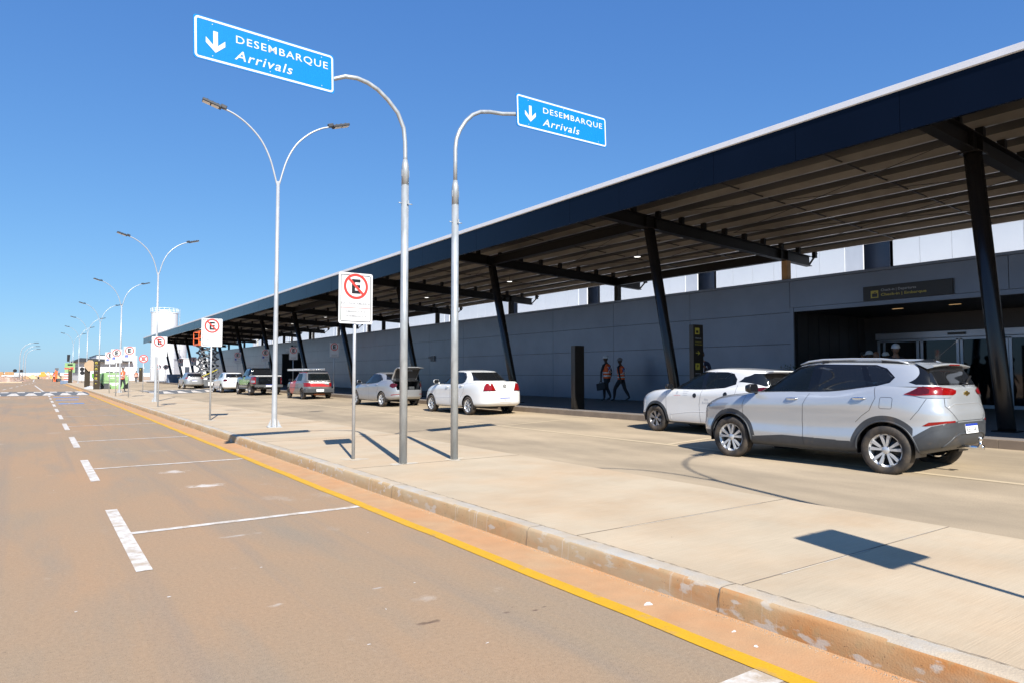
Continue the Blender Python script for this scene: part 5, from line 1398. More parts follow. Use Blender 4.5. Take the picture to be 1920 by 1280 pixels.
    c.line('tailgate_crease', 'silver', 'R', [[(-.56, .96), (-.42, 1.01), (.42, 1.01), (.56, .96)]], rad=.014, lift=-.009)
    c.line('bumper_crease', 'clad', 'R', [[(-.62, .42), (-.50, .56), (-.35, .60), (.35, .60), (.50, .56), (.62, .42)]], rad=.016, lift=-.004)
    for y in (-yw, yw):
        for sg in (-1, 1): 
            b = MB(); pts = arc(y, rw, .407, -3, 183, 40); out = []
            for p in pts:
                h = c.hit('S', p[0] * 1.0 + (p[0] - y) * .03, p[1] + (p[1] - rw) * .03, sg)
                out.append((h[0].x + sg * .002 if h else sg * .88, p[0], p[1]))
            b.tube(out, .014, 6); b.build('arch_lip', 'clad', c.t)
    c.wheels(.345, -yw, yw, .885, .215, .232, (5, 'Y'), 'alloy', .405)
    c.underbody(.68, -1.45, 1.6, .27)
    c.mirror(.80, 1.12, .83, 'black', 1.1); c.handle([(.12, 1.03), (-.94, 1.065)], 'chrome', .20)
    c.interior(.72, -1.25, .35, .62, 1.1)
    # spoiler, roof rails, aerials, badge, plate, tow ball, wiper
    b = MB(); nx = 13
    rows = []
    for i in range(nx):
        x = -.60 + 1.2 * i / (nx - 1); e = 1 - (abs(x) / .62) ** 4 * .6
        rows.append([(x, -1.60, 1.592 - .02 * (x / .6) ** 2), (x, -1.78 - .04 * e, 1.572 - .03 * (x / .6) ** 2), (x, -1.82 - .05 * e, 1.556 - .03 * (x / .6) ** 2), (x, -1.81 - .04 * e, 1.538 - .03 * (x / .6) ** 2), (x, -1.755, 1.52 - .03 * (x / .6) ** 2)])
    b.add([p for r_ in rows for p in r_], [(i * 5 + j, i * 5 + j + 1, (i + 1) * 5 + j + 1, (i + 1) * 5 + j) for i in range(nx - 1) for j in range(4)], 0, True)
    b.add(rows[0], [(0, 1, 2, 3, 4)]); b.add(rows[-1], [(0, 1, 2, 3, 4)]); b.build('spoiler', 'silver', c.t)
    b = MB(); b.box(-.16, .16, -1.872, -1.855, 1.538, 1.553); b.build('brake_light', 'redlens', c.t)
    for sg in (-1, 1):
        x = sg * .605; b = MB()
        b.tube([(x, .12, 1.565), (x, -.02, 1.61), (x, -.25, 1.635), (x, -.7, 1.64), (x, -1.15, 1.63), (x, -1.38, 1.605), (x, -1.52, 1.565)], [.012, .017, .018, .018, .018, .016, .01], 8)
        b.build('roof_rail', 'chrome' if 0 else 'silver', c.t)
        b = MB(); b.box(x - .012, x + .012, -.35, -.25, 1.57, 1.625); b.build('rail_foot', 'black', c.t); b = MB(); b.prism([(-1.15, 1.57), (-1.45, 1.565), (-1.42, 1.6), (-1.15, 1.62)], 'x', x - .01, x + .01); b.build('rail_foot', 'black', c.t)
    b = MB(); b.prism([(-1.30, 1.60), (-1.62, 1.585), (-1.60, 1.63), (-1.54, 1.635)], 'x', -.035, .035); b.build('antenna_base', 'black', c.t)
    b = MB(); b.tube([(-.02, -1.60, 1.61), (.10, -1.92, 1.93)], [.004, .002], 6); b.build('antenna', 'black', c.t)
    b = MB(); b.prism([(-.09, -.016), (-.03, -.016), (-.025, -.034), (.03, -.034), (.035, -.016), (.09, -.016), (.085, .016), (.03, .016), (.025, .034), (-.03, .034), (-.035, .016), (-.085, .016)], 'y', 0, .012)
    h = c.hit('R', 0, 1.14); b.build('emblem', 'gold', c.t, loc=(0, h[0].y - .013, 1.15), bevel=.002)
    b = MB(); put_text(b, 'TRACKER', 0, 0, 0, .21, .024, 0, bold=.02, spacing=1.2); h = c.hit('R', -.5, .82); b.build('badge', 'black', c.t, loc=(-.44, h[0].y - .004, .80))
    b = MB(); put_text(b, 'TURBO', 0, 0, 0, .09, .014, 0, bold=.02); 
    c.plate(.665, 'REI1G42', tilt=R(-6))
    b = MB(); b.tube([(0, -1.85, .40), (0, -2.16, .40)], .028, 10); b.tube([(-.03, -2.16, .40), (-.03, -2.17, .50)], .02, 10); b.lathe([(0, .56), (.022, .55), (.028, .53), (.022, .50), (.016, .49)], 14, c=(-.03, -2.17, 0)); b.lathe([(.0, -.03), (.035, -.03), (.035, .03), (0, .03)], 12, c=(.08, -2.14, .40), axis='y')
    b.build('tow_ball', 'chrome', c.t)
    b = MB(); b.bar((.02, -2.0, 1.285), (.36, -1.93, 1.39), .02, .012); b.tube([(.02, -2.02, 1.28), (.02, -1.93, 1.28)], .02, 8); b.build('rear_wiper', 'black', c.t)
    b = MB(); b.box(-.8, .8, 0, 0, 0, 0)
    # sticker in the rear side window
    c.decal('window_sticker', ['signblue'], 'S', [([(-.56, 1.285), (-.60, 1.25), (-.80, 1.255), (-.84, 1.275), (-.80, 1.30)], [(0, 1, 2, 3, 4)], 0)], lift=.003) if 0 else None
    c.t.location = (10.68, 6.25, .03); c.t.rotation_euler = (0, 0, R(1.2))
    return c
suv = make_suv()
#@@KWID
# ---- small white hatchback in front of the SUV
def make_kwid():
    low = [(1.78, -1.70, .68, 5, 6, [(-1.8, .30), (0, .215), (1.8, .235)]), (1.85, -1.80, .765, 5, 6, [(-1.8, .36), (0, .27), (1.8, .31)]),
           (1.89, -1.85, .788, 4.6, 6, [(-1.8, .52), (0, .45), (1.8, .48)]), (1.89, -1.86, .785, 4.4, 6, [(0, .66), (1.8, .66)]),
           (1.86, -1.84, .788, 4.2, 5.5, [(-1.8, .88), (0, .85), (1.8, .78)]), (1.79, -1.81, .768, 4, 5.2, [(-1.8, 1.00), (-1, .97), (0, .93), (1.2, .91), (1.8, .84)]),
           (1.70, -1.77, .72, 4, 5, [(-1.8, 1.07), (-1, 1.05), (0, .99), (.8, .985), (1.3, .95), (1.72, .875)])]
    top = [(1.02, -1.76, .715, 3.2, 3.6, [(-1.8, 1.05), (-1, 1.03), (0, .97), (.9, .965)]), (.72, -1.71, .68, 3.2, 3.6, [(-1.8, 1.16), (0, 1.12), (.8, 1.11)]),
           (.40, -1.65, .635, 3.5, 3.8, [(-1.7, 1.28), (0, 1.27), (.5, 1.24)]), (.12, -1.60, .58, 3.6, 4, [(-1.7, 1.36), (-.5, 1.40), (.2, 1.36)]), (.02, -1.57, .52, 3.6, 4, [(-1.7, 1.395), (-.5, 1.445), (.1, 1.41)])]
    c = Car('small white hatchback with black arches, partly hidden behind the silver SUV', 'hatchback', 'whitep', low, top, .035, .03, .02)
    rw, yw = .30, 1.21
    for y in (-yw, yw): c.reg('cut', '', 'S', side_arcs(y, .345, rw), cond=lambda p: np.abs(p[:, 0]) > .42)
    c.reg('side_cladding', 'clad', 'S', [(-2, .1), (-2, .42), (-1.62, .36)] + arc(-yw, rw, .415, 172, 8, 20) + [(-.78, .255), (.78, .255)] + arc(yw, rw, .415, 172, 8, 20) + [(1.66, .38), (2.2, .42), (2.2, .1)])
    c.reg('front_cladding', 'clad', 'F', [(-1, .1), (-1, .42), (1, .42), (1, .1)]); c.reg('rear_cladding', 'clad', 'R', [(-1, .1), (-1, .45), (1, .45), (1, .1)])
    c.reg('front_door', 'whitep', 'S', [(.80, .27), (.86, .6), (.86, .95), (.8, 1.1), (-.18, 1.1), (-.17, .95), (-.11, .66), (-.14, .27)])
    c.reg('rear_door', 'whitep', 'S', [(-.14, .27), (-.11, .66), (-.17, .95), (-.18, 1.15), (-1.05, 1.15), (-1.05, .95), (-.98, .75), (-.82, .56), (-.74, .27)])
    T = 'top'
    c.reg('side_window', 'clear', 'S', [(.74, 1.01), (-.12, 1.035), (-.14, 1.365), (.08, 1.35), (.34, 1.26), (.62, 1.12)], T)
    c.reg('side_window', 'clear', 'S', [(-.24, 1.04), (-.70, 1.05), (-.98, 1.13), (-.99, 1.22), (-.90, 1.33), (-.75, 1.36), (-.24, 1.37)], T)
    c.reg('window_frame', 'gloss', 'S', [(.86, .95), (-.16, .95), (-.70, 1.025), (-1.01, 1.115), (-1.02, 1.23), (-.92, 1.345), (-.75, 1.378), (-.14, 1.385), (.09, 1.365), (.36, 1.275), (.66, 1.12), (.80, 1.02)], T)
    c.reg('windscreen', 'clear', 'F', [(-.62, 1.0), (-.50, 1.36), (.50, 1.36), (.62, 1.0)], T)
    c.finish()
    c.patch('rear_window', 'tint', [(-.52, 1.08), (-.66, 1.17), (-.62, 1.27), (-.55, 1.345), (.55, 1.345), (.62, 1.27), (.66, 1.17), (.52, 1.08)], view='R', lift=.004)
    for sg in (-1, 1):
        A = (.35, -1.4)
        c.patch('tail_light', 'drklens', [(R(84), .995), (R(76), 1.045), (R(50), 1.06), (R(22), 1.05), (R(16), 1.0), (R(30), .94), (R(60), .935)], A, side=sg, lift=.008)
        c.line('panel_gap', 'black', 'S', [[(.80, .27), (.86, .6), (.86, .98)], [(-.14, .27), (-.11, .66), (-.17, .99)], [(-.82, .56), (-.98, .75), (-1.05, .95), (-1.05, 1.1)]], .006, sg)
        c.line('door_crease', 'whitep', 'S', [[(.70, .30), (.72, .42), (.1, .50), (-.6, .52)]], rad=.007, side=sg, lift=-.002)
        c.patch('handle_recess', 'black', arc(.02, .86, .052, 0, 350, 16), view='S', side=sg, lift=.003)
        c.patch('handle_recess', 'black', arc(-.80, .90, .052, 0, 350, 16), view='S', side=sg, lift=.003)
    c.wheels(.30, -yw, yw, .775, .17, .190, (6, 'X'), 'alloyd', .345)
    c.underbody(.6, -1.3, 1.5, .24); c.mirror(.70, 1.0, .74, 'black', .95)
    c.interior(.60, -.95, .25, .52, .98)
    b = MB(); b.box(-.5, .5, -1.80, -1.60, 1.37, 1.40); b.build('spoiler', 'whitep', c.t, bevel=.012)
    for sg in (-1,):                              # door lettering: crest, red line and three grey lines
        it = []
        def bar(y, z, w, h, mi): it.append(([(y, z), (y - w, z), (y - w, z + h), (y, z + h)], [(0, 1, 2, 3)], mi))
        def txt(t, y, z, w, h, mi):
            vs, fs = text_mesh(t, w, h); it.append(([(y - v[0], z + v[2]) for v in vs], fs, mi))
        txt('CASA MILITAR', .62, .845, .20, .018, 1); bar(.375, .84, .006, .14, 0); txt('Secretaria', .355, .935, .15, .028, 0); txt('Governo', .355, .895, .13, .026, 0); txt('e Gestao', .355, .85, .13, .026, 0)
        txt('Nos', -.26, .76, .10, .045, 0); txt('Excelencia', -.20, .69, .34, .045, 0)
        it.append((arc(.53, .915, .035, 0, 330, 12), [tuple(range(13))], 2))
        c.decal('door_lettering', ['fadedlet', 'signred', 'fadedlet'], 'S', it, -1, .003)
    b = MB(); b.box(-.20, .18, -1.52, -1.40, .95, 1.12); b.build('lime_bag', 'lime', c.t, bevel=.02)
    c.t.location = (12.80, 10.16, .11); c.t.rotation_euler = (0, 0, 0)
    return c
make_kwid()

# ---- generic three-box sedan
def sedan(lab, paint, scale, loc, rz, shape, lamp, rimm, style, plate, trunk_open=False, lights=None, red='redlens'):
    if shape == 'gol':
        low = [(1.93, -2.06, .72, 5, 6, [(-2.1, .30), (0, .22), (1.9, .22)]), (2.00, -2.15, .81, 5, 6, [(-2.1, .36), (0, .28), (1.9, .30)]), (2.03, -2.19, .828, 4.6, 5.5, [(0, .46), (1.9, .47)]),
               (2.02, -2.19, .825, 4.4, 5.5, [(0, .64), (1.9, .62)]), (1.98, -2.16, .828, 4.2, 5, [(-2.1, .86), (0, .82), (1.9, .74)]), (1.90, -2.13, .808, 4, 4.8, [(-2.1, 1.0), (-1, .94), (0, .91), (1.2, .88), (1.9, .78)]),
               (1.76, -2.09, .74, 4, 4.5, [(-2.1, 1.07), (-1.6, 1.06), (-1, 1.0), (0, .965), (.9, .96), (1.3, .925), (1.8, .82)])]
        top = [(1.10, -1.66, .72, 3.2, 3.6, [(-1.7, 1.05), (-1, .985), (0, .95), (1, .94)]), (.78, -1.45, .69, 3.2, 3.8, [(-1.5, 1.15), (0, 1.08), (.8, 1.07)]),
               (.46, -1.20, .64, 3.5, 4, [(-1.2, 1.27), (0, 1.24), (.5, 1.22)]), (.20, -1.02, .585, 3.6, 4.5, [(-1, 1.36), (-.4, 1.375), (.2, 1.35)]), (.08, -.93, .52, 3.6, 4.5, [(-1, 1.395), (-.4, 1.415), (.1, 1.39)])]
        yw, rw, ra = 1.2325, .295, .345; W = .828
        wins = [[(.78, 1.0), (-.10, 1.01), (-.11, 1.355), (.14, 1.34), (.42, 1.225), (.66, 1.08)], [(-.18, 1.01), (-.80, 1.04), (-.90, 1.10), (-.90, 1.20), (-.80, 1.31), (-.66, 1.35), (-.18, 1.362)]]
        frame = [(.88, .93), (-.5, .93), (-.84, 1.02), (-.93, 1.09), (-.93, 1.21), (-.82, 1.33), (-.66, 1.365), (-.12, 1.375), (.15, 1.357), (.44, 1.24), (.70, 1.08), (.84, .985)]
        rear = [(-.62, 1.09), (-.50, 1.365), (.50, 1.365), (.62, 1.09)]
    else:
        low = [(1.95, -2.08, .74, 5, 6, [(-2.1, .33), (0, .22), (1.9, .22)]), (2.05, -2.17, .835, 5, 5, [(-2.1, .38), (0, .28), (1.9, .30)]), (2.08, -2.22, .86, 4.2, 4.8, [(0, .46), (1.9, .47)]),
               (2.07, -2.22, .858, 4, 4.8, [(0, .64), (1.9, .62)]), (2.02, -2.18, .862, 3.9, 4.6, [(-2.1, .90), (0, .82), (1.9, .72)]), (1.92, -2.15, .835, 3.8, 4.4, [(-2.1, 1.03), (-1, .96), (0, .91), (1.2, .87), (1.9, .76)]),
               (1.78, -2.10, .76, 3.8, 4.2, [(-2.1, 1.09), (-1.6, 1.10), (-1, 1.04), (0, .965), (.9, .95), (1.3, .91), (1.8, .80)])]
        top = [(1.18, -1.80, .74, 3.2, 3.2, [(-1.8, 1.09), (-1, 1.02), (0, .95), (1, .93)]), (.85, -1.58, .71, 3.2, 3.4, [(-1.6, 1.17), (0, 1.08), (.8, 1.06)]),
               (.50, -1.32, .65, 3.5, 3.8, [(-1.3, 1.28), (0, 1.25), (.5, 1.22)]), (.20, -1.08, .59, 3.6, 4.3, [(-1, 1.37), (-.4, 1.395), (.2, 1.36)]), (.05, -.96, .52, 3.6, 4.4, [(-1, 1.41), (-.4, 1.44), (.1, 1.405)])]
        yw, rw, ra = 1.265, .315, .36; W = .86
        wins = [[(.80, .985), (-.12, 1.01), (-.13, 1.375), (.12, 1.36), (.40, 1.26), (.66, 1.10)], [(-.20, 1.015), (-.78, 1.06), (-1.06, 1.13), (-1.02, 1.19), (-.84, 1.31), (-.66, 1.365), (-.20, 1.38)]]
        frame = [(.92, .92), (-.4, .93), (-.82, 1.04), (-1.10, 1.12), (-1.05, 1.20), (-.86, 1.33), (-.66, 1.382), (-.14, 1.392), (.14, 1.375), (.43, 1.27), (.71, 1.10), (.86, .98)]
        rear = [(-.62, 1.14), (-.48, 1.385), (.48, 1.385), (.62, 1.14)]
    c = Car(lab, 'sedan', paint, low, top, .03, .03, .03)
    for y in (-yw, yw): c.reg('cut', '', 'S', side_arcs(y, ra, rw), cond=lambda p: np.abs(p[:, 0]) > .45)
    if trunk_open:
        c.reg('cut', '', 'R', [(-.56, .72), (-.60, .95), (-.66, 1.2), (.66, 1.2), (.60, .95), (.56, .72)], cond=lambda p: p[:, 1] < -1.7)
    c.reg('front_door', paint, 'S', [(.86, .25), (.93, .6), (.93, .9), (.86, 1.1), (-.15, 1.1), (-.14, .95), (-.10, .6), (-.12, .25)])
    c.reg('rear_door', paint, 'S', [(-.12, .25), (-.10, .6), (-.14, .95), (-.15, 1.15), (-1.04, 1.15), (-1.04, .95), (-.98, .75), (-.82, .56), (-.76, .25)])
    for w_ in wins: c.reg('side_window', 'tint', 'S', w_, 'top')
    c.reg('window_frame', 'gloss', 'S', frame, 'top')
    c.reg('rear_window', 'tint', 'R', rear, 'top'); c.reg('windscreen', 'clear', 'F', [(-.62, .98), (-.48, 1.35), (.48, 1.35), (.62, .98)], 'top')
    c.finish()
    for sg in (-1, 1):
        for (pl, mm) in lights: c.patch('tail_light', mm, [(R(a), z) for a, z in pl], (.42, -1.75), side=sg, lift=.008)
        c.line('panel_gap', 'black', 'S', [[(.86, .25), (.93, .6), (.93, .9), (.88, .97)], [(-.12, .25), (-.10, .6), (-.14, .99)], [(-.82, .56), (-.98, .75), (-1.04, .95), (-1.03, 1.03)]], .007, sg)
        c.line('side_moulding', paint, 'S', [[(.86, .50), (.3, .52), (-.75, .56)]], rad=.009, side=sg, lift=-.003)
    c.line('panel_gap', 'black', 'R', [[(-.62, 1.04), (-.60, .95), (-.56, .76), (-.50, .73), (.50, .73), (.56, .76), (.60, .95), (.62, 1.04)]], .008)
    c.wheels(rw, -yw, yw, W - .012, .185, rimm, style, 'alloy', ra)
    c.underbody(.62, -1.6, 1.6, .24); c.mirror(.78, 1.0, W - .07, paint, .95); c.handle([(.05, .88), (-.86, .93)], paint)
    c.t.scale = (scale,) * 3; c.t.location = loc; c.t.rotation_euler = (0, 0, rz)
    if plate: c.plate(*plate)
    return c
gol = sedan('white three-box sedan with black wheels rims, standing behind the right-hand blue sign post', 'whitep', 1.03, (12.52, 20.65, .10), 0, 'gol', None, .205, (8, 'I'), (.50, 'QLPM5C10'),
            lights=[([(48, .79), (44, .92), (34, 1.005), (2, 1.01), (-10, .80)], 'redlens'), ([(50, .765), (48, .79), (-10, .80), (-11, .775)], 'drklens')])
gol.t['label'] = 'white three-box sedan parked behind the right-hand blue sign post'
b = MB(); b.lathe([(.062, 0), (.062, -.01), (.052, -.012), (.052, 0)], 24, axis='y', sm=False)
for q in ([(-.03, .045), (-.018, .045), (0, .0), (.018, .045), (.03, .045), (.006, -.008), (-.006, -.008)], [(-.045, .02), (-.034, .02), (-.02, -.03), (-.004, .005), (.004, .005), (.02, -.03), (.034, .02), (.045, .02), (.024, -.052), (.014, -.048), (0, -.015), (-.014, -.048), (-.024, -.052)]):
    b.add([(p[0], -.009, p[1]) for p in q], [tuple(range(len(q)))])
h = gol.hit('R', 0, .92); b.build('emblem', 'lid', gol.t, loc=(0, h[0].y - .004, .92))
b = MB(); b.tube([(0, -.75, 1.44), (0, -.82, 1.50)], .006, 6); b.build('antenna', 'black', gol.t)

hb = sedan('silver sedan standing with its boot lid open, beside the white three-box sedan', 'silverd', .97, (12.44, 27.55, .10), R(3), 'hb', None, .215, (5, 'X'), None, True,
           lights=[([(72, .88), (66, .97), (50, 1.0), (28, .985), (16, .95), (22, .86), (44, .80), (62, .84)], 'drklens'), ([(62, .50), (50, .53), (20, .55), (6, .545), (6, .525), (26, .525), (54, .49)], 'redlens')])
# open boot lid, hinged at the rear window base and swung up
b = MB(); ws = .60
L_ = [(0, 0), (-.10, .12), (-.22, .30), (-.34, .46), (-.52, .55), (-.66, .56), (-.70, .52)]
vs = []
for (y, z) in L_: vs += [(-ws, y, z), (-ws * .5, y - .02, z + .03), (ws * .5, y - .02, z + .03), (ws, y, z)]
b.add(vs, [(i * 4 + k, i * 4 + k + 1, (i + 1) * 4 + k + 1, (i + 1) * 4 + k) for i in range(len(L_) - 1) for k in range(3)], 0, True)
lid = b.build('boot_lid', 'silverd', hb.t, loc=(0, -1.66, 1.10)); so_ = lid.modifiers.new('solid', 'SOLIDIFY'); so_.thickness = .02
b = MB(); vs = []
for (y, z) in L_[1:-1]: vs += [(-ws * .92, y - .030, z - .030), (ws * .92, y - .030, z - .030)]
b.add(vs, [(2 * i, 2 * i + 1, 2 * i + 3, 2 * i + 2) for i in range(len(L_) - 3)]); b.build('lid_lining', 'seat', lid)
b = MB(); b.tube([(-.52, -.60, .50), (.52, -.58, .50)], .012, 6); b.box(-.16, .16, -.50, -.46, .40, .46); b.build('lid_handle', 'silverd', lid)
b = MB()
for sg in (-1, 1): b.tube([(sg * .56, -1.62, 1.06), (sg * .57, -1.78, 1.16), (sg * .55, -1.80, 1.40)], .014, 6)
b.build('hinge_arm', 'silverd', hb.t)
b = MB(); b.quad((-.62, -2.12, .70), (.62, -2.12, .70), (.62, -1.3, .70), (-.62, -1.3, .70)); b.quad((-.62, -1.3, .70), (.62, -1.3, .70), (.62, -1.3, 1.08), (-.62, -1.3, 1.08)); b.quad((-.62, -2.12, .70), (-.62, -1.3, .70), (-.62, -1.3, 1.08), (-.66, -2.05, 1.08)); b.quad((.62, -2.12, .70), (.62, -1.3, .70), (.62, -1.3, 1.08), (.66, -2.05, 1.08)); b.build('boot_lining', 'joint', hb.t)
b = MB(); b.box(.15, .40, -1.95, -1.75, .71, .85); b.build('boot_contents', 'lid', hb.t, bevel=.03)

# ---- boxy red and grey hatchback with ladders
def make_uno():
    low = [(1.72, -1.70, .66, 5, 7, [(-1.7, .34), (0, .22), (1.7, .24)]), (1.80, -1.80, .75, 5, 7, [(-1.7, .40), (0, .30), (1.7, .32)]), (1.83, -1.84, .775, 5, 7, [(0, .50), (1.7, .50)]),
           (1.82, -1.83, .77, 5, 7, [(0, .68), (1.7, .66)]), (1.80, -1.80, .765, 5, 7, [(-1.7, .84), (0, .82), (1.7, .76)]), (1.74, -1.775, .735, 5, 7, [(-1.7, .95), (0, .91), (1.2, .88), (1.7, .82)])]
    top = [(1.02, -1.77, .725, 4, 9, [(-1.7, .94), (0, .90), (1, .88)]), (.66, -1.68, .69, 4, 9, [(0, 1.06), (.7, 1.05)]), (.32, -1.58, .64, 4.5, 9, [(-1.5, 1.26), (.3, 1.22)]),
           (.12, -1.49, .605, 5, 9, [(-1.5, 1.375), (.1, 1.345)]), (.04, -1.44, .57, 5, 8, [(-1.5, 1.41), (.1, 1.385)])]
    c = Car('red and grey liveried hatchback carrying aluminium ladders on its roof', 'hatchback', 'greyp', low, top, .02, .02, .03)
    rw, yw, W = .285, 1.18, .77
    for y in (-yw, yw): c.reg('cut', '', 'S', side_arcs(y, .335, rw), cond=lambda p: np.abs(p[:, 0]) > .42)
    c.reg('door_livery', 'redp', 'S', [(.88, .25), (.88, .98), (-.12, .98), (-.12, .72), (0, .50), (.30, .30), (.50, .25)])
    c.reg('tailgate_livery', 'redp', 'R', [(-.50, .66), (-.50, .84), (.10, .84), (.50, .70), (.50, .66)]); c.reg('tailgate_stripe', 'white', 'R', [(-.50, .84), (-.50, .875), (.58, .875), (.58, .82), (.15, .84)])
    c.reg('side_window', 'tint', 'S', [(.82, .95), (-.06, .95), (-.08, 1.33), (.12, 1.32), (.40, 1.16)], 'top'); c.reg('side_window', 'clear', 'S', [(-.16, .95), (-.98, .96), (-.96, 1.22), (-.86, 1.34), (-.18, 1.34)], 'top')
    c.reg('window_frame', 'redp', 'S', [(.95, .86), (-.10, .86), (-.10, 1.5), (.30, 1.5), (.95, 1.0)], 'top')
    c.reg('rear_window', 'clear', 'R', [(-.60, 1.0), (-.54, 1.34), (.54, 1.34), (.60, 1.0)], 'top'); c.reg('windscreen', 'clear', 'F', [(-.62, .95), (-.5, 1.35), (.5, 1.35), (.62, .95)], 'top')
    c.finish()
    for sg in (-1, 1):
        c.patch('tail_light', 'redlens', [(.50 * -1, .66), (-.50, .86), (-.745, .86), (-.745, .66)] if sg < 0 else [(.50, .66), (.50, .86), (.745, .86), (.745, .66)], view='R', lift=.006)
        c.line('panel_gap', 'black', 'S', [[(.88, .25), (.90, .9)], [(-.12, .25), (-.12, .95)]], .008, sg)
        c.line('rub_strip', 'clad', 'S', [[(.80, .58), (-.78, .58)]], rad=.014, side=sg, lift=-.004)
        c.line('roof_edge', 'redp', 'S', [[(.05, 1.385), (-1.35, 1.40)]], rad=.02, side=sg, lift=-.008) 
    c.wheels(rw, -yw, yw, W - .012, .165, .165, (4, 'X'), 'black', .335)
    c.underbody(.55, -1.5, 1.5, .25); c.mirror(.72, .95, .70, 'black', .85); c.interior(.60, -.9, .2, .5, .95)
    b = MB(); b.box(-.775, .775, -1.875, -1.79, .34, .56); b.box(-.78, -.70, -1.86, -1.55, .34, .56); b.box(.70, .78, -1.86, -1.55, .34, .56); b.build('rear_bumper', 'clad', c.t, bevel=.03)
    b = MB(); put_text(b, 'Agora', 0, 0, 0, .36, .12, 0, bold=.02, shear=.2)
    c.decal('door_lettering', ['white'], 'S', [([(.72 - v[0], .78 + v[2]) for v in b.v], b.f, 0)], -1, .004)
    it = []
    for k in range(9): it.append(([(-.46 + .1 * k, .895), (-.385 + .1 * k, .895), (-.375 + .1 * k, .95 + .01 * (k % 3)), (-.45 + .1 * k, .95)], [(0, 1, 2, 3)], 0))
    c.decal('tailgate_lettering', ['white'], 'R', it, -1, .004)
    c.plate(.46, 'RHA 2C45', y=-1.885, old=True)
    b = MB(); b.box(-.2, .35, -1.6, -1.3, .20, .28); b.build('rear_axle', 'copper', c.t)
    b = MB()
    for x in (-.55, .55): b.bar((x, .0, 1.44), (x, -1.3, 1.45), .03, .03)
    for y in (-.15, -1.0): b.bar((-.6, y, 1.46), (.6, y, 1.46), .04, .03)
    b.build('roof_rack', 'black', c.t)
    c.t.location = (12.33, 37.38, .12)
    return c
uno = make_uno()
for i, (x, z, lab) in enumerate([(-.42, 1.50, 'aluminium ladder at the near edge of the hatchback roof'), (.02, 1.52, 'aluminium ladder lying at the far side of the hatchback roof')]):
    t = thing('ladder', lab, 'ladder', (12.33 + x, 37.6, .12 + z), R(3 + 6 * i), 'ladders on the hatchback roof')
    b = MB()
    for k in (-.17, .17):
        for q in (0, .055): b.box(k - .014, k + .014, -1.55, 1.45, q, q + .05)
    b.build('rails', 'ladder', t); b = MB()
    for k in range(11): b.tube([(-.16, -1.4 + .28 * k, .05), (.16, -1.4 + .28 * k, .05)], .014, 6)
    b.build('rungs', 'ladder', t)

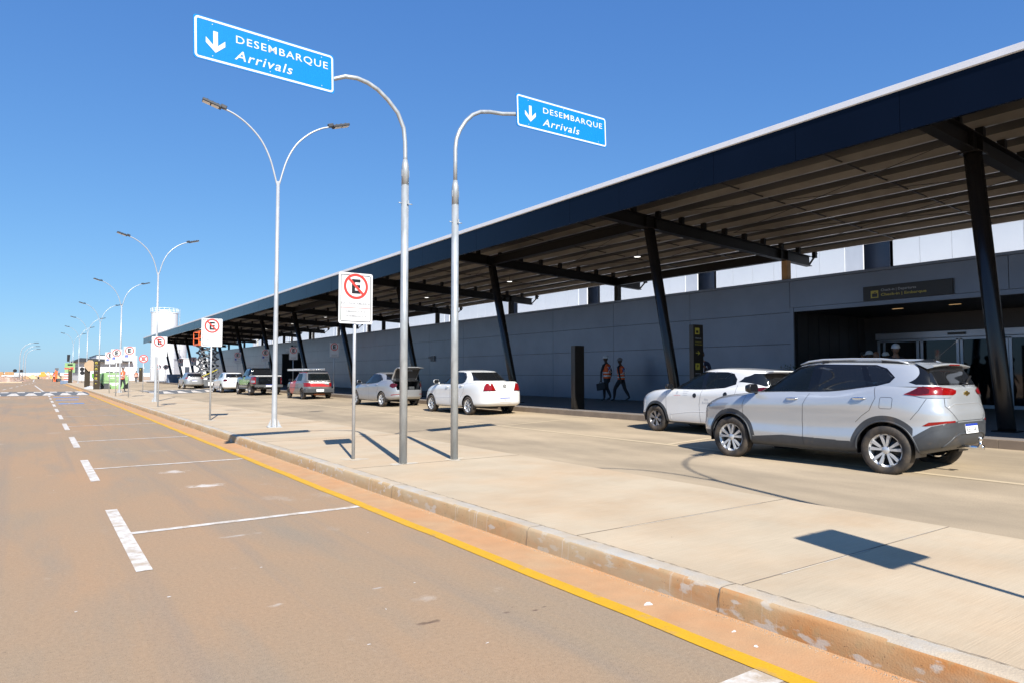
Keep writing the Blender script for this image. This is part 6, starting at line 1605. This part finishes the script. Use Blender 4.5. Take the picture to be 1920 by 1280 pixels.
# ---- black double-cab pickup
def make_pickup():
    low = [(2.55, -2.45, .82, 6, 9, [(-2.5, .55), (0, .38), (2.5, .40)]), (2.66, -2.58, .92, 5, 9, [(-2.5, .62), (0, .46), (2.5, .48)]), (2.70, -2.60, .935, 4.6, 9, [(0, .68), (2.5, .66)]),
           (2.68, -2.60, .93, 4.4, 9, [(-2.5, .90), (0, .86), (2.5, .86)]), (2.60, -2.59, .92, 4.2, 9, [(-2.5, 1.08), (0, 1.02), (1.8, 1.04), (2.5, 1.0)]), (2.48, -2.57, .885, 4, 10, [(-2.5, 1.18), (-.9, 1.17), (0, 1.12), (1.2, 1.13), (2.4, 1.05)])]
    top = [(1.35, -.95, .83, 3.5, 9, [(-1, 1.15), (0, 1.09), (1.3, 1.08)]), (1.0, -.90, .79, 3.5, 9, [(0, 1.30), (1, 1.27)]), (.65, -.84, .73, 4, 9, [(-.8, 1.52), (.6, 1.47)]), (.42, -.78, .68, 4, 9, [(-.8, 1.65), (.4, 1.62)]), (.30, -.74, .62, 4, 8, [(-.8, 1.70), (.3, 1.67)])]
    c = Car('black double-cab pickup with a pale load cover, behind the nearest lamp post', 'pickup', 'blackp', low, top, .01, .03, .035)
    rw, yw, W = .38, 1.55, .93
    for y in (-yw, yw): c.reg('cut', '', 'S', side_arcs(y, .45, rw), cond=lambda p: np.abs(p[:, 0]) > .5)
    c.reg('side_window', 'tint', 'S', [(1.05, 1.15), (.10, 1.17), (.10, 1.58), (.42, 1.57), (.75, 1.40)], 'top'); c.reg('side_window', 'tint', 'S', [(.02, 1.17), (-.80, 1.22), (-.74, 1.55), (.02, 1.59)], 'top')
    c.reg('rear_window', 'tint', 'R', [(-.66, 1.22), (-.58, 1.60), (.58, 1.60), (.66, 1.22)], 'top'); c.reg('windscreen', 'clear', 'F', [(-.7, 1.15), (-.55, 1.6), (.55, 1.6), (.7, 1.15)], 'top')
    c.finish()
    for sg in (-1, 1):
        c.patch('tail_light', 'redlens', [(sg * .925, .72), (sg * .925, 1.13), (sg * .76, 1.13), (sg * .76, .72)], view='R', lift=.01)
        c.patch('reversing_light', 'clrlens', [(sg * .915, .80), (sg * .915, .92), (sg * .80, .92), (sg * .80, .80)], view='R', lift=.014)
        c.line('panel_gap', 'lid', 'S', [[(1.05, .5), (1.08, 1.1)], [(.06, .5), (.06, 1.12)], [(-.85, .75), (-.85, 1.15)], [(-.98, .5), (-.98, 1.15)]], .008, sg)
        b = MB(); b.tube([(sg * .90, 1.0, .42), (sg * .93, .9, .40), (sg * .93, -.9, .40), (sg * .90, -1.0, .42)], .04, 8); b.build('side_step', 'lid', c.t)
    c.decal('door_sticker', ['lime'], 'S', [([(.02, .98), (-.36, .98), (-.36, 1.10), (.02, 1.10)], [(0, 1, 2, 3)], 0)], -1, .004)
    c.line('tailgate_edge', 'lid', 'R', [[(-.74, .66), (-.74, 1.13), (.74, 1.13), (.74, .66), (-.74, .66)]], .012)
    b = MB(); b.prism([(-2.57, 1.17), (-2.60, 1.20), (-2.55, 1.235), (-.98, 1.235), (-.98, 1.17)], 'x', -.80, .80); b.build('load_cover', 'mound', c.t, bevel=.02)
    b = MB(); b.box(-.86, .86, -2.74, -2.58, .50, .66); b.box(-.32, .32, -2.76, -2.6, .46, .56); b.build('rear_bumper', 'lid', c.t, bevel=.03)
    b = MB(); b.bar((-.70, -.88, 1.24), (-.62, -.80, 1.64), .06, .06); b.bar((.70, -.88, 1.24), (.62, -.80, 1.64), .06, .06); b.bar((-.62, -.80, 1.68), (.62, -.80, 1.68), .06, .06); b.build('roll_bar', 'blackp', c.t)
    b = MB(); b.tube([(-.60, -.60, 1.70), (-.62, -.4, 1.76), (-.62, .1, 1.76), (-.60, .25, 1.70)], .016, 6); b.tube([(.60, -.60, 1.70), (.62, -.4, 1.76), (.62, .1, 1.76), (.60, .25, 1.70)], .016, 6); b.build('roof_rail', 'black', c.t)
    b = MB(); put_text(b, 'CHEVROLET', -.13, 0, 0, .26, .045, 0, bold=.02); b.add([(p[0], -.002, p[1] - .11) for p in [(-.09, -.016), (-.03, -.016), (-.025, -.034), (.03, -.034), (.035, -.016), (.09, -.016), (.085, .016), (.03, .016), (.025, .034), (-.03, .034), (-.035, .016), (-.085, .016)]], [tuple(range(12))], 0)
    b.build('emblem', 'chrome', c.t, loc=(.05, -2.612, 1.04))
    c.plate(.60, 'SDT4F88', y=-2.775); c.wheels(rw, -yw, yw, W - .01, .25, .23, (6, 'X'), 'alloyd', .45)
    for sg in (-1, 1):
        b = MB(); b.box(sg * .80 - .12, sg * .80 + .12, -1.99, -1.97, .18, .52); b.build('mud_flap', 'black', c.t)
    c.underbody(.6, -2.3, 2.2, .42); c.mirror(1.0, 1.16, .88, 'chrome', 1.2)
    c.t.location = (12.0, 46.72, .11)
    return c
pk = make_pickup()

# ---- two hatchbacks farther along
def hatch(lab, paint, loc, lens, W=.85, L=(2.0, -2.02), wb=1.28, h=1.46):
    a, r = L; k = h / 1.46
    low = [(a - .08, r + .12, W * .87, 5, 6, [(-2, .32), (0, .22), (1.9, .24)]), (a, r + .03, W * .97, 5, 6, [(-2, .38), (0, .29), (1.9, .31)]), (a + .03, r, W, 4.5, 6, [(0, .48), (1.9, .48)]), (a + .02, r + .01, W * .995, 4.3, 6, [(0, .68), (1.9, .64)]),
           (a - .03, r + .05, W, 4.2, 5.4, [(-2, .92), (0, .86), (1.9, .76)]), (a - .18, r + .10, W * .92, 4, 5, [(-2, 1.04), (-1, 1.02), (0, .96), (.9, .95), (1.8, .83)])]
    top = [(a - .9, r + .10, W * .86, 3.3, 6, [(-2, 1.03), (0, .95), (1, .94)]), (a - 1.25, r + .18, W * .80, 3.4, 6, [(-1.8, 1.20), (0, 1.14), (.8, 1.12)]), (a - 1.6, r + .32, W * .72, 3.6, 6, [(-1.6, 1.34 * k), (0, 1.34 * k), (.3, 1.31 * k)]), (a - 1.85, r + .44, W * .62, 3.6, 5, [(-1.5, 1.42 * k), (-.5, 1.45 * k), (.1, 1.41 * k)])]
    c = Car(lab, 'hatchback', paint, low, top, .03, .03, .04)
    rw = .315
    for y in (-wb, wb): c.reg('cut', '', 'S', side_arcs(y, .36, rw), cond=lambda p: np.abs(p[:, 0]) > .45)
    c.reg('side_window', 'tint', 'S', [(.80, 1.0), (-.10, 1.02), (-.12, 1.35), (.12, 1.34), (.5, 1.19)], 'top'); c.reg('side_window', 'tint', 'S', [(-.20, 1.02), (-.9, 1.07), (-1.15, 1.16), (-1.0, 1.30), (-.8, 1.36), (-.2, 1.37)], 'top')
    c.reg('rear_window', 'tint', 'R', [(-.62, 1.08), (-.54, 1.36 * k), (.54, 1.36 * k), (.62, 1.08)], 'top'); c.reg('windscreen', 'clear', 'F', [(-.6, 1.0), (-.5, 1.34), (.5, 1.34), (.6, 1.0)], 'top')
    c.finish()
    for sg in (-1, 1):
        c.patch('tail_light', lens[0], [(R(u), v) for u, v in lens[1]], (.42, r + .42), side=sg, lift=.01)
        c.line('panel_gap', 'black', 'S', [[(.85, .25), (.9, .95)], [(-.12, .25), (-.12, 1.0)]], .008, sg)
    c.reg
    c.wheels(rw, -wb, wb, W - .012, .19, .205, (5, 'X'), 'alloy', .36); c.underbody(.6, r + .5, a - .4, .24); c.mirror(.78, 1.0, W - .08, paint, .95); c.plate(.72, 'RMJ3A56')
    c.t.location = loc; return c
hatch('white hatchback parked between the scissor lift and the black pickup', 'whitep', (11.75, 53.8, .10), ('drklens', [(70, .86), (64, .95), (40, .97), (18, .95), (16, .84), (40, .80), (62, .82)]))
hatch('silver hatchback at the far end of the parked row, left of the scissor lift', 'silverd', (11.72, 69.0, .10), ('redlens', [(74, .98), (60, 1.04), (30, 1.02), (12, 1.0), (14, .96), (40, .93), (66, .93)]), h=1.48)
#@@PEOPLE
# ------------------------------------------------------------------ people
def skin_tree(chains):
    """chains: lists of (x, y, z, r) joined where a chain starts at an existing point; one continuous skinned surface"""
    bm = bmesh.new(); sk = bm.verts.layers.skin.verify(); at = {}
    def V(p):
        k = (round(p[0], 4), round(p[1], 4), round(p[2], 4))
        if k not in at:
            v = bm.verts.new(p[:3]); v[sk].radius = (p[3], p[3] * (p[4] if len(p) > 4 else 1)); at[k] = v
            if len(at) == 1: v[sk].use_root = True
        return at[k]
    for ch in chains:
        vs = [V(p) for p in ch]
        for a, b in zip(vs[:-1], vs[1:]):
            if a is not b and not bm.edges.get((a, b)): bm.edges.new((a, b))
    me = bpy.data.meshes.new('s'); bm.to_mesh(me); bm.free()
    o = bpy.data.objects.new('s', me); COL.objects.link(o)
    m = o.modifiers.new('k', 'SKIN'); m.use_smooth_shade = True
    q = o.modifiers.new('u', 'SUBSURF'); q.levels = 1; q.render_levels = 1
    bpy.context.view_layer.update()
    out = bpy.data.meshes.new_from_object(o.evaluated_get(bpy.context.evaluated_depsgraph_get()))
    bpy.data.objects.remove(o); bpy.data.meshes.remove(me); return out
def person(lab, loc, rz, h=1.76, skin='skind', hat=None, hair='hair', vest=True, shirt='cloth', trousers='cloth', stride=.30, phase=1, arms=None, head_turn=0, group=None, lean=.03, bend=0):
    """faces +Y.  arms: ((elbow, hand) left, (elbow, hand) right) offsets from the shoulder"""
    t = thing('person', lab, 'person', loc, rz, group); k = h / 1.76
    hipz, shz = .92, 1.43
    def leg(s, f):                                # f = forward position of the foot
        kx = .09 * s; bk = f < 0
        knee = (kx, f * .55 + (.10 if f > 0 else .05), .50); ank = (kx, f - (.04 if bk else 0), .09 if not bk else .16)
        toe = (kx + .01 * s, f + .16, .035 if not bk else .05)
        return [(0, 0, hipz, .13), (kx, 0, hipz - .07, .108), (kx, knee[1] * .5, .70, .094), (*knee, .072), (kx, (knee[1] + ank[1]) / 2 - .01, .33, .068), (*ank, .042), (kx, ank[1] + .06, ank[2] - .045, .042), (*toe, .034)]
    sp = [(0, 0, hipz, .13), (0, .0, 1.05, .125), (0, .01, 1.22, .135), (0, .0 + lean, 1.38, .13), (0, .01 + lean, 1.475, .06), (0, .02 + lean, 1.53, .052), (0, .03 + lean, 1.585, .075)]
    ch = [sp, leg(-1, stride * phase), leg(1, -stride * phase)]
    if arms is None: arms = (((-.05, -.08 * phase, -.28), (-.04, -.02 - .12 * phase, -.53)), ((.05, .08 * phase, -.28), (.04, .10 + .12 * phase, -.52)))
    hands = []
    for s, (e, w) in zip((-1, 1), arms):
        S_ = Vector((.185 * s, lean, shz - .02)); E_ = S_ + Vector(e); H_ = S_ + Vector(w)
        fw = (H_ - E_).normalized(); pm = H_ + fw * .055
        ch.append([sp[3], (.10 * s, lean, shz - .01, .085), (*S_, .062), (*((S_ + E_) / 2), .050), (*E_, .042), (*((E_ + H_) / 2), .038), (*H_, .027), (*pm, .034, .55)])
        side = fw.cross(Vector((0, 0, 1))); side = side.normalized() if side.length > .1 else Vector((0, 1, 0)); up = side.cross(fw)
        base = H_ + fw * .055
        for q, (off, ln) in enumerate(((-.027, .058), (-.009, .070), (.010, .066), (.028, .052))):
            p1 = base + side * off + fw * .035; p2 = p1 + fw * ln * .5 - up * .008; p3 = p2 + fw * ln * .35 - up * .022
            ch.append([(*pm, .034, .55), (*p1, .0105), (*p2, .0095), (*p3, .008)])
        tb = H_ + fw * .02 - side * .03; p2 = tb - side * .022 + fw * .03
        ch.append([(*H_, .027), (*tb, .013), (*p2, .0115), (*(p2 + fw * .03), .0095)]); hands.append(H_ + fw * .09)
    me = skin_tree(ch); me.name = 'body'
    for m_ in (shirt, trousers, skin, 'lid'): me.materials.append(M[m_])
    for p in me.polygons:
        c = p.center; mi = 0
        if c.z < .12: mi = 3
        elif c.z < .97 and abs(c.x) < .19 and not any((c - H).length < .16 for H in hands): mi = 1
        if c.z > 1.47 and abs(c.x) < .09: mi = 2
        if any((c - H).length < .115 for H in hands): mi = 2
        p.material_index = mi
    bo = bpy.data.objects.new('body', me); COL.objects.link(bo); bo.parent = t; bo.scale = (k, k, k)
    # head
    hc = Vector((0, .03 + lean, 1.655)); b = MB(); n = 18; vs = []; rings = 12
    for i in range(rings + 1):
        a = math.pi * i / rings
        for j in range(n):
            q = 2 * math.pi * j / n; x = math.sin(a) * math.cos(q); y = math.sin(a) * math.sin(q); z = math.cos(a)
            X, Y, Z = .076 * x, .095 * y, .118 * z
            if z < 0: X *= 1 + .22 * z; Y = Y * (1 + .12 * z) + .012 * -z
            if y > .75 and abs(x) < .35 and -.35 < z < .15: Y += .020 * (1 - abs(x) / .35)
            if y > .7 and .12 < z < .35: Y -= .004
            vs.append((X, Y, Z))
    b.add(vs, [(i * n + j, (i + 1) * n + j, (i + 1) * n + (j + 1) % n, i * n + (j + 1) % n) for i in range(rings) for j in range(n)], 0, True)
    for s in (-1, 1):
        b.lathe([(0, -.008), (.018, -.004), (.022, .006), (.010, .010)], 8, c=(s * .078, -.005, -.005), axis='x')
        b.lathe([(0, .006), (.006, .003), (.006, -.003), (0, -.004)], 8, c=(s * .030, .083, .018), axis='y', mi=1)
    b.box(-.022, .022, .080, .0935, -.058, -.050, 2)
    hd = b.build('head', [skin, 'gloss', 'skind'], t); hd.location = hc * k; hd.rotation_euler = (-bend, 0, head_turn); hd.scale = (k, k, k)
    if hair:
        b = MB(); vs = []; rr = 7
        for i in range(rr + 1):
            a = math.pi * .60 * i / rr
            for j in range(n):
                q = 2 * math.pi * j / n; x = math.sin(a) * math.cos(q); y = math.sin(a) * math.sin(q); z = math.cos(a)
                f = 1.06 if y < .35 else (1.06 if z > .45 else .90)
                vs.append((.079 * x * f, .098 * y * f - .006, .121 * z * 1.04))
        b.add(vs, [(i * n + j, (i + 1) * n + j, (i + 1) * n + (j + 1) % n, i * n + (j + 1) % n) for i in range(rr) for j in range(n)], 0, True); b.build('hair', hair, hd)
    if hat:
        b = MB(); b.lathe([(0, .150), (.045, .143), (.085, .115), (.105, .07), (.110, .035), (.112, .030)], 22); b.v = [(v[0] * .93, v[1] * 1.10 + .0, v[2]) for v in b.v]
        n0 = len(b.v); b.add([(-.075, .09, .036), (.075, .09, .036), (.055, .165, .022), (-.055, .165, .022), (-.075, .09, .030), (.075, .09, .030), (.055, .165, .016), (-.055, .165, .016)], [(0, 1, 2, 3), (7, 6, 5, 4), (2, 1, 5, 6), (3, 2, 6, 7), (0, 3, 7, 4)])
        b.build('hard_hat', hat, hd)
    if vest:
        b = MB(); n = 20
        prof = [(.90, .175, .130), (.97, .180, .135), (1.02, .178, .134), (1.05, .176, .133), (1.10, .172, .132), (1.14, .172, .132), (1.25, .180, .138), (1.34, .186, .140), (1.42, .170, .118), (1.462, .110, .080)]
        vs = []
        for z, rx, ry in prof:
            for j in range(n):
                q = 2 * math.pi * j / n; vs.append((rx * math.copysign(abs(math.cos(q)) ** .85, math.cos(q)), ry * math.sin(q) + lean * max(0, (z - .92) / .5), z))
        strips = {1: 1, 2: 0, 4: 1}
        fs = []; 
        for i in range(len(prof) - 1):
            for j in range(n): fs.append(((i * n + j, i * n + (j + 1) % n, (i + 1) * n + (j + 1) % n, (i + 1) * n + j), strips.get(i, 0)))
        for mi in (0, 1): b.add(vs, [f for f, m_ in fs if m_ == mi], mi, True)
        for s in (-1, 1): b.bar((s * .12, -.150 + lean * .3, 1.13), (-s * .13, -.150 + lean, 1.36), .035, .006, 1); b.bar((s * .09, .142 + lean * .4, 1.13), (s * .10, .150 + lean, 1.38), .035, .006, 1)
        b.box(-.075, .075, -.158 + lean, -.152 + lean, 1.22, 1.36, 2)
        v_ = b.build('safety_vest', ['vest', 'strip', 'plateb'], t); v_.scale = (k, k, k)
    return t, hands, k
WG = 'people on the site in orange vests'
p1, hs, k_ = person('person in white hard hat and orange vest walking left, black bag in hand', (19.9, 21.55, .302), R(12), 1.88, 'skind', 'signwhite', None, stride=.20, phase=-1, group=WG)
hb_ = MB(); hb_.prism([(-.20, -.02), (.20, -.02), (.22, -.30), (-.24, -.30)], 'x', -.08, .08); hb_.tube([(0, -.10, -.02), (0, -.04, .06), (0, .04, .06), (0, .10, -.02)], .012, 6)
hand = p1.matrix_basis @ (Vector(hs[1]) * k_) if False else None
mw = Matrix.Translation((19.9, 21.55, .302)) @ Matrix.Rotation(R(12), 4, 'Z'); hp = mw @ (hs[0] * k_)
o = hb_.build('tool_bag', 'seat', bevel=.03); o.location = (hp.x, hp.y, hp.z - .07); o.rotation_euler = (R(-12), 0, R(12)); tag(o, 'black bag carried by the left one of the two walking workers', 'bag')
person('person in orange vest and dark cap walking behind the worker with the bag', (20.25, 21.05, .302), R(14), 1.78, 'skind', 'signgrey', None, stride=.30, phase=1, group=WG)
person('person in orange vest and hard hat on the island by the third lamp post', (5.15, 57.4, .152), R(-150), 1.80, 'skin', 'signgrey', 'hair', shirt='shirt', stride=.12, phase=1, arms=(((-.10, .06, -.27), (.02, .26, -.22)), ((.10, .05, -.27), (-.02, .26, -.24))), group=WG)
person('person in pale orange vest standing far off near the fence', (12.2, 116, .12), R(170), 1.75, 'skind', None, 'hair', stride=.08, group=WG)
person('person in orange workwear at the far end of the road beside the orange barrier', (2.55, 148, .0), R(30), 1.78, 'skind', None, 'hair', stride=.15, group=WG)
ar = (((-.07, .02, -.27), (.10, .25, -.10)), ((.07, .02, -.27), (-.06, .25, -.06)))
p, hs, k_ = person('person in dark jacket filming with a small camera beside the black totem', (15.85, 13.15, .302), R(128), 1.80, 'skin', None, 'hair', False, 'navy', 'cloth', .04, 1, ar, group='people without vests')
b = MB(); b.box(-.07, .07, .12, .128, 1.08, 1.44); b.box(-.010, .010, .127, .131, 1.15, 1.42, 1); s_ = b.build('shirt_front', ['shirt', 'plateb'], p); s_.scale = (k_,) * 3
mw = Matrix.Translation((15.85, 13.15, .302)) @ Matrix.Rotation(R(128), 4, 'Z'); hp = mw @ ((hs[0] + hs[1]) / 2 * k_)
t = thing('video_camera', 'small video camera on a pale grip held by the person in the dark jacket', 'camera', (hp.x, hp.y, hp.z), R(128))
b = MB(); b.box(-.04, .04, -.02, .12, .02, .10); b.build('body', 'black', t, bevel=.01); b = MB(); b.lathe([(0, .12), (.03, .12), (.035, .20), (0, .19)], 14, c=(0, 0, .06), axis='y'); b.build('lens', 'gloss', t)
b = MB(); b.tube([(0, .02, .02), (0, .0, -.12)], .014, 8); b.tube([(.06, .05, -.02), (.07, .05, .12), (0, .05, .14)], .010, 8); b.build('grip', 'shirt', t)
PG = 'people standing by the terminal doors'
for (x, y, h, hat, hair, rz, sh, sk, lab) in [(22.3, 11.85, 1.90, None, 'hair', -70, 'cloth', 'skin', 'bare-headed person with dark hair, leftmost of the group by the terminal doors'),
                                      (22.0, 11.42, 1.84, 'signwhite', None, 60, 'cloth', 'skind', 'person in white hard hat behind the brown bald head, second from left by the doors'),
                                      (20.9, 10.74, 1.80, None, None, 150, 'cloth', 'skin', 'bald person in the middle of the group by the terminal doors'),
                                      (22.2, 11.05, 1.80, 'signwhite', None, 100, 'cloth', 'skind', 'person in white hard hat between the bald head and the tallest hard hat'),
                                      (19.4, 9.40, 1.92, 'signwhite', 'hair', 120, 'navy', 'skin', 'tallest person in white hard hat and navy shirt, rightmost by the terminal doors')]:
    person(lab, (x, y, .304), R(rz), h, sk, hat, hair, False, sh, 'cloth', .05, 1, group=PG)
# small planter by the entrance jamb
t = thing('potted_plant', 'dark leafy plant in a pot beside the entrance jamb, behind the white hatchback', 'plant', (19.9, 13.0, .302))
b = MB(); b.lathe([(0, 0), (.16, 0), (.22, .40), (.20, .40), (0, .36)], 20); b.build('pot', 'lid', t)
b = MB(); rr = random.Random(8)
for i in range(420):
    a = rr.uniform(0, 6.28); e = rr.uniform(0, 1) ** .6; q = .42 * e; z = .55 + rr.uniform(0, 1.0) * (1 - .3 * e)
    c = Vector((q * math.cos(a), q * math.sin(a), z)); d = Vector((rr.uniform(-1, 1), rr.uniform(-1, 1), rr.uniform(-.6, .8))).normalized(); s = d.cross(Vector((0, 0, 1))).normalized() * .025
    b.add([c - s, c + d * .06 - s * .3, c + d * .12, c + d * .06 + s], [(0, 1, 2, 3)])
b.build('foliage', 'leaf', t)
b = MB()
for i in range(7): a = i * .9; b.tube([(0, 0, .36), (.1 * math.cos(a), .1 * math.sin(a), .8), (.25 * math.cos(a), .25 * math.sin(a), 1.2)], .012, 5)
b.build('stem', 'cardbrown', t)
